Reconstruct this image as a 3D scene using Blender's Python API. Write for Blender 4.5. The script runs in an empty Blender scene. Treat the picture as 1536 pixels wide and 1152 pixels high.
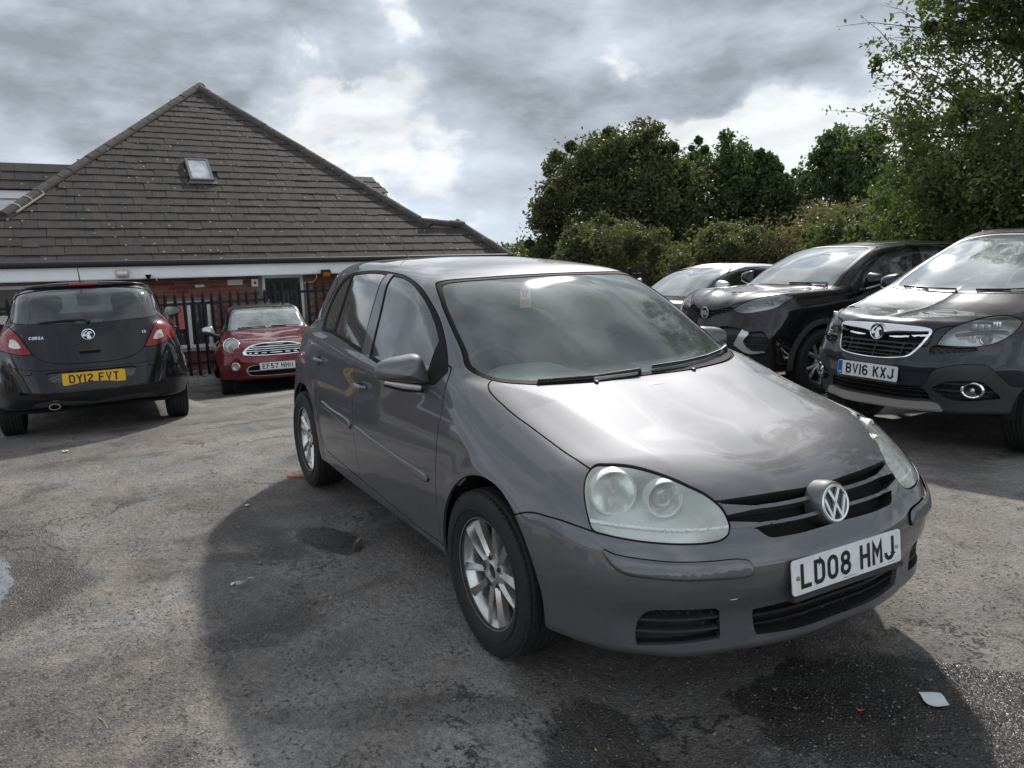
import bpy, bmesh, math, random
import numpy as np
from mathutils import Matrix, Vector

# ---------------------------------------------------------------- camera, sky, sun, exposure
S = bpy.context.scene
COL = S.collection
cam_data = bpy.data.cameras.new("camera")
cam = bpy.data.objects.new("camera", cam_data); COL.objects.link(cam); S.camera = cam
CAM = (2.43965, -2.06392, 1.49521); YAW, PITCH, ROLL = 2.63757535, -.170018948, -.0305393310
cam_data.sensor_width = 36.0; cam_data.lens = 36.0 * 1161.494 / 1536
cam_data.clip_start = .05; cam_data.clip_end = 1500
def _cam_matrix():
    f = Vector((math.cos(YAW)*math.cos(PITCH), math.sin(YAW)*math.cos(PITCH), math.sin(PITCH)))
    r = Vector((math.sin(YAW), -math.cos(YAW), 0)); u = r.cross(f)
    r2 = r*math.cos(ROLL) + u*math.sin(ROLL); u2 = -r*math.sin(ROLL) + u*math.cos(ROLL)
    m = Matrix.Identity(4)
    for i in range(3): m[i][0], m[i][1], m[i][2], m[i][3] = r2[i], u2[i], -f[i], CAM[i]
    return m
cam.matrix_world = _cam_matrix()

SUN_DIR = Vector((-1.0, .88, 1.02)).normalized()          # towards the sun
SUN_EL = math.asin(SUN_DIR.z); SUN_AZ = math.atan2(SUN_DIR.y, SUN_DIR.x)
sun_data = bpy.data.lights.new("sun", 'SUN'); sun = bpy.data.objects.new("sun", sun_data); COL.objects.link(sun)
sun_data.energy = 2.8; sun_data.angle = math.radians(1.8); sun_data.color = (1.0, .955, .89)
sun.rotation_euler = (-SUN_DIR).to_track_quat('-Z', 'Y').to_euler(); sun.location = (0, 0, 60)

CLOUDS = [(-.985, .0, .20, .22, .12), (-.96, .14, .235, .20, .13), (-.94, .25, .24, .16, .12), (-.85, .43, .285, .12, .12), (-.87, .44, .205, .11, .09), (-.818, .548, .178, .12, .10), (-.72, .67, .185, .16, .13), (-.66, .72, .19, .13, .10), (-.62, .75, .245, .11, .10),
          (-.87, .48, .104, .14, .08), (-.934, .333, .12, .10, .06), (-.90, .36, .25, .07, -.08), (-.765, .598, .245, .13, -.08), (-.96, .24, .145, .12, -.06), (-.99, .03, .115, .13, -.09), (-.66, .74, .105, .13, -.08), (-.93, .30, .185, .05, -.05)]
def sky_world():
    W = bpy.data.worlds.new("World"); S.world = W; W.use_nodes = True
    nt = W.node_tree; nt.nodes.clear(); L = nt.links
    def n(t, **k):
        o = nt.nodes.new(t)
        for a, b in k.items(): setattr(o, a, b)
        return o
    def val(sock, v):
        if hasattr(v, 'is_output'): L.new(v, sock)
        else: sock.default_value = v
    def m(op, a, b=None, c=None, clamp=False):
        o = n('ShaderNodeMath', operation=op, use_clamp=clamp); val(o.inputs[0], a)
        if b is not None: val(o.inputs[1], b)
        if c is not None: val(o.inputs[2], c)
        return o.outputs[0]
    def vm(op, a, b=None, s=None):
        o = n('ShaderNodeVectorMath', operation=op); val(o.inputs[0], a)
        if b is not None: val(o.inputs[1], b)
        if s is not None: val(o.inputs['Scale'], s)
        return o
    out = n('ShaderNodeOutputWorld'); bg = n('ShaderNodeBackground'); L.new(bg.outputs[0], out.inputs[0])
    bg.inputs['Strength'].default_value = .1
    sky = n('ShaderNodeTexSky', sky_type='NISHITA'); sky.sun_disc = False
    sky.sun_elevation = SUN_EL; sky.sun_rotation = math.pi/2 - SUN_AZ; sky.air_density = 1.2; sky.dust_density = 2.5
    tc = n('ShaderNodeTexCoord'); d = vm('NORMALIZE', tc.outputs['Generated']).outputs[0]
    sep = n('ShaderNodeSeparateXYZ'); L.new(d, sep.inputs[0])
    zz = m('MAXIMUM', sep.outputs[2], .0)
    den = m('ADD', m('MULTIPLY', zz, .55), .62)
    px = m('DIVIDE', sep.outputs[0], den); py = m('DIVIDE', sep.outputs[1], den)
    comb = n('ShaderNodeCombineXYZ'); L.new(px, comb.inputs[0]); L.new(py, comb.inputs[1]); L.new(m('ADD', m('MULTIPLY', zz, 3.4), SKY_SEED), comb.inputs[2])
    def cloud(off, scale=2.7, detail=10.0, rough=.53, dist=.25):
        a = vm('ADD', comb.outputs[0], off).outputs[0]
        t = n('ShaderNodeTexNoise'); t.inputs['Scale'].default_value = scale; t.inputs['Detail'].default_value = detail
        t.inputs['Roughness'].default_value = rough; t.inputs['Distortion'].default_value = dist
        L.new(a, t.inputs['Vector']); return t.outputs[0]
    def ramp(i, a, b, c=0.0, e=1.0):
        t = n('ShaderNodeMapRange', interpolation_type='SMOOTHSTEP'); L.new(i, t.inputs[0])
        for k, v in enumerate((a, b, c, e)): t.inputs[k+1].default_value = v
        return t.outputs[0]
    sd = Vector((SUN_DIR.x, SUN_DIR.y, 0)).normalized()
    c0 = cloud((0, 0, 0)); c1 = cloud((sd.x*.05, sd.y*.05, .09)); c2 = cloud((5, 9, 0), .9, 3.0); c3 = cloud((1, 4, 2), 6.0, 9.0, .60, .15); c4 = cloud((1+sd.x*.03, 4+sd.y*.03, 2.10), 6.0, 9.0, .60, .15)
    base = m('ADD', m('MULTIPLY', c0, .70), m('MULTIPLY', c2, .40))             # about .55 in the mean
    base = m('ADD', base, m('MULTIPLY', m('SUBTRACT', c3, .5), .20))
    nv = n('ShaderNodeTexNoise'); nv.inputs['Scale'].default_value = 5.0; nv.inputs['Detail'].default_value = 6; L.new(d, nv.inputs['Vector']); cloud_vec = nv; n_col = lambda t: t.outputs['Color']
    # the large clouds in view, each a soft swelling of the cover in its own direction
    wp = vm('ADD', d, vm('SCALE', vm('SUBTRACT', n_col(cloud_vec), (.5, .5, .5)).outputs[0], s=.32).outputs[0]).outputs[0]
    wz = vm('MULTIPLY', wp, (1, 1, 1.9)).outputs[0]
    for (cx, cy, cz, size, amp) in CLOUDS:
        dist = vm('DISTANCE', wz, (cx, cy, cz*1.9)).outputs['Value']; base = m('ADD', base, m('MULTIPLY', ramp(dist, size, size*.25), amp))
    body = ramp(base, .495, .57)                                              # puffs with fairly crisp margins
    core = ramp(base, .55, .70)
    rim = m('SUBTRACT', c0, c1)                                               # lit on the side towards the sun
    lum = m('ADD', m('MULTIPLY', body, -.19), .76)
    lum = m('ADD', lum, m('MULTIPLY', core, -.16))
    lum = m('ADD', lum, m('MULTIPLY', rim, .8))
    lum = m('ADD', lum, m('MULTIPLY', m('SUBTRACT', c3, c4), .50))
    lum = m('ADD', lum, ramp(sep.outputs[2], .14, .0, 0.0, .20))               # pale band low over the horizon
    dt = vm('DOT_PRODUCT', d, tuple(SUN_DIR)).outputs['Value']; dt = m('MAXIMUM', dt, 0)
    glow = m('ADD', m('MULTIPLY', m('POWER', dt, 8), .26), m('MULTIPLY', m('POWER', dt, 70), .9))
    lum = m('ADD', lum, m('MULTIPLY', glow, m('SUBTRACT', 1.1, m('MULTIPLY', body, .6))))
    lum = m('MAXIMUM', lum, .34)
    # clouds facing the sun are front lit and whiter than the backlit ones around it
    dd = vm('DOT_PRODUCT', d, tuple(SUN_DIR)).outputs['Value']
    lum = m('MULTIPLY', lum, ramp(dd, .35, -.45, 1.0, 1.75))
    thick = type('o', (), {'outputs': [body]})()
    col = n('ShaderNodeMix', data_type='RGBA'); L.new(thick.outputs[0], col.inputs[0])
    col.inputs[6].default_value = (.93, .965, 1.0, 1); col.inputs[7].default_value = (.79, .88, 1.0, 1)
    cl = vm('SCALE', col.outputs[2], s=m('MULTIPLY', lum, SKY_GAIN)).outputs[0]
    mix = n('ShaderNodeMix', data_type='RGBA')
    hol = ramp(base, .36, .45, .9, 1.0)
    L.new(hol, mix.inputs[0]); L.new(sky.outputs[0], mix.inputs[6]); L.new(cl, mix.inputs[7])
    L.new(mix.outputs[2], bg.inputs['Color'])
SKY_SEED, SKY_GAIN = 33.1, 7.7
sky_world()
S.view_settings.view_transform = 'Standard'; S.view_settings.look = 'None'
S.view_settings.exposure = .6; S.view_settings.gamma = 1; S.view_settings.use_curve_mapping = False
S.cycles.max_bounces = 10; S.cycles.transparent_max_bounces = 24; S.cycles.glossy_bounces = 5
S.cycles.sample_clamp_indirect = 6.0
RNG = np.random.default_rng(7); random.seed(7)
# ---------------------------------------------------------------- naming, objects, meshes
def tag(o, label=None, category=None, group=None, kind=None):
    if label: o['label'] = label
    if category: o['category'] = category
    if group: o['group'] = group
    if kind: o['kind'] = kind
    return o
def empty(name, loc=(0, 0, 0), rz=0, pitch=0, **k):
    o = bpy.data.objects.new(name, None); COL.objects.link(o); o.empty_display_size = .2
    o.location = loc; o.rotation_euler = (0, pitch, rz); return tag(o, **k)
def link(name, me, parent=None, **k):
    o = bpy.data.objects.new(name, me); COL.objects.link(o); o.parent = parent; return tag(o, **k)
def tri_mesh(name, M, mat, parent=None, smooth=True, **k):
    """M = (V, N, T): one object with the normals of its maths surface"""
    V, N, T = M[:3]; T = np.asarray(T, np.int32)
    me = bpy.data.meshes.new(name)
    me.vertices.add(len(V)); me.vertices.foreach_set('co', np.asarray(V, np.float32).ravel())
    me.loops.add(T.size); me.loops.foreach_set('vertex_index', T.ravel())
    me.polygons.add(len(T)); me.polygons.foreach_set('loop_start', np.arange(0, T.size, 3, dtype=np.int32))
    me.update(calc_edges=True); me.validate()
    if mat: me.materials.append(mat)
    me.polygons.foreach_set('use_smooth', np.full(len(me.polygons), smooth))
    if N is not None and smooth and len(me.vertices) == len(V) and len(me.polygons) == len(T):
        me.normals_split_custom_set_from_vertices(np.asarray(N, float).tolist())
    return link(name, me, parent, **k)
def poly_mesh(name, V, F, mat, parent=None, smooth=True, angle=35, mats=None, midx=None, **k):
    me = bpy.data.meshes.new(name); me.from_pydata([tuple(v) for v in V], [], [tuple(int(i) for i in f) for f in F]); me.validate()
    for m_ in (mats or [mat]): me.materials.append(m_)
    if midx is not None and len(midx) == len(me.polygons): me.polygons.foreach_set('material_index', midx)
    if smooth:
        me.polygons.foreach_set('use_smooth', [True]*len(me.polygons)); me.set_sharp_from_angle(angle=math.radians(angle))
    me.update(); return link(name, me, parent, **k)

class Geo:
    """collects polygons; every adder returns self"""
    def __init__(s): s.V = []; s.F = []
    def add(s, V, F, mat4=None):
        o = len(s.V)
        V = [Vector(v) for v in V]
        if mat4 is not None: V = [mat4 @ v for v in V]
        s.V += [tuple(v) for v in V]; s.F += [tuple(i + o for i in f) for f in F]; return s
    def box(s, lo, hi, mat4=None, bevel=0):
        if bevel <= 0:
            V = [(x, y, z) for x in (lo[0], hi[0]) for y in (lo[1], hi[1]) for z in (lo[2], hi[2])]
            F = [(0, 1, 3, 2), (4, 6, 7, 5), (0, 4, 5, 1), (2, 3, 7, 6), (0, 2, 6, 4), (1, 5, 7, 3)]
            return s.add(V, F, mat4)
        bm = bmesh.new(); bmesh.ops.create_cube(bm, size=1)
        for v in bm.verts: v.co = Vector([(lo[i]+hi[i])/2 + v.co[i]*(hi[i]-lo[i]) for i in range(3)])
        bmesh.ops.bevel(bm, geom=list(bm.edges), offset=bevel, segments=2, profile=.6, affect='EDGES')
        bm.verts.index_update(); V = [v.co.copy() for v in bm.verts]; F = [[v.index for v in f.verts] for f in bm.faces]; bm.free()
        return s.add(V, F, mat4)
    def tube(s, pts, r, n=8, caps=True, mat4=None):
        pts = [Vector(p) for p in pts]; rr = r if hasattr(r, '__len__') else [r]*len(pts)
        V, F = [], []; ref = None
        for i, p in enumerate(pts):
            t = (pts[min(i+1, len(pts)-1)] - pts[max(i-1, 0)]).normalized()
            if ref is None: ref = t.orthogonal().normalized()
            ref = (ref - t*ref.dot(t)).normalized(); b = t.cross(ref)
            V += [p + (ref*math.cos(2*math.pi*k/n) + b*math.sin(2*math.pi*k/n))*rr[i] for k in range(n)]
        for i in range(len(pts)-1):
            F += [(i*n+k, i*n+(k+1) % n, (i+1)*n+(k+1) % n, (i+1)*n+k) for k in range(n)]
        if caps: F += [tuple(range(n))[::-1], tuple((len(pts)-1)*n+k for k in range(n))]
        return s.add(V, F, mat4)
    def lathe(s, prof, n=48, axis='y', mat4=None, a0=0, a1=2*math.pi, close=True):
        """prof = [(radius, along axis)]"""
        V, F = [], []; full = abs(a1-a0-2*math.pi) < 1e-6; m_ = n if full else n+1
        for k in range(m_):
            a = a0 + (a1-a0)*k/n; c, d = math.cos(a), math.sin(a)
            for r, h in prof:
                V.append({'y': (r*c, h, r*d), 'x': (h, r*c, r*d), 'z': (r*c, r*d, h)}[axis])
        p = len(prof)
        for k in range(n):
            k2 = (k+1) % m_
            for j in range(p-1): F.append((k*p+j, k*p+j+1, k2*p+j+1, k2*p+j))
        return s.add(V, F, mat4)
    def prism(s, pts, depth, mat4=None, z0=0):
        """outline (u, v) extruded along +w; mat4 maps (u, v, w)"""
        n = len(pts); V = [(u, v, z0) for u, v in pts] + [(u, v, z0+depth) for u, v in pts]
        F = [tuple(range(n))[::-1], tuple(range(n, 2*n))] + [(i, (i+1) % n, n+(i+1) % n, n+i) for i in range(n)]
        return s.add(V, F, mat4)
    def stroke(s, pts, w, depth, mat4=None, closed=False):
        """flat ribbon of width w along pts with mitred corners, depth thick"""
        P_ = [Vector((a, b)) for a, b in pts]; n = len(P_); L_, R_ = [], []
        for i in range(n):
            a = P_[i-1] if (i > 0 or closed) else None; b = P_[(i+1) % n] if (i < n-1 or closed) else None
            d1 = (P_[i]-a).normalized() if a is not None else None; d2 = (b-P_[i]).normalized() if b is not None else None
            if d1 is None: d1 = d2
            if d2 is None: d2 = d1
            nn = Vector((-(d1+d2).y, (d1+d2).x)); nn = nn.normalized() if nn.length > 1e-6 else Vector((-d1.y, d1.x))
            c = max(.45, nn.dot(Vector((-d1.y, d1.x)))); o = nn*(w/2/c)
            L_.append(P_[i]+o); R_.append(P_[i]-o)
        V = [(p.x, p.y, h) for h in (0, depth) for q_ in (L_, R_) for p in q_]; F = []
        for i in range(n if closed else n-1):
            j = (i+1) % n
            F += [(2*n+i, 3*n+i, 3*n+j, 2*n+j), (i, j, n+j, n+i), (i, 2*n+i, 2*n+j, j), (n+i, n+j, 3*n+j, 3*n+i)]
        if not closed: F += [(0, n, 3*n, 2*n), (n-1, 3*n-1, 4*n-1, 2*n-1)]
        return s.add(V, F, mat4)
    def build(s, name, mat, parent=None, **k): return poly_mesh(name, s.V, s.F, mat, parent, **k)

def frame(o, u, v):
    """matrix taking (u, v, w) to origin o with axes u, v and w = u x v"""
    u = Vector(u).normalized(); v = Vector(v); v = (v - u*v.dot(u)).normalized(); w = u.cross(v)
    return Matrix(((u.x, v.x, w.x, o[0]), (u.y, v.y, w.y, o[1]), (u.z, v.z, w.z, o[2]), (0, 0, 0, 1)))
def copy_tree(o, parent=None):
    c = o.copy(); COL.objects.link(c); c.parent = parent
    for ch in [h for h in o.children]: copy_tree(ch, c)
    return c

# plate and badge lettering: centre lines on a 50 x 79 cell, 14 wide strokes
def _arc(cx, cy, rx, ry, a0, a1, n=7):
    return [(cx + rx*math.cos(math.radians(a0+(a1-a0)*i/n)), cy + ry*math.sin(math.radians(a0+(a1-a0)*i/n))) for i in range(n+1)]
GLYPH = {
 'L': [[(8, 79), (8, 7), (48, 7)]], 'H': [[(7, 0), (7, 79)], [(43, 0), (43, 79)], [(13, 40), (37, 40)]],
 'M': [[(6, 0), (6, 70), (25, 34), (44, 70), (44, 0)]], 'J': [[(43, 79), (43, 24)] + _arc(25, 24, 18, 17, 0, -180) + [(7, 28)]],
 'D': [[(7, 7), (7, 72), (26, 72)] + _arc(26, 54, 17, 18, 90, 0, 5) + _arc(26, 25, 17, 18, 0, -90, 5) + [(7, 7)]],
 '0': [_arc(25, 54, 18, 18, 180, 0) + _arc(25, 25, 18, 18, 0, -180)[:-1] + [(7, 25)]],
 '8': [_arc(25, 57, 15.5, 15, -90, 270, 14), _arc(25, 24, 18, 17, 90, 450, 16)],
 'Y': [[(5, 79), (25, 38), (45, 79)], [(25, 42), (25, 0)]], '1': [[(25, 0), (25, 79)]],
 '2': [[(7, 58)] + _arc(25, 56, 18, 16, 170, -20, 9) + [(7, 9)], [(5, 7), (47, 7)]],
 'F': [[(8, 0), (8, 72), (46, 72)], [(14, 41), (40, 41)]], 'V': [[(6, 79), (25, 7), (44, 79)]],
 'T': [[(25, 0), (25, 66)], [(4, 72), (46, 72)]], 'E': [[(46, 72), (8, 72), (8, 7), (47, 7)], [(14, 41), (42, 41)]],
 '5': [[(44, 72), (11, 72), (9, 42), (25, 46)] + _arc(25, 26, 18, 19, 60, -165, 9)],
 '7': [[(4, 72), (43, 72), (18, 0)]], 'N': [[(7, 0), (7, 70), (43, 9), (43, 79)]],
 'B': [[(7, 7), (7, 72), (26, 72)] + _arc(27, 57, 14, 15, 80, -80, 6) + [(12, 42)], [(26, 41)] + _arc(26, 24, 17, 17, 80, -80, 6) + [(7, 7)]],
 '6': [_arc(25, 25, 18, 18, 0, 360, 14), [(7, 26), (7, 54)] + _arc(25, 54, 18, 18, 180, 25, 6)],
 'K': [[(7, 0), (7, 79)], [(44, 79), (12, 36)], [(20, 46), (45, 0)]], 'X': [[(6, 79), (44, 0)], [(44, 79), (6, 0)]],
 'C': [_arc(25, 52, 18, 20, 20, 180, 7) + _arc(25, 27, 18, 20, 180, 340, 7)], 'O': [_arc(25, 54, 18, 18, 0, 180) + _arc(25, 25, 18, 18, 180, 360)],
 'R': [[(7, 0), (7, 72), (26, 72)] + _arc(27, 56, 15, 16, 80, -80, 6) + [(12, 40)], [(24, 40), (45, 0)]],
 'S': [_arc(25, 57, 17, 15, 20, 240, 8) + _arc(25, 23, 17, 17, 60, -160, 8)], 'A': [[(5, 0), (25, 72), (45, 0)], [(13, 26), (37, 26)]],
 'G': [_arc(25, 52, 18, 20, 30, 180, 7) + _arc(25, 27, 18, 20, 180, 350, 7) + [(43, 36), (28, 36)]], '.': [[(18, 6), (32, 6)]], ' ': [],
}
CLOSED = {'0': [1], '8': [1, 1], '6': [1, 0], 'O': [1]}
def write(g, text, mat4, h=.079, w=None, track=None, stroke=.014, depth=.0008, space=None):
    """centred line of lettering; h height of the letters"""
    k = h/79; w = w or .050*h/.079; track = track or .011*h/.079; space = space or .033*h/.079
    kx = w/50; adv = []
    for c in text: adv.append(space if c == ' ' else ((.014*h/.079 if c in '1.' else w) + track))
    x = -(sum(adv)-track)/2
    for c, a in zip(text, adv):
        off = x - (18*kx if c in '1.' else 0)
        for i, st in enumerate(GLYPH.get(c, [])):
            cl = bool(CLOSED.get(c) and CLOSED[c][i]); p = st[:-1] if cl and (st[0][0]-st[-1][0])**2+(st[0][1]-st[-1][1])**2 < 1 else st
            g.stroke([(off + u*kx, (v-39.5)*k) for u, v in p], stroke, depth, mat4, closed=cl)
        x += a
    return g

def write_each(text, mat4, h=.079, w=.050, stroke=.014, track=.011, space=.033):
    """one Geo per letter"""
    k = h/79; adv = [(space if c == ' ' else (.014 if c in '1.' else w) + track) for c in text]; x = -(sum(adv)-track)/2; out = []
    for c, a in zip(text, adv):
        if c != ' ':
            g = Geo(); off = x - (18*w/50 if c in '1.' else 0)
            for i, st in enumerate(GLYPH.get(c, [])):
                cl = bool(CLOSED.get(c) and CLOSED[c][i]); p = st[:-1] if cl and (st[0][0]-st[-1][0])**2+(st[0][1]-st[-1][1])**2 < 1 else st
                g.stroke([(off + u*w/50, (v-39.5)*k) for u, v in p], stroke, .0008, mat4, closed=cl)
            out.append(g)
        x += a
    return out
# ---------------------------------------------------------------- materials
def _nodes(name):
    m = bpy.data.materials.new(name); m.use_nodes = True; nt = m.node_tree
    return m, nt, nt.nodes['Principled BSDF'], nt.nodes['Material Output']
def rgb(c): return (*c, 1) if len(c) == 3 else c
def simple(name, c, rough=.5, metal=0, coat=0, spec=None, emit=None, var=0, vscale=20, bump=0, bscale=60, rvar=0, obj=True):
    m, nt, b, out = _nodes(name)
    b.inputs['Base Color'].default_value = rgb(c); b.inputs['Roughness'].default_value = rough; b.inputs['Metallic'].default_value = metal
    b.inputs['Coat Weight'].default_value = coat; b.inputs['Coat Roughness'].default_value = .04
    if spec is not None: b.inputs['Specular IOR Level'].default_value = spec
    if emit: b.inputs['Emission Color'].default_value = rgb(emit[0]); b.inputs['Emission Strength'].default_value = emit[1]
    if var or bump or rvar:
        tc = nt.nodes.new('ShaderNodeTexCoord'); src = tc.outputs['Object']
        if var or rvar:
            t = nt.nodes.new('ShaderNodeTexNoise'); t.inputs['Scale'].default_value = vscale; t.inputs['Detail'].default_value = 6; t.inputs['Roughness'].default_value = .65
            nt.links.new(src, t.inputs['Vector'])
        if var:
            mr = nt.nodes.new('ShaderNodeMapRange'); nt.links.new(t.outputs[0], mr.inputs[0])
            mr.inputs[1].default_value = .3; mr.inputs[2].default_value = .7; mr.inputs[3].default_value = 1-var; mr.inputs[4].default_value = 1+var
            mx = nt.nodes.new('ShaderNodeVectorMath'); mx.operation = 'SCALE'; mx.inputs[0].default_value = c[:3]; nt.links.new(mr.outputs[0], mx.inputs['Scale'])
            nt.links.new(mx.outputs[0], b.inputs['Base Color'])
        if rvar:
            mr = nt.nodes.new('ShaderNodeMapRange'); nt.links.new(t.outputs[0], mr.inputs[0])
            mr.inputs[1].default_value = .3; mr.inputs[2].default_value = .7; mr.inputs[3].default_value = max(rough-rvar, .02); mr.inputs[4].default_value = rough+rvar
            nt.links.new(mr.outputs[0], b.inputs['Roughness'])
        if bump:
            t2 = nt.nodes.new('ShaderNodeTexNoise'); t2.inputs['Scale'].default_value = bscale; t2.inputs['Detail'].default_value = 5; nt.links.new(src, t2.inputs['Vector'])
            bp = nt.nodes.new('ShaderNodeBump'); bp.inputs['Strength'].default_value = bump; bp.inputs['Distance'].default_value = .01
            nt.links.new(t2.outputs[0], bp.inputs['Height']); nt.links.new(bp.outputs[0], b.inputs['Normal'])
    return m
def paint(name, c, metal=.55, rough=.34, dirt=.25, coat=1.0, cior=1.42):
    """metallic car paint under clear coat with a little road dust low on the body"""
    m, nt, b, out = _nodes(name); L = nt.links
    tc = nt.nodes.new('ShaderNodeTexCoord')
    n1 = nt.nodes.new('ShaderNodeTexNoise'); n1.inputs['Scale'].default_value = 3.5; n1.inputs['Detail'].default_value = 8; n1.inputs['Roughness'].default_value = .6; L.new(tc.outputs['Object'], n1.inputs['Vector'])
    n2 = nt.nodes.new('ShaderNodeTexNoise'); n2.inputs['Scale'].default_value = 900; n2.inputs['Detail'].default_value = 1; L.new(tc.outputs['Object'], n2.inputs['Vector'])
    sep = nt.nodes.new('ShaderNodeSeparateXYZ'); L.new(tc.outputs['Object'], sep.inputs[0])
    lo = nt.nodes.new('ShaderNodeMapRange'); L.new(sep.outputs[2], lo.inputs[0]); lo.inputs[1].default_value = .75; lo.inputs[2].default_value = .2
    lo.inputs[3].default_value = .25; lo.inputs[4].default_value = 1.0
    mu = nt.nodes.new('ShaderNodeMath'); mu.operation = 'MULTIPLY'; L.new(lo.outputs[0], mu.inputs[0]); L.new(n1.outputs[0], mu.inputs[1])
    mu2 = nt.nodes.new('ShaderNodeMath'); mu2.operation = 'MULTIPLY'; mu2.inputs[1].default_value = dirt; L.new(mu.outputs[0], mu2.inputs[0])
    mix = nt.nodes.new('ShaderNodeMix'); mix.data_type = 'RGBA'; L.new(mu2.outputs[0], mix.inputs[0]); mix.inputs[6].default_value = rgb(c); mix.inputs[7].default_value = (.16, .145, .125, 1)
    fl = nt.nodes.new('ShaderNodeMapRange'); L.new(n2.outputs[0], fl.inputs[0]); fl.inputs[1].default_value = .3; fl.inputs[2].default_value = .7; fl.inputs[3].default_value = .86; fl.inputs[4].default_value = 1.14
    sc_ = nt.nodes.new('ShaderNodeVectorMath'); sc_.operation = 'SCALE'; L.new(mix.outputs[2], sc_.inputs[0]); L.new(fl.outputs[0], sc_.inputs['Scale'])
    L.new(sc_.outputs[0], b.inputs['Base Color'])
    b.inputs['Metallic'].default_value = metal; b.inputs['Roughness'].default_value = rough; b.inputs['Coat Weight'].default_value = coat; b.inputs['Coat IOR'].default_value = cior; b.inputs['Specular IOR Level'].default_value = .08
    cr = nt.nodes.new('ShaderNodeMapRange'); L.new(n1.outputs[0], cr.inputs[0]); cr.inputs[1].default_value = .35; cr.inputs[2].default_value = .75; cr.inputs[3].default_value = .03; cr.inputs[4].default_value = .03 + dirt*.25
    L.new(cr.outputs[0], b.inputs['Coat Roughness'])
    return m
def glass(name, tint=(.75, .82, .80), haze=.06, hazec=(.75, .8, .78), ior=1.52, gain=1.0, rough=.045):
    """thin automotive glass: see through, mirror at grazing angles, a film of dust"""
    m, nt, b, out = _nodes(name); L = nt.links; nt.nodes.remove(b)
    tr = nt.nodes.new('ShaderNodeBsdfTransparent'); tr.inputs[0].default_value = rgb(tint)
    gl = nt.nodes.new('ShaderNodeBsdfGlossy'); gl.inputs['Roughness'].default_value = rough; gl.inputs[0].default_value = (1, 1, 1, 1)
    df = nt.nodes.new('ShaderNodeBsdfDiffuse'); df.inputs[0].default_value = rgb(hazec)
    fr = nt.nodes.new('ShaderNodeFresnel'); fr.inputs[0].default_value = ior
    mu = nt.nodes.new('ShaderNodeMath'); mu.operation = 'MULTIPLY'; mu.use_clamp = True; mu.inputs[1].default_value = 1.7*gain; L.new(fr.outputs[0], mu.inputs[0])
    tc = nt.nodes.new('ShaderNodeTexCoord'); n1 = nt.nodes.new('ShaderNodeTexNoise'); n1.inputs['Scale'].default_value = 5; n1.inputs['Detail'].default_value = 8; L.new(tc.outputs['Object'], n1.inputs['Vector'])
    mr = nt.nodes.new('ShaderNodeMapRange'); L.new(n1.outputs[0], mr.inputs[0]); mr.inputs[1].default_value = .3; mr.inputs[2].default_value = .7; mr.inputs[3].default_value = haze*.6; mr.inputs[4].default_value = haze*1.5
    m1 = nt.nodes.new('ShaderNodeMixShader'); L.new(mr.outputs[0], m1.inputs[0]); L.new(tr.outputs[0], m1.inputs[1]); L.new(df.outputs[0], m1.inputs[2])
    m2 = nt.nodes.new('ShaderNodeMixShader'); L.new(mu.outputs[0], m2.inputs[0]); L.new(m1.outputs[0], m2.inputs[1]); L.new(gl.outputs[0], m2.inputs[2])
    L.new(m2.outputs[0], out.inputs[0]); return m

MT = {}
MT['paint_grey'] = paint('grey_metallic_paint', (.110, .110, .122), .62, .56, .12, cior=1.56)
MT['paint_black'] = paint('black_paint', (.005, .006, .009), .0, .3, .04)
MT['paint_jet'] = paint('jet_black_paint', (.004, .004, .005), .0, .3, .03)
MT['paint_graphite'] = paint('dark_graphite_paint', (.014, .017, .024), .3, .35, .06)
MT['paint_red'] = paint('dark_red_paint', (.13, .007, .013), .35, .33, .1)
MT['paint_silver'] = paint('silver_paint', (.52, .53, .55), .75, .32, .1)
MT['paint_blue'] = paint('dark_blue_paint', (.02, .03, .06), .3, .33, .1)
MT['black_trim'] = simple('black_plastic_trim', (.014, .014, .015), .45, rvar=.1)
MT['black_rough'] = simple('rough_black_plastic', (.025, .026, .028), .62, bump=.15, bscale=300)
MT['black_gloss'] = simple('gloss_black', (.006, .006, .007), .08)
MT['void'] = simple('dark_void', (.004, .004, .004), .9)
MT['chrome'] = simple('chrome', (.80, .81, .82), .07, 1)
MT['satin'] = simple('satin_silver', (.50, .51, .52), .33, .85)
MT['rim'] = simple('alloy_silver', (.56, .56, .55), .30, .85, coat=.4, var=.10, vscale=9, rvar=.08)
MT['rim_dark'] = simple('dark_alloy', (.16, .165, .17), .35, .8)
MT['brake'] = simple('brake_disc_steel', (.12, .11, .10), .45, .8, var=.2)
MT['tyre'] = simple('tyre_rubber', (.011, .0108, .0105), .72, var=.35, vscale=14, bump=.12, bscale=120)
MT['rubber'] = simple('rubber_seal', (.010, .010, .011), .75, spec=.2)
MT['seat'] = simple('seat_cloth', (.10, .105, .115), .9, bump=.2, bscale=250)
MT['dash'] = simple('dashboard_plastic', (.22, .25, .24), .6, bump=.1, bscale=300)
MT['lining'] = simple('headlining', (.34, .35, .34), .9)
MT['screen'] = glass('windscreen_glass', (.95, 1.0, .98), .085, (.72, .84, .80), gain=.60)
MT['side_glass'] = glass('side_glass', (.80, .90, .88), .04, (.62, .74, .72), gain=1.15)
MT['dark_glass'] = glass('privacy_glass', (.22, .25, .26), .03)
MT['lens'] = glass('cloudy_lamp_lens', (.97, 1.0, .98), .22, (.93, .93, .88), rough=.03, gain=.8)
MT['clear_lens'] = glass('clear_lamp_lens', (.97, .98, .98), .02, gain=.8)
MT['reflector'] = simple('lamp_reflector', (.82, .84, .83), .16, 1)
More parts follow.
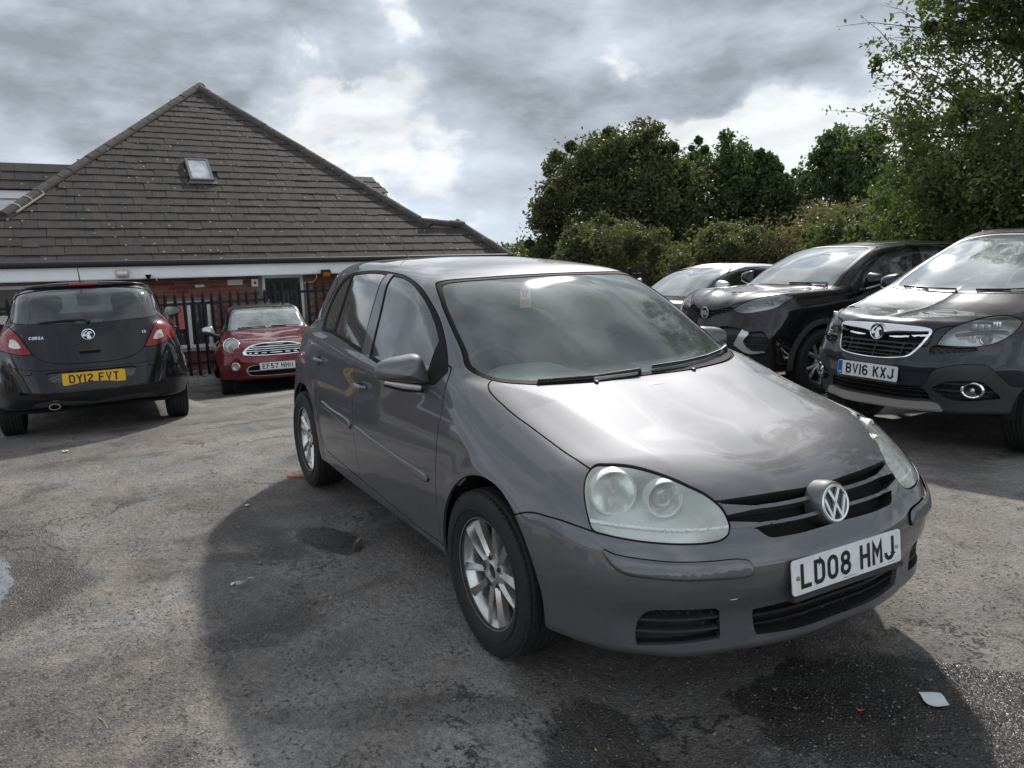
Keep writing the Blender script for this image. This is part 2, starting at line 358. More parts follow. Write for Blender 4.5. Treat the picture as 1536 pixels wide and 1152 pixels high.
MT['lamp_grey'] = simple('lamp_housing', (.38, .41, .40), .35, .6)
MT['lamp_dark'] = simple('lamp_housing_dark', (.05, .05, .055), .3, .4)
MT['red_lens'] = simple('red_lens', (.20, .004, .008), .2, coat=.8, spec=.1)
MT['clear_rear'] = simple('rear_clear_lens', (.50, .46, .46), .15, .3, coat=1.0)
MT['amber'] = simple('amber_bulb', (.55, .18, .02), .2)
MT['plate_white'] = simple('plate_white', (.66, .68, .68), .35, var=.10, vscale=18)
MT['plate_yellow'] = simple('plate_yellow', (.75, .44, .015), .35)
MT['plate_blue'] = simple('plate_blue', (.01, .08, .38), .35)
MT['ink'] = simple('plate_ink', (.008, .008, .009), .4)
MT['rust'] = simple('rusty_screw', (.35, .18, .08), .6, .3)
MT['paper'] = simple('paper_tag', (.75, .75, .72), .7)
MT['print_red'] = simple('red_print', (.6, .18, .14), .7)
MT['lamp_bright'] = simple('lamp_bowl_grey', (.55, .59, .56), .30, .55); MT['lamp_white'] = simple('lamp_rim_white', (.85, .90, .86), .3, .1); MT['bowl'] = simple('aged_reflector', (.80, .84, .80), .22, .85)
MT['badge_metal'] = simple('bright_badge_metal', (.78, .79, .80), .28, .7)
MT['skylight'] = glass('sky_sheen_pane', (.8, .85, .88), .45, (.8, .84, .88), gain=1.3)  # heavy milky haze whitens the pane in place of reflected bright sky
# ---------------------------------------------------------------- car body maths
def sp(x, pts):
    """smooth (cubic Hermite) interpolation through pts = [(x, y), ...]"""
    a = np.array(sorted(pts), float); xs, ys = a[:, 0], a[:, 1]
    h = np.diff(xs); s = np.diff(ys) / h
    m = np.empty_like(ys); m[0], m[-1] = s[0], s[-1]
    if len(xs) > 2:
        m[1:-1] = (s[:-1] * h[1:] + s[1:] * h[:-1]) / (h[1:] + h[:-1])
        m[1:-1] = np.where(s[:-1] * s[1:] <= 0, m[1:-1] * .3, m[1:-1])
    x = np.asarray(x, float); xc = np.clip(x, xs[0], xs[-1])
    i = np.clip(np.searchsorted(xs, xc) - 1, 0, len(xs) - 2)
    t = (xc - xs[i]) / h[i]; t2 = t * t; t3 = t2 * t
    y = (2*t3 - 3*t2 + 1) * ys[i] + (t3 - 2*t2 + t) * h[i] * m[i] + (3*t2 - 2*t3) * ys[i+1] + (t3 - t2) * h[i] * m[i+1]
    return y + np.where(x < xs[0], (x - xs[0]) * m[0], 0) + np.where(x > xs[-1], (x - xs[-1]) * m[-1], 0)

_tab = {}
def fs(x, pts):
    """the same through a fine lookup table: value and slope"""
    k = id(pts)
    if k not in _tab:
        g = np.linspace(-6, 3, 9001)
        full = pts + [(-a, b) for a, b in pts if a > 0] if pts[0] == (0, 0) else pts
        v = sp(g, full); _tab[k] = (g, v, np.gradient(v, g), pts)
    g, v, d, _ = _tab[k]
    t = np.clip((np.asarray(x, float) + 6) * 1000, 0, 8998.999); i = t.astype(np.int64); t = t - i; w = 1 - t
    return v[i]*w + v[i+1]*t, d[i]*w + d[i+1]*t

def rmax(a, b, r):
    u = np.maximum(a + r, 0); v = np.maximum(b + r, 0)
    return np.where((u > 0) & (v > 0), np.sqrt(u*u + v*v) - r, np.maximum(a, b))
def smin(a, b, k):
    h = np.maximum(k - np.abs(a - b), 0) / k
    return np.minimum(a, b) - h*h*k*.25

def body_sdf(P, p):
    """signed distance like function of a car body; x forward from the front axle, y half width, z up"""
    x, y, z = p[:, 0], np.abs(p[:, 1]), p[:, 2]
    wp, wpd = fs(x, P['plan']); sc_, scd = fs(z, P['section'])
    w = wp - sc_
    for (ax, az, rr, amp, wid) in P.get('flare', []):
        r = np.hypot(x - ax, z - az); w = w + amp * np.exp(-((r - rr) / wid) ** 2)
    for (f,) in P.get('wmod', []): w = w + f(x, z)
    d_side = (y - w) / np.sqrt(1 + wpd**2 * .5 + scd**2)
    xf, xfd = fs(z, P['nose']); dr, drd = fs(y, P['nose_drop'])
    xx = xf - dr
    if 'nose_mod' in P: xx = xx + P['nose_mod'](y, z)
    d_front = (x - xx) / np.sqrt(1 + np.minimum(xfd**2, 9) + drd**2)
    xr, xrd = fs(z, P['tail']); tr, trd = fs(y, P['tail_drop'])
    d_rear = (xr + tr - x) / np.sqrt(1 + np.minimum(xrd**2, 9) + trd**2)
    hc, hcd = fs(x, P['hood']); hd, hdd = fs(y, P['hood_drop'])
    H = hc - hd
    if 'hood_mod' in P: H = H + P['hood_mod'](x, y)
    d_top = (z - H) / np.sqrt(1 + np.minimum(hcd**2, 9) + hdd**2)
    bt, _ = fs(x, P['bottom'])
    rs, _ = fs(x, P['shoulder_r'])
    low = rmax(d_side, d_front, P['r_front'])
    low = rmax(low, d_rear, P['r_rear'])
    low = rmax(low, d_top, rs)
    low = rmax(low, bt - z, .03)
    # greenhouse
    gz, gzd = fs(z, P['gh_section']); gx, gxd = fs(x, P['gh_taper'])
    g_side = (y - gz + gx) / np.sqrt(1 + gzd**2 + gxd**2)
    wx, wxd = fs(z, P['screen']); wy, wyd = fs(y, P['screen_drop'])
    g_ws = (x - wx + wy) / np.sqrt(1 + wxd**2 + wyd**2)
    bx, bxd = fs(z, P['rear_screen']); by, byd = fs(y, P['rear_screen_drop'])
    g_rs = (bx + by - x) / np.sqrt(1 + np.minimum(bxd**2, 16) + byd**2)
    rx, rxd = fs(x, P['roof']); ry, ryd = fs(y, P['roof_drop'])
    g_roof = (z - rx + ry) / np.sqrt(1 + rxd**2 + ryd**2)
    gh = rmax(g_side, g_ws, P['r_apillar'])
    gh = rmax(gh, g_rs, P['r_cpillar'])
    gh = rmax(gh, g_roof, P['r_roof'])
    gh = np.maximum(gh, .5 - z)
    return smin(low, gh, P['fillet'])

def grad(F, p, e=2e-3):
    g = np.empty_like(p)
    for k in range(3):
        q = p.copy(); q[:, k] += e; a = F(q); q[:, k] -= 2*e; g[:, k] = (a - F(q)) / (2*e)
    return g
def project(F, p, n=3, cap=.02):
    for _ in range(n):
        f = F(p); g = grad(F, p); s = f / np.maximum((g*g).sum(1), .05)
        s = np.clip(s, -cap, cap); p = p - g * s[:, None]
    g = grad(F, p); return p, g / np.maximum(np.linalg.norm(g, axis=1), 1e-9)[:, None]

def surface_mesh(F, lo, hi, h):
    """surface nets over y >= 0 with a coarse to fine pass, projected on the surface and mirrored; returns V, N, T"""
    lo = np.array(lo, float); hi = np.array(hi, float); lo[1] = -2*h
    n = np.ceil((hi - lo) / h).astype(int) + 2; c = 5; nc = n // c + 2; n = nc * c + 1
    ci = np.stack(np.meshgrid(*[np.arange(k + 1) for k in nc], indexing='ij'), -1).reshape(-1, 3)
    fc = F(lo + ci * (h * c)).reshape(nc + 1)
    near = np.abs(fc) < h * c * 3.2
    cell = np.zeros(nc, bool)
    for a in (0, 1):
        for b in (0, 1):
            for d in (0, 1): cell |= near[a:a+nc[0], b:b+nc[1], d:d+nc[2]]
    G = np.repeat(np.repeat(np.repeat(fc[:-1, :-1, :-1], c, 0), c, 1), c, 2).astype(np.float32)
    m = np.repeat(np.repeat(np.repeat(cell, c, 0), c, 1), c, 2)
    idx = np.argwhere(m); out = np.empty(len(idx), np.float32)
    for s in range(0, len(idx), 400000): out[s:s+400000] = F(lo + idx[s:s+400000] * h)
    G[m] = out; S = G < 0
    corners = [(a, b, d) for a in (0, 1) for b in (0, 1) for d in (0, 1)]
    sh = np.array(G.shape) - 1
    cnt = np.zeros(sh, np.int8)
    for a, b, d in corners: cnt += S[a:a+sh[0], b:b+sh[1], d:d+sh[2]]
    act = (cnt > 0) & (cnt < 8) & m[:-1, :-1, :-1]
    ac = np.argwhere(act); vid = -np.ones(sh, np.int64); vid[act] = np.arange(len(ac))
    acc = np.zeros((len(ac), 3)); wsum = np.zeros(len(ac))
    cv = {k: G[ac[:, 0]+k[0], ac[:, 1]+k[1], ac[:, 2]+k[2]].astype(float) for k in corners}
    for k in corners:
        for ax in range(3):
            if k[ax] == 0:
                k2 = tuple(1 if i == ax else k[i] for i in range(3))
                a, b = cv[k], cv[k2]; cr = (a < 0) != (b < 0)
                t = np.where(cr, a / np.where(a - b == 0, 1, a - b), 0)
                pt = np.tile(np.array(k, float), (len(ac), 1)); pt[:, ax] += t
                acc += pt * cr[:, None]; wsum += cr
    V = lo + (ac + acc / wsum[:, None]) * h
    Q = []
    for ax in range(3):
        a1, a2 = [(1, 2), (2, 0), (0, 1)][ax]
        sl0 = [slice(1, -1)] * 3; sl1 = [slice(1, -1)] * 3
        sl0[ax] = slice(0, G.shape[ax] - 1); sl1[ax] = slice(1, G.shape[ax])
        A, B = S[tuple(sl0)], S[tuple(sl1)]
        e = np.argwhere(A != B); st = A[tuple(e.T)]
        e = e + np.array([0 if i == ax else 1 for i in range(3)])
        def g(o1, o2):
            q = e.copy(); q[:, a1] -= o1; q[:, a2] -= o2; return vid[tuple(q.T)]
        q = np.stack([g(1, 1), g(0, 1), g(0, 0), g(1, 0)], 1)
        q[~st] = q[~st][:, ::-1]; Q.append(q)
    Q = np.concatenate(Q); Q = Q[(Q >= 0).all(1)]
    V, N = project(F, V, 2, h)
    # keep y > 0 half: drop quads wholly beyond the middle plane, then clip there
    T = np.concatenate([Q[:, [0, 1, 2]], Q[:, [0, 2, 3]]])
    M = (V, N, T); M = cut(M, -V[:, 1])[0]
    V, N, T = M
    V = V.copy(); on = np.abs(V[:, 1]) < 1e-9
    V2 = V * [1, -1, 1]; N2 = N * [1, -1, 1]; T2 = T[:, ::-1] + len(V)
    return compact((np.concatenate([V, V2]), np.concatenate([N, N2]), np.concatenate([T, T2])))

def compact(M):
    V, N, T = M
    if len(T) == 0: return (V[:0], N[:0], T)
    u, inv = np.unique(T, return_inverse=True)
    return (V[u], N[u], inv.reshape(T.shape))

def cut(M, f):
    """split a triangle mesh along f = 0: returns (part with f < 0, part with f > 0)"""
    V, N, T = M
    if len(T) == 0: return M, M
    f = np.where(np.abs(f) < 1e-7, 1e-7, f)
    neg = f < 0; tn = neg[T]; c = tn.sum(1)
    res = [T[c == 3], T[c == 0]]
    mx = T[(c == 1) | (c == 2)]
    if len(mx) == 0: return compact((V, N, res[0])), compact((V, N, res[1]))
    mn = neg[mx]; cc = mn.sum(1)
    odd = np.where(cc == 1, np.argmax(mn, 1), np.argmin(mn, 1))     # the lone corner
    r = np.arange(len(mx)); a = mx[r, odd]; b = mx[r, (odd+1) % 3]; d = mx[r, (odd+2) % 3]
    e = np.concatenate([np.sort(np.stack([a, b], 1), 1), np.sort(np.stack([a, d], 1), 1)])
    ue, inv = np.unique(e, axis=0, return_inverse=True); inv = inv.ravel()
    t = f[ue[:, 0]] / (f[ue[:, 0]] - f[ue[:, 1]])
    nv = V[ue[:, 0]] + (V[ue[:, 1]] - V[ue[:, 0]]) * t[:, None]
    nn = N[ue[:, 0]] + (N[ue[:, 1]] - N[ue[:, 0]]) * t[:, None]
    nn /= np.maximum(np.linalg.norm(nn, axis=1), 1e-9)[:, None]
    ab = inv[:len(mx)] + len(V); ad = inv[len(mx):] + len(V)
    lone = np.stack([a, ab, ad], 1); q1 = np.stack([ab, b, d], 1); q2 = np.stack([ab, d, ad], 1)
    ln = neg[a]
    res[0] = np.concatenate([res[0], lone[ln], q1[~ln], q2[~ln]])
    res[1] = np.concatenate([res[1], lone[~ln], q1[ln], q2[ln]])
    V = np.concatenate([V, nv]); N = np.concatenate([N, nn])
    return compact((V, N, res[0])), compact((V, N, res[1]))

def curve(pts, closed=True, n=8):
    """Catmull-Rom through points; a point given as (u, v, 1) is a sharp corner"""
    P = [np.array(p[:2], float) for p in pts]; C = [len(p) > 2 for p in pts]; m = len(P); out = []
    segs = m if closed else m - 1
    for i in range(segs):
        p1, p2 = P[i], P[(i+1) % m]
        p0 = P[i-1] if (closed or i > 0) else p1; p3 = P[(i+2) % m] if (closed or i+2 < m) else p2
        if C[i]: p0 = p1
        if C[(i+1) % m]: p3 = p2
        d0 = max(np.linalg.norm(p1-p0), 1e-6)**.5; d1 = max(np.linalg.norm(p2-p1), 1e-6)**.5; d2 = max(np.linalg.norm(p3-p2), 1e-6)**.5
        m1 = (p2-p1)/1.0; m2 = m1.copy()
        if d0 > 2e-3: m1 = d1*((p1-p0)/d0 - (p2-p0)/(d0+d1) + (p2-p1)/d1)
        if d2 > 2e-3: m2 = d1*((p2-p1)/d1 - (p3-p1)/(d1+d2) + (p3-p2)/d2)
        for k in range(n):
            t = k/n; out.append((2*t**3-3*t**2+1)*p1 + (t**3-2*t**2+t)*m1 + (3*t**2-2*t**3)*p2 + (t**3-t**2)*m2)
    if not closed: out.append(P[-1])
    return np.array(out)

def poly_sd(u, v, poly):
    """signed distance to a closed polygon, negative inside; far points get a rough value"""
    poly = np.asarray(poly, float)
    lo = poly.min(0) - .12; hi = poly.max(0) + .12
    near = (u > lo[0]) & (u < hi[0]) & (v > lo[1]) & (v < hi[1])
    out = np.full(len(u), .12); U, W = u[near], v[near]
    d = np.full(len(U), 9.); inside = np.zeros(len(U), bool)
    for i in range(len(poly)):
        a, b = poly[i], poly[(i+1) % len(poly)]; ab = b - a; L = ab @ ab
        if L < 1e-12: continue
        t = np.clip(((U-a[0])*ab[0] + (W-a[1])*ab[1]) / L, 0, 1)
        d = np.minimum(d, np.hypot(U - a[0] - t*ab[0], W - a[1] - t*ab[1]))
        cnd = ((a[1] > W) != (b[1] > W))
        if cnd.any():
            xi = a[0] + (W - a[1]) / (b[1] - a[1] if b[1] != a[1] else 1e-9) * ab[0]
            inside ^= cnd & (U < xi)
    out[near] = np.where(inside, -d, d)
    return out

def offset(M, d):
    return (M[0] + M[1] * d, M[1], M[2])
def joinm(*Ms):
    V, N, T, o = [], [], [], 0
    for m in Ms:
        if len(m[2]) == 0: continue
        V.append(m[0]); N.append(m[1]); T.append(m[2] + o); o += len(m[0])
    if not V: return (np.zeros((0, 3)), np.zeros((0, 3)), np.zeros((0, 3), int))
    return (np.concatenate(V), np.concatenate(N), np.concatenate(T))
def rim_edges(M):
    V, N, T = M
    e = np.concatenate([T[:, [0, 1]], T[:, [1, 2]], T[:, [2, 0]]])
    key = np.sort(e, 1); k = key[:, 0] * (len(V) + 1) + key[:, 1]
    u, first, cnt = np.unique(k, return_index=True, return_counts=True)
    return e[first[cnt == 1]]
def flange(M, depth=.012, keep_mid=True):
    """turn the cut edges of a panel inwards so that it has thickness"""
    V, N, T = M
    if len(T) == 0: return M
    e = rim_edges(M)
    if keep_mid: e = e[~((np.abs(V[e[:, 0], 1]) < 1e-5) & (np.abs(V[e[:, 1], 1]) < 1e-5))]
    if len(e) == 0: return M
    a, b = V[e[:, 0]], V[e[:, 1]]; a2 = a - N[e[:, 0]] * depth; b2 = b - N[e[:, 1]] * depth
    fn = np.cross(b - a, N[e[:, 0]]); fn /= np.maximum(np.linalg.norm(fn, axis=1), 1e-9)[:, None]
    k = len(e); v = np.concatenate([a, b, b2, a2]); n = np.concatenate([fn]*4); i = np.arange(k)
    t = np.concatenate([np.stack([i+k, i, i+3*k], 1), np.stack([i+k, i+3*k, i+2*k], 1)])
    return joinm(M, (v, n, t))
HATCH = dict(
    plan=[(-3.45, 0.7358), (-3.2, 0.7932), (-2.9, 0.8359), (-2.578, 0.8575), (-2.2, 0.8667), (-1.3, 0.8707), (-0.6, 0.8705), (0, 0.8666), (0.35, 0.8586), (0.6, 0.8403), (0.95, 0.7862)],
    section=[(0.1, 0.1), (0.17, 0.06), (0.22, 0.026), (0.3, 0.004), (0.4, -0.003), (0.5, -0.005), (0.6, -0.0016), (0.7, 0.0075), (0.8, 0.024), (0.88, 0.0475), (0.95, 0.0732), (1.02, 0.1012), (1.1, 0.1429)],
    nose=[(0.1, 0.83), (0.17, 0.856), (0.22, 0.864), (0.3, 0.862), (0.38, 0.866), (0.45, 0.884), (0.52, 0.89), (0.58, 0.868), (0.64, 0.834), (0.7, 0.797), (0.76, 0.76), (0.85, 0.689), (1.0, 0.525)],
    nose_drop=[(0, 0), (0.2, 0.0038), (0.4, 0.0451), (0.6, 0.117), (0.7, 0.1944), (0.8, 0.2904), (0.9, 0.4088)],
    tail=[(0.1, -3.1216), (0.2, -3.2215), (0.35, -3.2914), (0.5, -3.316), (0.6, -3.3101), (0.75, -3.2683), (0.9, -3.2348), (1.05, -3.2074), (1.2, -3.1407)],
    tail_drop=[(0, 0), (0.3, 0.0199), (0.5, 0.0663), (0.7, 0.1527), (0.85, 0.264)],
    hood=[(-3.5, 0.9535), (-2.9, 1.0298), (-2.3, 1.0349), (-1.5, 1.023), (-0.6, 1.0014), (-0.3, 0.9802), (-0.1, 0.9393), (0.1, 0.8908), (0.3, 0.8456), (0.45, 0.8171), (0.6, 0.7825), (0.7, 0.7613), (0.8, 0.7288), (0.95, 0.6401)],
    hood_drop=[(0, 0), (0.3, -0.012), (0.5, -0.012), (0.6, -0.009), (0.7, -0.002), (0.8, 0.0234), (0.9, 0.061)],
    bottom=[(-3.5, 0.3273), (-3.0, 0.2915), (-2.3, 0.2442), (-0.4, 0.2609), (0.4, 0.2615), (0.9, 0.2362)],
    shoulder_r=[(-3.4, .05), (-2.4, .045), (-.8, .045), (-.3, .07), (.1, .12), (.5, .13), (.9, .10)],
    r_front=.12, r_rear=.16,
    gh_section=[(0.3, 0.7037), (0.6, 0.7788), (0.8, 0.8236), (0.92, 0.8331), (1.0, 0.7974), (1.1, 0.7525), (1.2, 0.7052), (1.3, 0.6584), (1.4, 0.609), (1.5, 0.5514)],
    gh_taper=[(-3.4, 0.2446), (-3.0, 0.1446), (-2.6, 0.0758), (-2.2, 0.0322), (-1.6, -0.0005), (-1.1, -0.0061), (-0.8, 0.0135), (-0.5, 0.0465), (-0.3, 0.0745), (0, 0.1277)],
    screen=[(0.6, 0.3159), (0.8, 0.054), (0.94, -0.1472), (1.05, -0.311), (1.15, -0.4685), (1.25, -0.6398), (1.33, -0.783), (1.4, -0.9173), (1.5, -1.1582)],
    screen_drop=[(0, 0), (0.2, -0.0102), (0.4, 0.0211), (0.6, 0.0783), (0.75, 0.1536), (0.9, 0.2487)],
    rear_screen=[(0.9, -3.2581), (1.0, -3.2207), (1.15, -3.1423), (1.3, -3.0418), (1.38, -2.9695), (1.5, -2.8219)],
    rear_screen_drop=[(0, 0), (0.3, 0.0349), (0.5, 0.0827), (0.7, 0.1695), (0.8, 0.2559)],
    roof=[(-3.4, 1.3275), (-3.1, 1.3921), (-2.8, 1.4402), (-2.4, 1.4708), (-2.0, 1.4716), (-1.6, 1.4582), (-1.3, 1.4368), (-1.1, 1.4176), (-0.9, 1.3906), (-0.5, 1.2874)],
    roof_drop=[(0, 0), (0.2, 0.0044), (0.4, 0.0141), (0.55, 0.0342), (0.7, 0.073)],
    r_apillar=.10, r_cpillar=.10, r_roof=.075, fillet=.035,
    flare=[(.042, .33, .375, .008, .05), (-2.55, .33, .372, .008, .05)],
    arches=[(.042, .33, .368), (-2.55, .33, .365)], box=((-3.45, 0, .08), (1.0, .98, 1.56)))
def _hatch_crease(x, y):
    yc = np.interp(x, [-.4, -.22, -.01, .35, .58, .72], [.66, .62, .515, .482, .452, .405]); d = np.abs(y) - yc
    return -.16*((np.sqrt(d*d+.018**2)+d)*.5 - .009) * np.clip((x+.45)/.25, 0, 1)
HATCH['hood_mod'] = _hatch_crease
def pw(v, pts):
    a = np.array(sorted(pts), float); v = np.asarray(v, float)
    s0 = (a[1, 1]-a[0, 1])/(a[1, 0]-a[0, 0]); s1 = (a[-1, 1]-a[-2, 1])/(a[-1, 0]-a[-2, 0])
    return np.interp(v, a[:, 0], a[:, 1]) + np.where(v < a[0, 0], (v-a[0, 0])*s0, 0) + np.where(v > a[-1, 0], (v-a[-1, 0])*s1, 0)
KINDS_ = dict(plan='xY', section='z1', nose='zx', nose_drop='y1', tail='zx', tail_drop='y1', hood='xz', hood_drop='y1', bottom='xz', shoulder_r='x1',
              gh_section='zY', gh_taper='x1', screen='zx', screen_drop='y1', rear_screen='zx', rear_screen_drop='y1', roof='xz', roof_drop='y1')
def remap(P, xm, zm, ys):
    Q = dict(P)
    def mp(v, k):
        return float(pw(v, xm)) if k == 'x' else float(pw(v, zm)) if k == 'z' else (v*ys if k in 'yY' else v)
    for k, (a, b) in KINDS_.items():
        Q[k] = [(0 if u == 0 and a == 'y' else round(mp(u, a), 4), round(mp(v, b), 4)) for u, v in P[k]]
    return Q
XM_C = [(-3.32, -3.19), (-2.578, -2.511), (0, 0), (.89, .81)]; ZM_C = [(.25, .25), (.62, .62), (.96, .99), (1.47, 1.485)]
COMPACT = remap(HATCH, XM_C, ZM_C, .985)
COMPACT.update(arches=[(.02, .32, .35), (-2.511, .32, .35)], flare=[(0, .32, .36, .01, .05), (-2.511, .32, .36, .012, .06)], box=((-3.45, 0, .08), (.95, .95, 1.56)))
XM_M = [(-3.32, -3.0), (-2.578, -2.467), (-1.6, -1.75), (-1.0, -1.13), (-.26, -.52), (0, -.2), (.45, .35), (.89, .72)]; ZM_M = [(.25, .22), (.5, .5), (.70, .76), (.96, .985), (1.37, 1.34), (1.47, 1.41)]
MINI = remap(HATCH, XM_M, ZM_M, .955)
MINI.update(arches=[(0, .315, .345), (-2.467, .315, .345)], flare=[(0, .31, .36, .015, .05), (-2.467, .31, .36, .015, .05)], box=((-3.2, 0, .08), (.9, .93, 1.48)), r_roof=.06)
XM_S = [(-3.32, -3.37), (-2.578, -2.555), (-1, -.98), (0, 0), (.89, .90)]; ZM_S = [(.25, .27), (.5, .62), (.72, .97), (.96, 1.13), (1.37, 1.53), (1.47, 1.64)]
SUV = remap(HATCH, XM_S, ZM_S, 1.01)
SUV.update(arches=[(.02, .36, .40), (-2.555, .36, .40)], flare=[(0, .36, .41, .022, .07), (-2.555, .36, .41, .022, .07)], box=((-3.55, 0, .1), (1.05, 1.0, 1.75)))
XM_G = [(-3.32, -3.55), (-2.578, -2.65), (-1, -1.0), (0, 0), (.89, .93)]; ZM_G = [(.25, .27), (.5, .60), (.72, .90), (.96, 1.10), (1.37, 1.54), (1.47, 1.66)]
CROSS = remap(HATCH, XM_G, ZM_G, 1.04)
CROSS.update(arches=[(.02, .36, .40), (-2.65, .36, .40)], flare=[(0, .36, .41, .02, .07), (-2.65, .36, .41, .02, .07)], box=((-3.75, 0, .1), (1.1, 1.02, 1.78)))
XM_T = [(-3.32, -3.4), (-2.578, -2.6), (-1, -1.0), (0, 0), (.89, .85)]; ZM_T = [(.25, .25), (.5, .55), (.72, .88), (.96, 1.06), (1.37, 1.50), (1.47, 1.59)]
BOXY = remap(HATCH, XM_T, ZM_T, 1.01)
BOXY.update(arches=[(.02, .34, .38), (-2.6, .34, .38)], flare=[(0, .34, .41, .015, .07), (-2.6, .34, .41, .015, .07)], box=((-3.6, 0, .1), (1.0, 1.0, 1.72)))
# where they stand: x, y, z of the front axle on the ground, heading, nose-up slope
POSE = dict(COMPACT=(-9.24, -1.79, -.175, -3.211, .0), MINI=(-10.306, .558, -.57, -.119, .05), SUV=(-1.187, 3.883, -.049, -1.621, 0), CROSS=(-3.84, 4.695, -.056, -1.596, .02), BOXY=(-6.45, 4.9, -.05, -1.58, 0))
# body tables fitted car by car
COMPACT.update(
    plan=[(-3.309,0.729),(-3.08,0.783),(-2.806,0.823),(-2.511,0.841),(-2.143,0.849),(-1.266,0.853),(-0.584,0.853),(0.0,0.851),(0.319,0.844),(0.546,0.827),(0.865,0.775)],
    section=[(0.1,0.108),(0.17,0.067),(0.22,0.03),(0.3,0.005),(0.4,-0.008),(0.5,-0.019),(0.6,-0.018),(0.707,-0.006),(0.816,0.014),(0.903,0.042),(0.979,0.071),(1.048,0.102),(1.126,0.146)],
    nose=[(0.1,0.755),(0.17,0.779),(0.22,0.786),(0.3,0.784),(0.38,0.788),(0.45,0.804),(0.52,0.81),(0.58,0.79),(0.642,0.759),(0.707,0.725),(0.772,0.692),(0.87,0.627),(1.029,0.478)],
    nose_drop=[(0,0),(0.197,0.004),(0.394,0.045),(0.591,0.117),(0.69,0.194),(0.788,0.29),(0.886,0.409)],
    hood=[(-3.355,0.983),(-2.806,1.058),(-2.24,1.063),(-1.461,1.051),(-0.584,1.03),(-0.292,1.01),(-0.097,0.968),(0.091,0.915),(0.273,0.866),(0.41,0.835),(0.546,0.797),(0.637,0.774),(0.728,0.738),(0.865,0.642)],
    hood_drop=[(0,0),(0.295,-0.012),(0.492,-0.012),(0.591,-0.009),(0.69,-0.002),(0.788,0.023),(0.886,0.061)],
    bottom=[(-3.355,0.321),(-2.897,0.318),(-2.24,0.285),(-0.39,0.303),(0.364,0.3),(0.819,0.269)],
    gh_section=[(0.3,0.729),(0.6,0.801),(0.816,0.841),(0.947,0.842),(1.029,0.784),(1.126,0.729),(1.223,0.698),(1.32,0.666),(1.417,0.625),(1.514,0.573)],
    gh_taper=[(-3.263,0.218),(-2.897,0.117),(-2.531,0.049),(-2.143,0.012),(-1.558,-0.021),(-1.071,-0.031),(-0.779,-0.007),(-0.487,0.032),(-0.292,0.067),(0.0,0.127)],
    screen=[(0.6,0.287),(0.816,0.049),(0.968,-0.143),(1.077,-0.303),(1.174,-0.456),(1.272,-0.623),(1.349,-0.763),(1.417,-0.893),(1.514,-1.128)],
    screen_drop=[(0,0),(0.197,-0.01),(0.394,0.021),(0.591,0.078),(0.739,0.154),(0.886,0.249)],
    roof=[(-3.263,1.346),(-2.989,1.403),(-2.714,1.445),(-2.338,1.469),(-1.948,1.466),(-1.558,1.455),(-1.266,1.438),(-1.071,1.424),(-0.877,1.403),(-0.487,1.308)],
    roof_drop=[(0,0),(0.197,0.004),(0.394,0.02),(0.542,0.046),(0.69,0.091)],
    rear_screen=[(0.925,-3.182),(1.029,-3.121),(1.174,-3.031),(1.32,-2.925),(1.398,-2.848),(1.514,-2.703)],
    rear_screen_drop=[(0,0),(0.295,0.026),(0.492,0.078),(0.69,0.168),(0.788,0.258)],
    tail=[(0.1,-3.054),(0.2,-3.139),(0.35,-3.192),(0.5,-3.203),(0.6,-3.189),(0.761,-3.146),(0.925,-3.111),(1.077,-3.083),(1.223,-3.019)],
    tail_drop=[(0,0),(0.295,0.055),(0.492,0.066),(0.69,0.12),(0.837,0.203)],
)
POSE['COMPACT'] = (-9.031, -1.952, -0.154, -3.1651, 0.0)
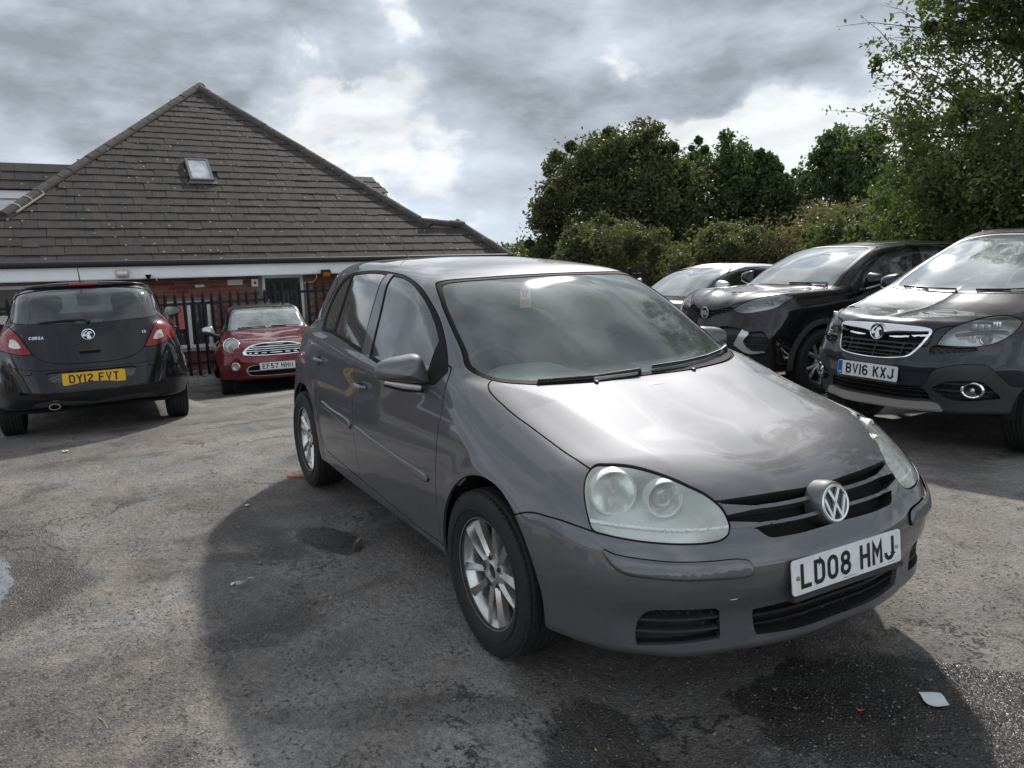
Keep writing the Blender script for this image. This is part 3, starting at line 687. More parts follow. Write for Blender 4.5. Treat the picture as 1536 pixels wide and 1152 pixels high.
MINI.update(
    plan=[(-3.093,0.697),(-2.914,0.753),(-2.698,0.795),(-2.467,0.818),(-2.19,0.832),(-1.44,0.837),(-0.8,0.836),(-0.2,0.832),(0.228,0.823),(0.476,0.804),(0.77,0.751)],
    section=[(0.052,0.097),(0.13,0.042),(0.186,-0.007),(0.276,-0.042),(0.388,-0.058),(0.5,-0.059),(0.63,-0.042),(0.76,-0.008),(0.847,0.036),(0.916,0.083),(0.976,0.125),(1.037,0.158),(1.106,0.202)],
    nose=[(0.052,0.672),(0.13,0.693),(0.186,0.699),(0.276,0.696),(0.366,0.698),(0.444,0.711),(0.526,0.715),(0.604,0.696),(0.682,0.668),(0.76,0.637),(0.812,0.607),(0.89,0.549),(1.02,0.412)],
    nose_drop=[(0,0),(0.191,0.024),(0.382,0.059),(0.573,0.124),(0.668,0.196),(0.764,0.287),(0.86,0.401)],
    hood=[(-3.129,0.979),(-2.698,1.045),(-2.263,1.049),(-1.647,1.039),(-0.8,1.02),(-0.553,1.002),(-0.323,0.966),(-0.078,0.924),(0.167,0.885),(0.35,0.86),(0.476,0.83),(0.56,0.812),(0.644,0.784),(0.77,0.681)],
    hood_drop=[(0,0),(0.286,-0.012),(0.477,-0.011),(0.573,-0.008),(0.668,-0.001),(0.764,0.024),(0.86,0.062)],
    bottom=[(-3.129,0.281),(-2.77,0.257),(-2.263,0.222),(-0.635,0.261),(0.289,0.288),(0.728,0.289)],
    gh_section=[(0.276,0.648),(0.63,0.711),(0.847,0.747),(0.95,0.753),(1.02,0.726),(1.106,0.691),(1.193,0.656),(1.279,0.627),(1.361,0.603),(1.431,0.571)],
    gh_taper=[(-3.058,0.25),(-2.77,0.158),(-2.483,0.097),(-2.19,0.059),(-1.75,0.03),(-1.233,0.019),(-0.965,0.027),(-0.718,0.05),(-0.553,0.069),(-0.2,0.115)],
    screen=[(0.63,0.186),(0.847,-0.134),(0.968,-0.382),(1.063,-0.563),(1.149,-0.693),(1.236,-0.834),(1.305,-0.952),(1.361,-1.063),(1.431,-1.294)],
    screen_drop=[(0,0),(0.191,-0.01),(0.382,0.021),(0.573,0.078),(0.716,0.153),(0.86,0.248)],
    roof=[(-3.058,1.309),(-2.842,1.371),(-2.627,1.414),(-2.337,1.444),(-2.043,1.448),(-1.75,1.436),(-1.44,1.414),(-1.233,1.392),(-1.048,1.364),(-0.718,1.269)],
    roof_drop=[(0,0),(0.191,0.005),(0.382,0.009),(0.525,0.023),(0.668,0.057)],
    rear_screen=[(0.933,-2.955),(1.02,-2.929),(1.149,-2.872),(1.279,-2.8),(1.347,-2.748),(1.431,-2.642)],
    rear_screen_drop=[(0,0),(0.286,0.035),(0.477,0.083),(0.668,0.17),(0.764,0.256)],
    tail=[(0.052,-2.857),(0.164,-2.929),(0.332,-2.979),(0.5,-2.997),(0.63,-2.993),(0.803,-2.963),(0.933,-2.939),(1.063,-2.919),(1.193,-2.871)],
    tail_drop=[(0,0),(0.286,0.02),(0.477,0.066),(0.668,0.153),(0.812,0.264)],
)
POSE['MINI'] = (-10.2657, 0.566, -0.6442, -0.1254, 0.05)
SUV.update(
    plan=[(-3.513,0.742),(-3.238,0.801),(-2.909,0.846),(-2.555,0.869),(-2.178,0.88),(-1.279,0.885),(-0.588,0.885),(0.0,0.88),(0.354,0.869),(0.607,0.849),(0.961,0.792)],
    section=[(0.06,0.099),(0.158,0.06),(0.228,0.026),(0.34,0.005),(0.48,-0.002),(0.62,-0.003),(0.779,0.001),(0.938,0.011),(1.023,0.026),(1.077,0.046),(1.123,0.067),(1.188,0.091),(1.267,0.13)],
    nose=[(0.06,0.808),(0.158,0.824),(0.228,0.824),(0.34,0.82),(0.452,0.835),(0.55,0.867),(0.652,0.878),(0.747,0.845),(0.843,0.798),(0.938,0.775),(0.997,0.772),(1.057,0.728),(1.169,0.587)],
    nose_drop=[(0,0),(0.202,-0.003),(0.404,0.068),(0.606,0.169),(0.707,0.275),(0.808,0.391),(0.909,0.522)],
    hood=[(-3.568,1.131),(-2.909,1.214),(-2.277,1.229),(-1.479,1.226),(-0.588,1.21),(-0.294,1.185),(-0.098,1.133),(0.101,1.065),(0.303,1.021),(0.455,1.008),(0.607,0.993),(0.708,0.988),(0.809,0.977),(0.961,0.853)],
    hood_drop=[(0,0),(0.303,-0.015),(0.505,-0.013),(0.606,-0.006),(0.707,0.004),(0.808,0.034),(0.909,0.075)],
    bottom=[(-3.568,0.361),(-3.018,0.327),(-2.277,0.277),(-0.392,0.319),(0.405,0.341),(0.91,0.328)],
    gh_section=[(0.34,0.713),(0.779,0.796),(1.023,0.848),(1.103,0.864),(1.169,0.832),(1.267,0.785),(1.364,0.729),(1.462,0.669),(1.563,0.61),(1.673,0.548)],
    gh_taper=[(-3.458,0.249),(-3.018,0.149),(-2.579,0.08),(-2.178,0.035),(-1.579,0.0),(-1.08,-0.01),(-0.784,0.002),(-0.49,0.022),(-0.294,0.04),(0.0,0.085)],
    screen=[(0.779,0.365),(1.023,0.113),(1.117,-0.076),(1.218,-0.235),(1.315,-0.404),(1.413,-0.599),(1.491,-0.768),(1.563,-0.914),(1.673,-1.158)],
    screen_drop=[(0,0),(0.202,-0.007),(0.404,0.012),(0.606,0.058),(0.757,0.12),(0.909,0.205)],
    roof=[(-3.458,1.477),(-3.128,1.544),(-2.799,1.599),(-2.377,1.636),(-1.978,1.644),(-1.579,1.642),(-1.279,1.636),(-1.08,1.623),(-0.882,1.594),(-0.49,1.489)],
    roof_drop=[(0,0),(0.202,0.008),(0.404,0.004),(0.555,0.01),(0.707,0.037)],
    rear_screen=[(1.09,-3.302),(1.169,-3.261),(1.315,-3.175),(1.462,-3.064),(1.541,-2.985),(1.673,-2.823)],
    rear_screen_drop=[(0,0),(0.303,0.035),(0.505,0.083),(0.707,0.17),(0.808,0.256)],
    tail=[(0.06,-3.152),(0.2,-3.262),(0.41,-3.339),(0.62,-3.366),(0.779,-3.359),(0.99,-3.313),(1.09,-3.276),(1.218,-3.246),(1.364,-3.173)],
    tail_drop=[(0,0),(0.303,0.02),(0.505,0.066),(0.707,0.153),(0.859,0.264)],
)
POSE['SUV'] = (-1.2614, 3.938, -0.0725, -1.6096, -0.0)
CROSS.update(
    plan=[(-3.708,0.765),(-3.404,0.825),(-3.041,0.869),(-2.65,0.892),(-2.255,0.901),(-1.314,0.905),(-0.6,0.904),(0.0,0.899),(0.366,0.891),(0.627,0.872),(0.993,0.815)],
    section=[(0.072,0.1),(0.164,0.06),(0.23,0.026),(0.336,0.004),(0.468,-0.003),(0.6,-0.004),(0.736,-0.001),(0.873,0.009),(0.967,0.025),(1.033,0.048),(1.092,0.073),(1.164,0.101),(1.25,0.142)],
    nose=[(0.072,0.87),(0.164,0.895),(0.23,0.901),(0.336,0.897),(0.442,0.899),(0.534,0.915),(0.627,0.919),(0.709,0.895),(0.791,0.861),(0.873,0.828),(0.933,0.809),(1.008,0.773),(1.143,0.642)],
    nose_drop=[(0,0),(0.208,0.025),(0.416,0.065),(0.624,0.134),(0.728,0.204),(0.832,0.294),(0.936,0.406)],
    hood=[(-3.768,1.085),(-3.041,1.155),(-2.359,1.15),(-1.523,1.13),(-0.6,1.104),(-0.3,1.09),(-0.1,1.077),(0.104,1.069),(0.314,1.06),(0.47,1.054),(0.627,1.025),(0.732,0.995),(0.836,0.953),(0.993,0.819)],
    hood_drop=[(0,0),(0.312,-0.019),(0.52,-0.023),(0.624,-0.023),(0.728,-0.018),(0.832,0.009),(0.936,0.048)],
    bottom=[(-3.768,0.372),(-3.162,0.325),(-2.359,0.262),(-0.4,0.284),(0.418,0.285),(0.94,0.252)],
    gh_section=[(0.336,0.732),(0.736,0.808),(0.967,0.853),(1.067,0.862),(1.143,0.823),(1.25,0.776),(1.358,0.725),(1.465,0.673),(1.576,0.621),(1.696,0.562)],
    gh_taper=[(-3.647,0.243),(-3.162,0.145),(-2.677,0.078),(-2.255,0.037),(-1.627,0.007),(-1.105,0.004),(-0.8,0.025),(-0.5,0.057),(-0.3,0.086),(0.0,0.139)],
    screen=[(0.736,0.316),(0.967,0.043),(1.083,-0.159),(1.197,-0.317),(1.304,-0.476),(1.411,-0.663),(1.497,-0.813),(1.576,-0.949),(1.696,-1.198)],
    screen_drop=[(0,0),(0.208,0.0),(0.416,0.033),(0.624,0.091),(0.78,0.167),(0.936,0.261)],
    roof=[(-3.647,1.48),(-3.283,1.543),(-2.919,1.593),(-2.464,1.625),(-2.046,1.628),(-1.627,1.619),(-1.314,1.598),(-1.105,1.57),(-0.9,1.525),(-0.5,1.403)],
    roof_drop=[(0,0),(0.208,0.009),(0.416,0.023),(0.572,0.051),(0.728,0.096)],
    rear_screen=[(1.05,-3.475),(1.143,-3.43),(1.304,-3.334),(1.465,-3.213),(1.552,-3.125),(1.696,-2.946)],
    rear_screen_drop=[(0,0),(0.312,0.035),(0.52,0.083),(0.728,0.17),(0.832,0.256)],
    tail=[(0.072,-3.309),(0.204,-3.43),(0.402,-3.515),(0.6,-3.545),(0.736,-3.538),(0.925,-3.487),(1.05,-3.447),(1.197,-3.413),(1.358,-3.333)],
    tail_drop=[(0,0),(0.312,0.02),(0.52,0.066),(0.728,0.153),(0.884,0.264)],
)
POSE['CROSS'] = (-3.9042, 4.7442, -0.1052, -1.6517, 0.02)
BOXY.update(
    plan=[(-3.54,0.743),(-3.271,0.801),(-2.947,0.844),(-2.6,0.866),(-2.217,0.875),(-1.304,0.879),(-0.6,0.879),(0.0,0.875),(0.334,0.867),(0.573,0.849),(0.907,0.794)],
    section=[(0.07,0.1),(0.154,0.06),(0.214,0.026),(0.31,0.004),(0.43,-0.003),(0.55,-0.005),(0.7,-0.002),(0.85,0.007),(0.94,0.024),(1.0,0.048),(1.052,0.073),(1.124,0.101),(1.21,0.143)],
    nose=[(0.07,0.793),(0.154,0.818),(0.214,0.825),(0.31,0.823),(0.406,0.827),(0.49,0.844),(0.58,0.85),(0.67,0.829),(0.76,0.796),(0.85,0.761),(0.91,0.726),(0.978,0.658),(1.103,0.501)],
    nose_drop=[(0,0),(0.202,0.004),(0.404,0.045),(0.606,0.117),(0.707,0.194),(0.808,0.29),(0.909,0.409)],
    hood=[(-3.594,1.055),(-2.947,1.135),(-2.318,1.14),(-1.507,1.128),(-0.6,1.104),(-0.3,1.082),(-0.1,1.044),(0.096,1.008),(0.286,0.974),(0.43,0.953),(0.573,0.927),(0.668,0.911),(0.764,0.887),(0.907,0.76)],
    hood_drop=[(0,0),(0.303,-0.012),(0.505,-0.012),(0.606,-0.009),(0.707,-0.002),(0.808,0.023),(0.909,0.061)],
    bottom=[(-3.594,0.343),(-3.055,0.3),(-2.318,0.243),(-0.4,0.263),(0.382,0.264),(0.86,0.233)],
    gh_section=[(0.31,0.712),(0.7,0.787),(0.94,0.832),(1.03,0.841),(1.103,0.804),(1.21,0.757),(1.318,0.708),(1.425,0.659),(1.527,0.607),(1.617,0.547)],
    gh_taper=[(-3.486,0.244),(-3.055,0.145),(-2.624,0.078),(-2.217,0.035),(-1.608,0.004),(-1.101,-0.001),(-0.8,0.018),(-0.5,0.05),(-0.3,0.077),(0.0,0.129)],
    screen=[(0.7,0.306),(0.94,0.052),(1.045,-0.15),(1.157,-0.319),(1.264,-0.482),(1.371,-0.659),(1.457,-0.807),(1.527,-0.945),(1.617,-1.188)],
    screen_drop=[(0,0),(0.202,-0.001),(0.404,0.031),(0.606,0.088),(0.757,0.161),(0.909,0.254)],
    roof=[(-3.486,1.409),(-3.163,1.478),(-2.839,1.529),(-2.42,1.571),(-2.014,1.602),(-1.608,1.618),(-1.304,1.605),(-1.101,1.581),(-0.9,1.545),(-0.5,1.425)],
    roof_drop=[(0,0),(0.202,-0.014),(0.404,0.006),(0.555,0.036),(0.707,0.084)],
    rear_screen=[(1.015,-3.333),(1.103,-3.293),(1.264,-3.208),(1.425,-3.1),(1.509,-3.022),(1.617,-2.863)],
    rear_screen_drop=[(0,0),(0.303,0.035),(0.505,0.083),(0.707,0.17),(0.808,0.256)],
    tail=[(0.07,-3.186),(0.19,-3.294),(0.37,-3.369),(0.55,-3.396),(0.7,-3.389),(0.902,-3.344),(1.015,-3.308),(1.157,-3.279),(1.318,-3.207)],
    tail_drop=[(0,0),(0.303,0.02),(0.505,0.066),(0.707,0.153),(0.859,0.264)],
)
POSE['BOXY'] = (-6.4067, 4.9902, -0.417, -1.5798, 0.0)
def _crest(x, y): return .020*(np.exp(-np.abs(y)/.09)-.35) * np.clip((x+.35)/.2, 0, 1) * np.clip((.85-x)/.3, 0, 1)
def _ridges(x, y):
    k = np.clip((x+.35)/.2, 0, 1) * np.clip((.9-x)/.3, 0, 1); yc = np.interp(x, [-.3, .8], [.46, .16]); d = np.abs(y)-yc
    return k*(.009*np.exp(-(d/.05)**2*.5) - .006*np.exp(-((d-.09)/.05)**2))
MINI['hood_mod'] = BOXY['hood_mod'] = COMPACT['hood_mod'] = lambda x, y: 0.0
SUV['hood_mod'] = _crest; CROSS['hood_mod'] = _ridges
# ---------------------------------------------------------------- building a car from its surface
AX = {'xz': lambda V: (V[:, 0], V[:, 2]), 'yz': lambda V: (np.abs(V[:, 1]), V[:, 2]), 'xy': lambda V: (V[:, 0], np.abs(V[:, 1])),
      'sz': lambda V: (np.abs(V[:, 1]) - V[:, 0], V[:, 2]), 'tz': lambda V: (np.abs(V[:, 1]) + V[:, 0], V[:, 2])}
COND = {'side': lambda V, N: np.abs(N[:, 1]) > .42, 'front': lambda V, N: (V[:, 0] > .1) & (N[:, 2] > -.75), 'top': lambda V, N: N[:, 2] > .25,
        'screen': lambda V, N: (N[:, 0] > .15) & (V[:, 0] < .1), 'rear': lambda V, N: N[:, 0] < -.1, 'bonnet': lambda V, N: (N[:, 2] > .2) & (V[:, 0] > -.6),
        'nose': lambda V, N: (N[:, 0] > .05) & (V[:, 0] > .1), 'all': lambda V, N: np.ones(len(V), bool)}
class Car:
    def __init__(s, P, h, root):
        s.P = P; s.root = root; F = lambda p: body_sdf(P, p); s.F = F
        s.M = surface_mesh(F, *P['box'], h)
        V, N, T = s.M
        for ax, az, r in P['arches']:
            s.M = cut(s.M, np.where(np.abs(s.M[0][:, 1]) > .45, np.hypot(s.M[0][:, 0]-ax, s.M[0][:, 2]-az) - r, .2 + 0*s.M[0][:, 0]))[1]
        f = np.where(s.M[1][:, 2] < -.8, -1., 1.) * np.where(s.M[0][:, 2] < .36, 1, 0) + np.where(s.M[0][:, 2] < .36, 0, 1.)
        under = (f[s.M[2]] < 0).all(1)
        s.obj('underbody', (s.M[0], s.M[1], s.M[2][under]), MT['void'])
        s.M = compact((s.M[0], s.M[1], s.M[2][~under])); s.glassholes = None
    def obj(s, name, M, mat, parent=None, **k):
        M = compact(M) if len(M[2]) else M
        if len(M[2]) == 0: print('EMPTY PART', name); return None
        return tri_mesh(name, M, MT[mat] if isinstance(mat, str) else mat, parent or s.root, **k)
    def field(s, M, axes, poly, cond='all', smooth=True, extra=None):
        if smooth: poly = curve(poly)
        u, v = AX[axes](M[0]); f = poly_sd(u, v, poly)
        c = COND[cond](M[0], M[1])
        if extra is not None: c = c & extra(M[0])
        return np.where(c, f, .12)
    def take(s, axes, poly, cond='all', gap=0, smooth=True, extra=None, src=None):
        """cut a region out of the remaining shell (or out of src); a gap leaves a sunk dark joint round it"""
        M = src if src is not None else s.M
        f = s.field(M, axes, poly, cond, smooth, extra)
        if gap:
            inner, rest = cut(M, f + gap)
            f2 = s.field(rest, axes, poly, cond, smooth, extra)
            band, rest = cut(rest, f2 - gap)
            s.joint = joinm(getattr(s, 'joint', joinm()), offset(band, -.007))
        else: inner, rest = cut(M, f)
        if src is not None: return inner, rest
        s.M = rest; return inner
    def split(s, M):
        c = M[0][M[2]][:, :, 1].mean(1)
        return compact((M[0], M[1], M[2][c < 0])), compact((M[0], M[1], M[2][c > 0]))
    def pair(s, name, M, mat, parents=None, **k):
        return [s.obj(name, m, mat, (parents[i] if parents else None), **k) for i, m in enumerate(s.split(M))]
    def raised(s, M, axes, poly, cond, out, w):
        """a strip standing proud with softly rounded edges"""
        F_ = lambda m: s.field(m, axes, poly, cond); bands = []; rest = M
        for lv in (-w*.12, -w*.35, -w*.65, -w):
            inner, ring = cut(rest, F_(rest) - lv); bands.append(ring); rest = inner
        m = joinm(*(bands + [rest])); f = np.clip(-F_(m)/w, 0, 1); h = out*np.sqrt(1-(1-f)**2)
        V = m[0] + m[1]*h[:, None]; T = m[2]; key = np.unique(np.round(V*2e4).astype(np.int64), axis=0, return_inverse=True)[1].ravel()
        fn = np.cross(V[T[:, 1]]-V[T[:, 0]], V[T[:, 2]]-V[T[:, 0]]); acc = np.zeros((key.max()+1, 3))
        for k in range(3): np.add.at(acc, key[T[:, k]], fn)
        N = acc[key]; N /= np.maximum(np.linalg.norm(N, axis=1), 1e-12)[:, None]; return (V, N, T)
    def shell(s, M, depth): return flange(M, depth)
    def thick(s, M, out, depth): return flange(offset(M, out), out + depth)
    def on(s, x, y, z, axis):
        """put a point on the surface by moving it along one axis from outside"""
        t = np.linspace(1.2, -.0, 1201); p = np.tile(np.array([x, y, z], float), (len(t), 1))
        sg = -1 if (axis == 0 and x < -1.3) else 1
        if axis == 0: p[:, 0] = (-1.3 + sg*(t*2.4))
        else: p[:, axis] = t*(1.7 if axis == 2 else 1.1)*(np.sign(y) if axis == 1 else 1)
        f = s.F(p); k = np.argmax(f < 0); return Vector(p[k])
    def normal(s, p): g = grad(s.F, np.array([p], float))[0]; return Vector(g / np.linalg.norm(g))
    def finish(s, h_in=-.03, shell_mat='paint_grey', name='body_shell', liner_depth=.40):
        P = s.P
        s.obj(name, flange(s.M, .012), shell_mat)
        if hasattr(s, 'joint') and len(s.joint[2]): s.obj('panel_joint', s.joint, 'void', kind='stuff')
        for ax, az, r in P['arches']:
            for sy in (-1, 1):
                w = .84
                g = Geo(); n = 20
                g.lathe([(r+.004, sy*(w-.005)), (r+.012, sy*(w-.06)), (r+.012, sy*(w-liner_depth)), (.03, sy*(w-liner_depth))], 28, 'y', Matrix.Translation((ax, 0, az)), a0=-.12, a1=math.pi+.12)
                g.build('wheel_arch_liner', MT['void'], s.root)

def make_tyre(R, w, rim):
    g = Geo(); h = R - rim; W = w/2
    prof = [(rim-.012, -W*.80), (rim+.002, -W*.90), (rim+h*.25, -W*1.0), (rim+h*.55, -W*1.03), (rim+h*.80, -W*.95), (R-.012, -W*.84), (R-.003, -W*.74)]
    k = 4; xs = np.linspace(-.66, .66, k*2+2)
    for i in range(k+1):
        a = -.70 + i*(1.40/(k+1)) + .03; b = a + 1.40/(k+1) - .06
        prof += [(R-.001, W*a), (R, W*(a+b)/2), (R-.001, W*b)]
        if i < k: prof += [(R-.008, W*(b+.012)), (R-.008, W*(b+.048))]
    prof += [(R-.003, W*.74), (R-.012, W*.84), (rim+h*.80, W*.95), (rim+h*.55, W*1.03), (rim+h*.25, W*1.0), (rim+.002, W*.90), (rim-.012, W*.80)]
    g.lathe(prof, 72, 'y')
    for sy in (-1, 1):                                   # shoulder blocks and sidewall ring
        for i in range(84):
            a = 2*math.pi*i/84; m4 = Matrix.Rotation(-a, 4, 'Y')
            g.box((R-.016, min(sy*W*.78, sy*W*.885), -.0085), (R-.0045, max(sy*W*.78, sy*W*.885), .0085), m4)
        g.lathe([(rim+h*.30, sy*W*1.0), (rim+h*.31, sy*W*1.045), (rim+h*.36, sy*W*1.045), (rim+h*.37, sy*W*1.01)], 72, 'y')
    return g
def spoke(g, r0, r1, w0, w1, y0, y1, thick, a, twist=0, ridge=.010, lean=0):
    m4 = Matrix.Rotation(-a, 4, 'Y'); n = 7; V, F = [], []
    for i in range(n):
        t = i/(n-1); r = r0+(r1-r0)*t; w = w0+(w1-w0)*t**1.3; y = y0+(y1-y0)*math.sin(t*math.pi/2)*1.0; s = lean*t*t
        V += [(r, y+thick, s-w), (r, y+.004, s-w), (r, y-ridge*(1-.3*t), s-w*.15+twist*w*t), (r, y+.004, s+w), (r, y+thick, s+w)]
    for i in range(n-1):
        for j in range(4): F.append((i*5+j, i*5+j+1, (i+1)*5+j+1, (i+1)*5+j))
        F.append((i*5+4, i*5, (i+1)*5, (i+1)*5+4))
    g.add(V, F, m4)
def make_rim(rim, w, style):
    """outer face towards -y"""
    g = Geo(); W = w/2; f = -W*.80
    g.lathe([(rim-.006, f-.006), (rim+.004, f-.008), (rim+.006, f), (rim-.004, f+.010), (rim-.018, f+.022), (rim-.028, f+.05), (rim-.032, W*.6), (rim, W*.8)], 64, 'y')
    if style == 'ten':
        g.lathe([(.0, f+.026), (.028, f+.026), (.030, f+.018), (.036, f+.016), (.050, f+.022), (.072, f+.024), (.078, f+.040), (.074, f+.07)], 40, 'y')
        for i in range(10): spoke(g, .060, rim-.008, .0115, .0180, f+.026, f+.012, .030, 2*math.pi*i/10+.16, twist=.9 if i % 2 else -.9, ridge=.010, lean=.012 if i % 2 else -.012)
    elif style == 'five':
        g.lathe([(.0, f+.03), (.034, f+.03), (.036, f+.02), (.06, f+.024), (.074, f+.05)], 40, 'y')
        for i in range(5):
            for k in (-1, 1): spoke(g, .055, rim-.008, .017, .020, f+.030, f+.006, .030, 2*math.pi*i/5+k*.12+.3, ridge=.006, lean=k*.03)
    else:
        g.lathe([(0, f+.03), (.05, f+.03), (.07, f+.035), (rim-.03, f+.02), (rim-.012, f+.012)], 48, 'y')
    return g
def wheel_parts(R, w, rim, style, cap=False, rim_mat='rim'):
    """meshes shared by all wheels of a car"""
    root = make_rim(rim, w, style).build('wheel', MT[rim_mat])
    make_tyre(R, w, rim).build('tyre', MT['tyre'], root)
    f = -w/2*.80
    Geo().lathe([(.06, f+.075), (.14, f+.075), (.14, f+.085), (.06, f+.085)], 40, 'y').build('brake_disc', MT['brake'], root)
    b = Geo(); b.lathe([(.0, f+.085), (rim-.035, f+.10)], 32, 'y').build('brake_backplate', MT['void'], root)
    hg = Geo().lathe([(0, f+.0255), (.026, f+.0255)], 24, 'y'); hg.build('hub_centre', MT['chrome' if cap else 'black_trim'], root)
    for i in range(5):
        a = 2*math.pi*i/5 + .16 + math.pi/10
        m4 = Matrix.Translation((.056*math.cos(a), f+.020, .056*math.sin(a)))
        Geo().lathe([(0, -.004), (.0085, -.004), (.0105, .000), (.0105, .012)], 6, 'y', m4).build('wheel_bolt', MT['black_trim'], root)
    return root
def put_wheels(car, track, r, wb, proto, steer=0.0, spin=(0, .4, .9, 1.3)):
    k = 0
    for x in (0, -wb):
        for sy in (-1, 1):
            o = proto if k == 0 else copy_tree(proto)
            o.parent = car.root; o.location = (x, sy*track/2, r)
            rz = (0 if sy < 0 else math.pi) + (steer if x == 0 else 0)
            o.rotation_euler = (Matrix.Rotation(rz, 3, 'Z') @ Matrix.Rotation(spin[k], 3, 'Y')).to_euler(); k += 1

def rounded(name, lo, hi, r, mat, parent, m4=None, **k):
    return Geo().box(lo, hi, m4, bevel=r).build(name, MT[mat], parent, **k)
def ellipsoid_block(g, c, s, n=3.0, m4=None, U=20, W=12):
    V, F = [], []
    def sg(a, e): return math.copysign(abs(a)**e, a)
    e = 2.0/n
    for i in range(W+1):
        p = -math.pi/2 + math.pi*i/W
        for j in range(U):
            t = 2*math.pi*j/U
            V.append((c[0]+s[0]*sg(math.cos(p), e)*sg(math.cos(t), e), c[1]+s[1]*sg(math.cos(p), e)*sg(math.sin(t), e), c[2]+s[2]*sg(math.sin(p), e)))
    for i in range(W):
        for j in range(U): F.append((i*U+j, i*U+(j+1) % U, (i+1)*U+(j+1) % U, (i+1)*U+j))
    return g.add(V, F, m4)
def seat(parent, x, y, z, w=.50, mat='seat', rest=True):
    g = Geo()
    ellipsoid_block(g, (x+.05, y, z+.10), (.27, w/2, .09), 4)
    ellipsoid_block(g, (0, 0, .30), (.075, w/2*.96, .33), 4, Matrix.Translation((x-.20, y, z+.10)) @ Matrix.Rotation(math.radians(-22), 4, 'Y'))
    o = g.build('seat', MT[mat], parent, angle=60)
    if rest:
        g = Geo(); ellipsoid_block(g, (0, 0, .74), (.055, .13, .10), 3, Matrix.Translation((x-.20, y, z+.10)) @ Matrix.Rotation(math.radians(-20), 4, 'Y'))
        for s_ in (-.05, .05): g.tube([(x-.20-.60*.36, y+s_, z+.10+.60), (x-.20-.70*.35, y+s_, z+.10+.70)], .007, 6)
        g.build('headrest', MT[mat], o, angle=60)
    return o
def interior(car, floor=.30, dash_x=-.42, dash_z=.93, half=.66, seats=(-1.35, -2.2), z0=.42, wheel_y=-.36, w_off=0, light=False, tail=-3.0):
    r = car.root
    Geo().box((tail, -half, floor-.03), (-.15, half, floor)).build('cabin_floor', MT['void'], r)
    g = Geo(); prof = [(dash_x+.42, dash_z-.015), (dash_x+.2, dash_z+.012), (dash_x, dash_z+.012), (dash_x-.10, dash_z-.01), (dash_x-.16, dash_z-.08), (dash_x-.12, dash_z-.22), (dash_x+.06, dash_z-.45), (dash_x+.42, dash_z-.45)]
    ys = np.linspace(-half, half, 27); V = []; F = []
    for y in ys:
        hump = math.exp(-((y-wheel_y)/.17)**4)
        for i, (x, z) in enumerate(prof):
            xx = x - (.10 if i < 2 else 0)*(y/half)**2 * 1.6; V.append((xx - (.05*hump if i in (3, 4) else 0), y, z + (.050*hump if i in (2, 3) else (.02*hump if i == 1 else 0))))
    n = len(prof)
    for i in range(len(ys)-1):
        for j in range(n): F.append((i*n+j, i*n+(j+1) % n, (i+1)*n+(j+1) % n, (i+1)*n+j))
    dsh = Geo().add(V, F).build('dashboard', MT['dash'], r, angle=50)
    Geo().box((dash_x+.02, -.14, dash_z+.004), (dash_x+.16, .14, dash_z+.018), bevel=.006).build('centre_vent_tray', MT['black_trim'], dsh)
    cx, cz = dash_x-.30, dash_z-.075; m4 = Matrix.Translation((cx, wheel_y, cz)) @ Matrix.Rotation(math.radians(-24), 4, 'Y')
    g = Geo(); g.tube([(0, .185*math.cos(a), .185*math.sin(a)) for a in np.linspace(0, 2*math.pi, 41)], .0155, 8, False, m4)
    ellipsoid_block(g, (.02, 0, -.01), (.03, .075, .065), 3, m4)
    for a in (10, 170, 270): g.box((.005, .05, -.018), (.022, .18, .018), m4 @ Matrix.Rotation(math.radians(a), 4, 'X'))
    g.tube([(cx+.03, wheel_y, cz), (cx+.30, wheel_y, cz-.13)], .035, 10); g.build('steering_wheel', MT['black_trim'], r, angle=50)
    for x, k in zip(seats, (0, 1)):
        for y in (-.36, .36): seat(r, x, y, z0, .5 if k == 0 else .56)
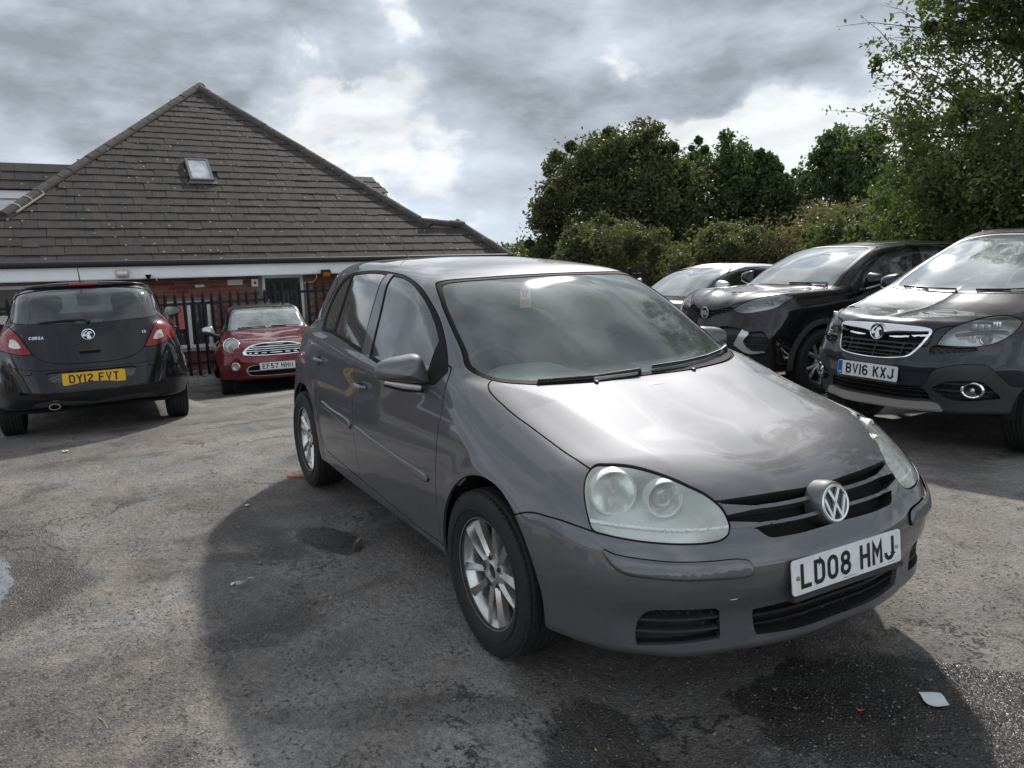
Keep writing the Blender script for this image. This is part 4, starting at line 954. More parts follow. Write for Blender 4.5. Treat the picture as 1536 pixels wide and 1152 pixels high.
# ---------------------------------------------------------------- the grey hatchback in front
def mirror_y(pts): return [(x, -y, z) for x, y, z in pts]
def number_plate(parent, centre, u, v, text, yellow=False, blue=False, rust=False, w=.52, surround=True):
    """u runs along the text, v up"""
    m4 = frame(centre, u, v)
    r = .012; pts = []
    for cx, cy, a0 in ((w/2-r, .0555-r, 0), (-w/2+r, .0555-r, 90), (-w/2+r, -.0555+r, 180), (w/2-r, -.0555+r, 270)):
        pts += [(cx+r*math.cos(math.radians(a0+a)), cy+r*math.sin(math.radians(a0+a))) for a in (0, 30, 60, 90)]
    o = Geo().prism(pts, .004, m4).build('number_plate', MT['plate_yellow' if yellow else 'plate_white'], parent)
    sh = .022 if blue else 0
    for gl in write_each(text, m4 @ Matrix.Translation((sh, .0, .0045)), h=.079, w=.050, stroke=.0135): gl.build('plate_letter', MT['ink'], o, smooth=False)
    if blue:
        Geo().box((-w/2+.003, -.052, .0042), (-w/2+.042, .052, .0048), m4).build('blue_band', MT['plate_blue'], o)
        gg = Geo(); write(gg, 'GB', m4 @ Matrix.Translation((-w/2+.023, -.034, .005)), h=.016, stroke=.003); gg.build('band_lettering', MT['plate_white'], o, smooth=False)
    if rust:
        for sx in (-1, 1): Geo().lathe([(0, .006), (.006, .005), (.0075, .0)], 12, 'z', m4 @ Matrix.Translation((sx*.236, -.002 if sx < 0 else .0, .004))).build('plate_screw', MT['rust' if sx < 0 else 'satin'], o)
        g = Geo(); g.box((-.03, -.0485, .0043), (.03, -.047, .0047), m4); g.box((.19, -.0465, .0043), (.225, -.0455, .0047), m4); g.build('maker_line', MT['ink'], o, smooth=False)
    if surround: Geo().box((-w/2-.002, -.0555-.016, -.014), (w/2+.002, -.0555-.002, .010), m4).build('plate_holder', MT['black_rough'], o)
    return o
MIRROR = [(-.125, -.058), (-.08, -.057), (0, -.046), (.08, -.030), (.116, -.020), (.127, -.006), (.126, .020), (.108, .042), (.055, .057), (.0, .063), (-.045, .067), (-.075, .060), (-.092, .038), (-.105, .0), (-.118, -.036)]
def side_mirror(car, c, s, sy, mat, arm, indicator=True):
    """housing lofted from its outline, domed to the front, flat to the rear; s = depth, half width, half height"""
    out = curve(MIRROR, True, 2); n = len(out); m_ = 10; ky, kz = s[1]/.125, s[2]/.066; V, F = [], []
    for i in range(m_+1):
        t = i/m_; k = max(0, 1-(1-t)**2.4)**.5; x = s[0]*(1-t)
        for u, v in out: V.append((x - .10*u*k*.35, u*ky*k, (v+.008)*kz*k - .008*kz))
    for i in range(m_):
        for j in range(n): F.append((i*n+j, i*n+(j+1) % n, (i+1)*n+(j+1) % n, (i+1)*n+j))
    F.append(tuple(m_*n+j for j in range(n))[::-1])
    m4 = Matrix.Translation((c[0], sy*c[1], c[2])) @ Matrix.Diagonal((1, sy, 1, 1))
    g = Geo().add(V, F if sy > 0 else [f[::-1] for f in F], m4); o = g.build('door_mirror', MT[mat], car.root, angle=50)
    base = Geo(); base.tube([(s[0]*.30, .095*ky, -.038*kz), (s[0]*.32, 0, -.060*kz), (s[0]*.32, -.10*ky, -.074*kz), (s[0]*.42, -.15*ky, -.082*kz), (s[0]*.5, -.20*ky, -.10*kz)], [.012, .020, .023, .026, .034], 8, True, m4)
    base.build('mirror_foot', MT['black_trim'], o)
    if indicator: Geo().tube([(s[0]*.52, .10*ky, -.030*kz), (s[0]*.60, .02*ky, -.050*kz), (s[0]*.58, -.06*ky, -.066*kz)], [.008, .013, .012], 8, True, m4).build('side_repeater', MT['clear_rear'], o)
    Geo().prism([(u*ky*.9, v*kz*.86) for u, v in out], .002, m4 @ frame((-.004, 0, 0), (0, 1, 0), (0, 0, 1))).build('mirror_glass', MT['chrome'], o)
    return o
def door_handle(car, doors_parent, x, z, sy, length=.15, mat='paint_grey'):
    p = car.on(x, sy*.9, z, 1); n = car.normal(p); u = Vector((1, 0, 0)); m4 = frame(p, u, n.cross(u)*1)
    w = m4.col[2].xyz
    s_ = 1 if w.dot(n) > 0 else -1
    h = Geo().tube([(-length/2, 0, s_*.002), (-length/2+.015, 0, s_*.026), (-.02, .001, s_*.034), (.03, .001, s_*.034), (length/2-.015, 0, s_*.026), (length/2, 0, s_*.002)], [.010, .0125, .0125, .0125, .0125, .010], 8, True, m4)
    o = h.build('door_handle', MT[mat], doors_parent)
    g = Geo(); g.lathe([(0, s_*.0012), (.030, s_*.0012), (.034, s_*.0008)], 20, 'z', m4 @ Matrix.Diagonal((1.35, 1.0, 1, 1))); g.build('handle_recess', MT['void'], doors_parent)
    return o
def wiper(car, pts):
    """arm and blade lying on the glass; pts = [(y, z)]"""
    P_ = [car.on(1.1, y, z, 0) for y, z in pts]; g = Geo()
    g.tube([P_[0]+Vector((.004, 0, -.02))] + [p + Vector((.006, 0, .012)) for p in P_], [.012, .009] + [.0045]*(len(P_)-1), 6); g.tube([p + Vector((.002, 0, .004)) for p in P_[len(P_)//3:]], .005, 6)
    return g.build('wiper', MT['black_trim'], car.root)
def grey_hatch():
    root = empty('parked_car', (0, 0, 0), label='grey metallic five door hatchback parked nearest, its nose turned towards the viewer', category='car', group='cars parked in the yard')
    car = Car(HATCH, .0125, root); P_ = 'paint_grey'
    # --- glass
    dlo = [(-2.50, 1.045), (-2.573, 1.105), (-2.575, 1.21), (-2.50, 1.318), (-2.33, 1.378), (-2.061, 1.403), (-1.75, 1.408), (-1.50, 1.398), (-1.348, 1.386), (-1.04, 1.332), (-.806, 1.236), (-.653, 1.137), (-.568, 1.066), (-.505, 1.000, 1), (-.53, .955), (-.80, .958), (-1.099, .966), (-1.317, .983), (-1.6, 1.003), (-1.879, 1.022), (-2.2, 1.038)]
    surr = car.take('xz', dlo, 'side', gap=.0015)
    inner_shell = car.M
    fg = [(-1.318, .999, 1), (-1.398, 1.198), (-1.492, 1.384, 1), (-1.343, 1.375), (-1.120, 1.337), (-.925, 1.275), (-.80, 1.208), (-.70, 1.143), (-.665, 1.115, 1), (-.655, .985, 1), (-.80, .972), (-1.102, .982)]
    rg = [(-2.120, 1.050, 1), (-2.165, 1.203), (-2.215, 1.380, 1), (-1.95, 1.394), (-1.70, 1.394), (-1.610, 1.388, 1), (-1.55, 1.19), (-1.475, 1.012, 1), (-1.8, 1.035)]
    qg = [(-2.475, 1.066), (-2.53, 1.14), (-2.50, 1.25), (-2.40, 1.335), (-2.255, 1.368, 1), (-2.20, 1.2), (-2.158, 1.058, 1)]
    bp = [(-1.325, .985, 1), (-1.405, 1.19), (-1.505, 1.392, 1), (-1.590, 1.392, 1), (-1.53, 1.18), (-1.462, .992, 1)]
    g1, surr = car.take('xz', fg, 'side', src=surr); g2, surr = car.take('xz', rg, 'side', src=surr); g3, surr = car.take('xz', qg, 'side', src=surr)
    pil, surr = car.take('xz', bp, 'side', src=surr)
    car.pair('window_surround', flange(surr, .01), 'rubber'); car.pair('door_pillar', car.thick(pil, .001, .01), P_)
    hole_parts = [g1, g2, g3]
    ws = [(0, .955), (.3, .960), (.55, .972), (.66, .990), (.690, 1.018), (.672, 1.085), (.652, 1.171), (.624, 1.262), (.572, 1.350), (.545, 1.362), (.318, 1.374), (0, 1.378), (-.318, 1.374), (-.5, 1.2), (-.5, .955)]
    wst = car.take('yz', ws, 'screen', gap=.002)
    wsi = [(0, .966), (.3, .971), (.55, .984), (.65, 1.003), (.672, 1.03), (.658, 1.085), (.639, 1.171), (.611, 1.262), (.562, 1.341), (.535, 1.353), (.318, 1.366), (0, 1.370), (-.3, 1.366), (-.5, 1.2), (-.5, .966)]
    wg, wrim = car.take('yz', wsi, 'screen', src=wst)
    car.obj('windscreen', offset(wg, -.004), 'screen')
    car.obj('windscreen_seal', flange(offset(wrim, -.001), .01), 'rubber')
    rw = [(-.6, 1.04), (0, 1.03), (.45, 1.04), (.575, 1.08), (.56, 1.2), (.50, 1.31), (.42, 1.34), (0, 1.355), (-.6, 1.34)]
    rwin = car.take('yz', rw, 'rear', gap=.002)
    gate = [(-.6, .58), (0, .58), (.42, .60), (.50, .72), (.60, .88), (.66, 1.02), (.62, 1.2), (.55, 1.35), (.45, 1.385), (0, 1.395), (-.6, 1.39)]
    rl = [(.50, .74), (.62, .70), (.80, .74), (.85, .85), (.82, .96), (.70, .99), (.56, .95), (.50, .85)]
    tl = car.take('yz', rl, 'rear', gap=.002, extra=lambda V: (V[:, 2] < 1.02))
    car.pair('tail_lamp', flange(tl, .02), 'red_lens')
    gp = car.take('yz', gate, 'rear', gap=.0025)
    tg = car.obj('tailgate', car.shell(gp, .012), P_); car.obj('rear_window', offset(rwin, -.004), 'side_glass', tg)
    # --- inner skin seen through the glass
    skin = inner_shell; f = car.field(skin, 'yz', ws, 'screen'); skin = cut(skin, f)[1]; f = car.field(skin, 'yz', rw, 'rear'); skin = cut(skin, f)[1]
    skin = cut(skin, .60 - skin[0][:, 2] + np.where(skin[0][:, 0] > -.15, 1., 0))[0]
    skin = cut(skin, np.where(skin[0][:, 0] > -.1, 1., -1.))[0]
    car.obj('cabin_lining', (skin[0]-skin[1]*.028, -skin[1], skin[2][:, ::-1]), 'lining')
    # --- doors
    fd = [(-.505, 1.02, 1), (-.42, .915), (-.397, .86), (-.398, .78), (-.394, .676), (-.390, .55), (-.384, .432), (-.36, .36), (-.33, .322, 1), (-.574, .311), (-.91, .320), (-1.41, .335, 1), (-1.452, .51), (-1.490, .65), (-1.502, .80), (-1.49, .90), (-1.475, 1.02, 1), (-1.2, 1.1), (-.8, 1.1)]
    rd = [(-1.475, 1.02, 1), (-1.49, .90), (-1.502, .80), (-1.490, .65), (-1.452, .51), (-1.41, .335, 1), (-1.70, .345), (-1.93, .352), (-2.06, .365), (-2.135, .42), (-2.165, .50), (-2.20, .58), (-2.275, .70), (-2.40, .82), (-2.47, .90), (-2.52, 1.04), (-2.2, 1.12), (-1.8, 1.12)]
    fdm = car.take('xz', fd, 'side', gap=.0028); rdm = car.take('xz', rd, 'side', gap=.0028)
    md = [(-1.462, .585), (-1.462, .612), (-1.2, .605), (-.75, .590), (-.475, .578), (-.462, .565), (-.475, .552), (-.75, .562), (-1.2, .577)]
    md2 = [(-2.09, .640), (-2.085, .650), (-1.9, .640), (-1.515, .615), (-1.515, .588), (-1.9, .612), (-2.07, .622)]
    def doors(M, md_, hx, hz, gl, nm):
        strip, M2 = car.take('xz', md_, 'side', src=M); ds = car.pair('door', car.shell(M2, .012), P_)
        car.pair('rubbing_strip', car.raised(strip, 'xz', md_, 'side', .011, .008), P_, ds); car.pair('window_glass', offset(gl, -.004), 'side_glass', ds)
        for d, sy in zip(ds, (-1, 1)): door_handle(car, d, hx, hz, sy)
        return ds
    fds = doors(fdm, md, -1.372, .835, g1, 'f'); rds = doors(rdm, md2, -2.235, .872, g2, 'r'); car.pair('quarter_window', offset(g3, -.004), 'side_glass')
    # --- front
    lampo = [(.17, .800), (.235, .795), (.258, .772), (.258, .743), (.245, .709), (.226, .675), (.20, .642), (.138, .633), (.066, .627), (-.021, .621), (-.116, .617), (-.204, .614), (-.292, .612), (-.345, .616), (-.371, .628), (-.376, .647), (-.365, .668), (-.342, .692), (-.308, .712), (-.262, .732), (-.192, .752), (-.119, .770), (-.024, .787), (.073, .798)]
    lamp = car.take('sz', lampo, 'front', gap=.003)
    lring = curve([(a[0]*.975-.0, .708+(a[1]-.708)*.955) for a in [(u+.06, v) for u, v in lampo]]); lring[:, 0] -= .06
    rimM = None
    lens = car.pair('headlamp', offset(lamp, -.002), 'lens')
    l2 = car.split(lamp)
    for k, sy in enumerate((-1, 1)):
        hp = lens[k]; m = l2[k]
        walls = offset(m, -.004); e = flange(walls, .105); nW = len(walls[2])
        wall = compact((e[0], e[1], e[2][nW:])); car.obj('lamp_housing', joinm(wall, offset(m, -.108)), 'lamp_bright', hp)
        for (yy, xx, zz, rr, ry) in ((.628, .500, .718, .068, 14), (.512, .612, .706, .054, 8)):
            m4 = Matrix.Translation((xx-.008, sy*yy, zz)) @ Matrix.Rotation(sy*math.radians(ry+10), 4, 'Z')
            prof = [(.012, -.052)] + [(rr*t, -.052 + .050*t*t) for t in (.3, .5, .7, .85, 1.0)]
            Geo().lathe(prof, 36, 'x', m4).build('reflector', MT['bowl'], hp)
            Geo().lathe([(rr, -.002), (rr+.001, .005), (rr+.006, .006), (rr+.008, -.002), (rr+.010, -.03)], 36, 'x', m4).build('bezel_ring', MT['lamp_white'], hp)
            Geo().lathe([(0, .0), (.010, -.003), (.012, -.012), (.012, -.05)], 16, 'x', m4).build('bulb', MT['satin'], hp)
            if rr < .06: ellipsoid_block(Geo(), (-.025, 0, 0), (.018, .032, .032), 2.2, m4).build('projector_eye', MT['clear_rear'], hp)
        st = car.field(m, 'sz', [(.30, .664), (.30, .674), (.138, .668), (-.1, .658), (-.30, .652), (-.40, .652), (-.40, .645), (-.30, .645), (-.1, .651), (.138, .660)], smooth=False)
        a, _ = cut(m, st); car.obj('lamp_divider', car.thick(a, -.005, .03), 'lamp_white', hp)
    # fog recess, centre grille, inner panel
    sg = [(-.005, .379), (-.045, .408), (-.151, .416), (-.30, .412), (-.338, .408, 1), (-.344, .305, 1), (-.203, .300), (.006, .292, 1), (.010, .336)]
    cg = [(-.5, .385), (-.5, .292), (0, .285), (.2, .287), (.340, .296, 1), (.350, .34), (.356, .385, 1), (.2, .392), (0, .394)]
    sgm = car.take('sz', sg, 'front', gap=0); cgm = car.take('yz', cg, 'nose', gap=0)
    for k, m in enumerate(car.split(sgm)):
        g = car.obj('bumper_grille', joinm(flange(m, .045), offset(m, -.05)) if False else flange(offset(m, -.0), .045), 'void')
        g.data.materials.clear(); g.data.materials.append(MT['black_trim'])
        bpy.data.objects.remove(g)
        e = flange(m, .045); gm = compact((e[0], e[1], e[2][len(m[2]):])); go = car.obj('bumper_grille', joinm(gm, offset(m, -.045)), 'black_trim')
        for z in (.318, .337, .356, .375, .394):
            b_, _ = cut(m, np.abs(m[0][:, 2]-z)-.0045); car.obj('grille_slat', car.thick(b_, -.006, .030), 'black_rough', go)
    e = flange(cgm, .06); go = car.obj('bumper_grille', joinm(compact((e[0], e[1], e[2][len(cgm[2]):])), offset(cgm, -.06)), 'void')
    for z in (.318, .352): b_, _ = cut(cgm, np.abs(cgm[0][:, 2]-z)-.006); car.obj('grille_slat', car.thick(b_, -.018, .035), 'black_trim', go)
    # bonnet
    bn = [(-.165, 0), (-.168, .345), (-.215, .54), (-.285, .655), (-.235, .694), (-.089, .703), (.073, .694), (.217, .689), (.34, .684), (.44, .672), (.500, .655), (.565, .590), (.66, .495), (.715, .425), (.727, .395, 1), (.740, .337), (.757, .229), (.765, .104), (.766, 0), (.757, -.3), (-.165, -.3)]
    bm_ = car.take('xy', bn, 'bonnet', gap=.0032)
    car.obj('bonnet', car.shell(bm_, .018), P_)
    # upper grille: dark recess, two painted slats and the badge
    gr = [(-.5, .72), (-.5, .602), (.0, .602), (.222, .602), (.295, .607), (.325, .632), (.405, .641, 1), (.398, .70), (.385, .72, 1)]
    grm = car.take('yz', gr, 'nose', gap=0)
    e = flange(grm, .055); go = car.obj('radiator_grille', joinm(compact((e[0], e[1], e[2][len(grm[2]):])), offset(grm, -.055)), 'void')
    for z0, z1, sl in ((.676, .681, .018), (.636, .641, .010)):
        yy = np.abs(grm[0][:, 1]); zc = (z0+z1)/2 + sl*(yy/.4)**2*.6; hw = (z1-z0)/2 + .010*np.clip((yy-.30)/.1, 0, 1)
        b_, _ = cut(grm, np.abs(grm[0][:, 2]-zc)-hw-.002); car.obj('grille_slat', car.thick(b_, .002, .045), P_, go)
    c = Vector((.828, 0, .658)); tilt = Matrix.Rotation(math.radians(-14), 4, 'Y'); m4 = Matrix.Translation(c) @ tilt
    bd = Geo().lathe([(.055, .008), (.0625, .012), (.067, .010), (.072, .0), (.075, -.02), (.076, -.05)], 48, 'x', m4).build('badge', MT[P_], car.root)
    Geo().lathe([(0, .006), (.055, .006)], 40, 'x', m4).build('badge_ground', MT['black_gloss'], bd)
    g = Geo(); g.lathe([(.0515, .006), (.0525, .014), (.0585, .015), (.0625, .010)], 48, 'x', m4)
    f4 = m4 @ frame((.0065, 0, 0), (0, 1, 0), (0, 0, 1)); q_ = .0525
    g.stroke([(-.0235, .046), (0, .0045), (.0235, .046)], .0105, .007, f4)
    g.stroke([(-.047, .020), (-.0215, -.045), (0, .0005), (.0215, -.045), (.047, .020)], .0100, .007, f4)
    g.build('badge_emblem', MT['badge_metal'], bd, angle=30)
    # bumper with its rubbing strips
    st = [(.155, .596), (.11, .586), (.06, .580), (-.098, .570), (-.302, .564), (-.43, .558), (-.47, .545), (-.478, .52), (-.465, .508), (-.304, .510), (-.1, .518), (.047, .528), (.113, .553)]
    stm = car.take('sz', st, 'front', gap=.0015)
    stp = car.raised(stm, 'sz', st, 'front', .014, .012)
    bp_ = [(.64, .620), (.611, .624), (.55, .642), (.488, .651), (.42, .652), (.353, .651), (.25, .643), (.15, .633), (.0, .632, 1), (-.4, .70), (-1.2, .70), (-1.2, .1), (.70, .1), (.64, .4)]
    bpm = car.take('sz', bp_, 'front', gap=.0026, extra=lambda V: V[:, 0] > .18)
    bo = car.obj('front_bumper', car.shell(bpm, .015), P_); car.pair('bumper_strip', stp, P_, [bo, bo])
    number_plate(root, (.895, 0, .482), (0, 1, 0), (-.10, 0, 1), 'LD08 HMJ', rust=True)
    # sill joint line kept as a narrow proud strip
    car.finish(shell_mat=P_)
    # mirrors
    for sy in (-1, 1):
        sm = [(-.672, 1.088, 1), (-.66, .97, 1), (-.52, .966, 1), (-.515, 1.005, 1), (-.58, 1.062, 1)]
        side_mirror(car, (-.655, .892, 1.003) if sy < 0 else (-.69, .868, .995), (.085, .122, .072), sy, P_, 0)
    wiper(car, [(.630, .998), (.56, .993), (.42, .984), (.25, .978), (.08, .974)]); wiper(car, [(.0, .966), (-.25, .967), (-.50, .972)])
    for y in (-.26, .26):
        p = car.on(-.12, y, .9, 2); ellipsoid_block(Geo(), (p.x, p.y, p.z+.002), (.014, .010, .006), 2.4).build('washer_jet', MT['black_trim'], root)
    p = car.on(1.1, -.43, .435, 0); n = car.normal(p); Geo().stroke([(-.012, 0), (.004, -.001), (.014, .0)], .0035, .0006, frame(p+n*.0004, Vector((0, 0, 1)).cross(n), (0, 0, 1))).build('paint_chip', MT['plate_white'], root, smooth=False)
    p = car.on(-2.75, 0, 1.3, 2); Geo().tube([p, p+Vector((-.02, 0, .02))], .012, 8).tube([p+Vector((-.01, 0, .01)), p+Vector((-.20, 0, .22)), p+Vector((-.33, 0, .36))], [.004, .003, .0015], 6).build('aerial', MT['black_trim'], root)
    interior(car, dash_x=-.47, dash_z=.945, half=.70, seats=(-1.38, -2.25), z0=.44)
    g = Geo(); ellipsoid_block(g, (-.93, 0, 1.325), (.02, .105, .033), 3); g.tube([(-.93, 0, 1.335), (-.945, 0, 1.358)], .012, 8); g.build('rear_view_mirror', MT['black_trim'], root)
    tg_ = Geo().box((-.86, -.185, 1.22), (-.858, -.125, 1.315)).build('price_tag', MT['paper'], root)
    gg = Geo(); write(gg, '17', frame((-.856, -.155, 1.29), (0, 1, 0), (0, 0, 1)), h=.03, stroke=.005); gg.build('tag_lettering', MT['ink'], tg_, smooth=False)
    Geo().box((-.857, -.180, 1.228), (-.8565, -.130, 1.262)).build('tag_print', MT['print_red'], tg_)
    proto = wheel_parts(.316, .205, .214, 'ten'); put_wheels(car, 1.535, .316, 2.578, proto, steer=.035)
    return root
grey_hatch()
# ---------------------------------------------------------------- the other parked cars
DLO = [(-2.50, 1.045), (-2.573, 1.105), (-2.575, 1.21), (-2.50, 1.318), (-2.33, 1.378), (-2.061, 1.403), (-1.75, 1.408), (-1.50, 1.398), (-1.348, 1.386), (-1.04, 1.332), (-.806, 1.236), (-.653, 1.137), (-.568, 1.066), (-.505, 1.000, 1), (-.53, .955), (-.80, .958), (-1.099, .966), (-1.317, .983), (-1.6, 1.003), (-1.879, 1.022), (-2.2, 1.038)]
FG = [(-1.318, .999, 1), (-1.398, 1.198), (-1.492, 1.378, 1), (-1.343, 1.372), (-1.146, 1.330), (-.957, 1.270), (-.845, 1.205), (-.70, 1.105), (-.64, 1.05), (-.60, .985, 1), (-.80, .972), (-1.102, .982)]
RG = [(-2.120, 1.055, 1), (-2.165, 1.203), (-2.215, 1.375, 1), (-1.95, 1.388), (-1.70, 1.388), (-1.610, 1.382, 1), (-1.55, 1.19), (-1.475, 1.012, 1), (-1.8, 1.035)]
QG = [(-2.475, 1.066), (-2.53, 1.14), (-2.50, 1.25), (-2.40, 1.335), (-2.255, 1.368, 1), (-2.20, 1.2), (-2.158, 1.058, 1)]
FD = [(-.505, 1.02, 1), (-.42, .915), (-.397, .86), (-.398, .78), (-.394, .676), (-.390, .55), (-.384, .432), (-.36, .36), (-.33, .322, 1), (-.574, .311), (-.91, .320), (-1.41, .335, 1), (-1.452, .51), (-1.490, .65), (-1.502, .80), (-1.49, .90), (-1.475, 1.02, 1), (-1.2, 1.1), (-.8, 1.1)]
RD = [(-1.475, 1.02, 1), (-1.49, .90), (-1.502, .80), (-1.490, .65), (-1.452, .51), (-1.41, .335, 1), (-1.70, .345), (-1.93, .352), (-2.06, .365), (-2.135, .42), (-2.165, .50), (-2.20, .58), (-2.275, .70), (-2.40, .82), (-2.47, .90), (-2.52, 1.04), (-2.2, 1.12), (-1.8, 1.12)]
def mp(poly, xm, zm): return [(float(pw(p[0], xm)), float(pw(p[1], zm))) + tuple(p[2:]) for p in poly]
def inset(poly, cx, cy, k): return [(cx+(p[0]-cx)*k, cy+(p[1]-cy)*k) + tuple(p[2:]) for p in poly]
def car_root(name, label, pose, group=None):
    x, y, z, yaw, pitch = pose
    r = empty('parked_car', (x, y, z), label=label, category='car', group='cars parked in the yard')
    r.rotation_euler = (Matrix.Rotation(yaw, 3, 'Z') @ Matrix.Rotation(-pitch, 3, 'Y')).to_euler(); return r
def common(P, root, h, pmat, xm, zm, ws, wsi, glassm='side_glass', screen='clear_screen', rear=None, doors=2, roof=None):
    car = Car(P, h, root)
    surr = car.take('xz', mp(DLO, xm, zm), 'side', gap=.002)
    shell0 = car.M
    gl = []
    for poly in (FG, RG, QG):
        g, surr = car.take('xz', mp(poly, xm, zm), 'side', src=surr); gl.append(g)
    car.pair('window_surround', flange(surr, .01), 'black_gloss')
    wst = car.take('yz', ws, 'screen', gap=.003); wg, wr = car.take('yz', wsi, 'screen', src=wst)
    car.obj('windscreen', offset(wg, -.004), screen); car.obj('windscreen_seal', flange(offset(wr, -.001), .01), 'black_trim')
    rw, gate, lampr = rear
    rwin = car.take('yz', rw, 'rear', gap=.003)
    skin = shell0
    for a, c in ((ws, 'screen'), (rw, 'rear')): skin = cut(skin, car.field(skin, 'yz', a, c))[1]
    lo = float(pw(.60, zm))
    skin = cut(skin, np.where(skin[0][:, 2] > lo, -1., 1.))[0]; skin = cut(skin, np.where(skin[0][:, 0] > float(pw(-.15, xm)), 1., -1.))[0]
    car.obj('cabin_lining', (skin[0]-skin[1]*.03, -skin[1], skin[2][:, ::-1]), 'dash')
    tl = car.take('yz', lampr, 'rear', gap=.003)
    gp = car.take('yz', gate, 'rear', gap=.003)
    tg = car.obj('tailgate', car.shell(gp, .012), pmat); car.obj('rear_window', offset(rwin, -.004), glassm, tg)
    car.gate = tg; car.tail = tl
    if roof is not None:
        rf, rest = cut(car.M, car.field(car.M, 'xy', roof, 'top')); car.M = rest; car.obj('roof', flange(rf, .01), 'paint_silver')
    fds = car.pair('door', car.shell(car.take('xz', mp(FD, xm, zm), 'side', gap=.003), .012), pmat)
    car.pair('window_glass', offset(gl[0], -.004), glassm, fds)
    for d, sy in zip(fds, (-1, 1)): door_handle(car, d, float(pw(-1.37, xm)), float(pw(.85, zm)), sy, mat=pmat)
    if doors == 4:
        rds = car.pair('door', car.shell(car.take('xz', mp(RD, xm, zm), 'side', gap=.003), .012), pmat)
        car.pair('window_glass', offset(gl[1], -.004), glassm, rds)
        for d, sy in zip(rds, (-1, 1)): door_handle(car, d, float(pw(-2.23, xm)), float(pw(.88, zm)), sy, mat=pmat)
    else: car.pair('side_window', offset(gl[1], -.004), glassm)
    car.pair('quarter_window', offset(gl[2], -.004), glassm); car.doors = fds
    return car
def recess(car, name, M, depth, mat='void', parent=None, slats=(), smat='black_trim', hw=.006, sdepth=.03, sin_=.008):
    e = flange(M, depth); go = car.obj(name, joinm(compact((e[0], e[1], e[2][len(M[2]):])), offset(M, -depth)), mat, parent)
    for z in slats:
        zz = M[0][:, 2] - (z if not callable(z) else z(M[0])); b, _ = cut(M, np.abs(zz)-hw)
        if len(b[2]): car.obj('grille_slat', car.thick(b, -sin_, sdepth), smat, go)
    return go
def ring_on(car, M, poly_o, poly_i, axes, cond, out, depth, mat, name, parent=None):
    a, _ = cut(M, car.field(M, axes, poly_o, cond)); _, b = cut(a, car.field(a, axes, poly_i, cond))
    return car.obj(name, car.thick(b, out, depth), mat, parent)
def griffin(parent, c, n, r=.055, lean=None):
    n = Vector(n).normalized(); u = Vector((0, 0, 1)).cross(n).normalized(); v = n.cross(u)
    m4 = frame(c, u, v)
    o = Geo().lathe([(0, .004), (r*.86, .004), (r*.88, .012), (r*.96, .014), (r, .008), (r, -.02)], 40, 'z', m4).build('badge', MT['chrome'], parent)
    Geo().lathe([(0, .0055), (r*.85, .0055)], 32, 'z', m4).build('badge_ground', MT['black_gloss'], o)
    k = r*.82; g = Geo()
    beast = [(-.15, -.95), (-.30, -.25), (-.22, .22), (.02, .55), (.30, .62), (.62, .42), (.66, .24), (.40, .22), (.26, .08), (.30, -.20), (.52, -.75), (.30, -.92)]
    wing = [(-.38, -.30), (-.92, -.38), (-.98, .02), (-.78, .38), (-.40, .72), (-.02, .90), (-.22, .60), (-.52, .34), (-.60, .05), (-.36, -.02)]
    for p in (beast, wing): g.prism([(a*k, b*k) for a, b in curve([(x, y) for x, y in p], True, 3)], .006, m4, .0055)
    g.build('badge_emblem', MT['chrome'], o, angle=30); return o
def front_lamp(car, M, pts, mat_h='lamp_grey', lensm='clear_lens', depth=.09, blocks=()):
    """pts = [(x, y, z, radius, turned out by degrees)]"""
    lens = car.pair('headlamp', offset(M, -.002), lensm)
    for (hp, m, sy) in zip(lens, car.split(M), (-1, 1)):
        e = flange(offset(m, -.004), depth); car.obj('lamp_housing', joinm(compact((e[0], e[1], e[2][len(m[2]):])), offset(m, -depth-.004)), mat_h, hp)
        for x, y, z, r, dg in pts:
            m4 = Matrix.Translation((x, sy*y, z)) @ Matrix.Rotation(sy*math.radians(dg), 4, 'Z')
            Geo().lathe([(.012, -.05)] + [(r*t, -.05+.05*t*t) for t in (.3, .5, .7, .85, 1)] + [(r*1.1, .002), (r*1.12, -.004)], 28, 'x', m4).build('reflector', MT['reflector'], hp)
            Geo().lathe([(0, .0), (.009, -.003), (.010, -.05)], 12, 'x', m4).build('bulb', MT['satin'], hp)
        for x, y, z, w_, h_ in blocks:
            m4 = Matrix.Translation((x, sy*y, z)) @ Matrix.Rotation(sy*math.radians(22), 4, 'Z')
            g = Geo()
            for k in range(3): g.box((-.03-.004*k, -w_/2+k*w_/3+.002, -h_/2), (-.006+.004*(k % 2), -w_/2+(k+1)*w_/3-.001, h_/2), m4, bevel=.003)
            g.build('reflector', MT['badge_metal'], hp)
    return lens
MT['clear_screen'] = glass('clear_windscreen', (.80, .88, .86), .24, (.70, .78, .78), gain=1.1)
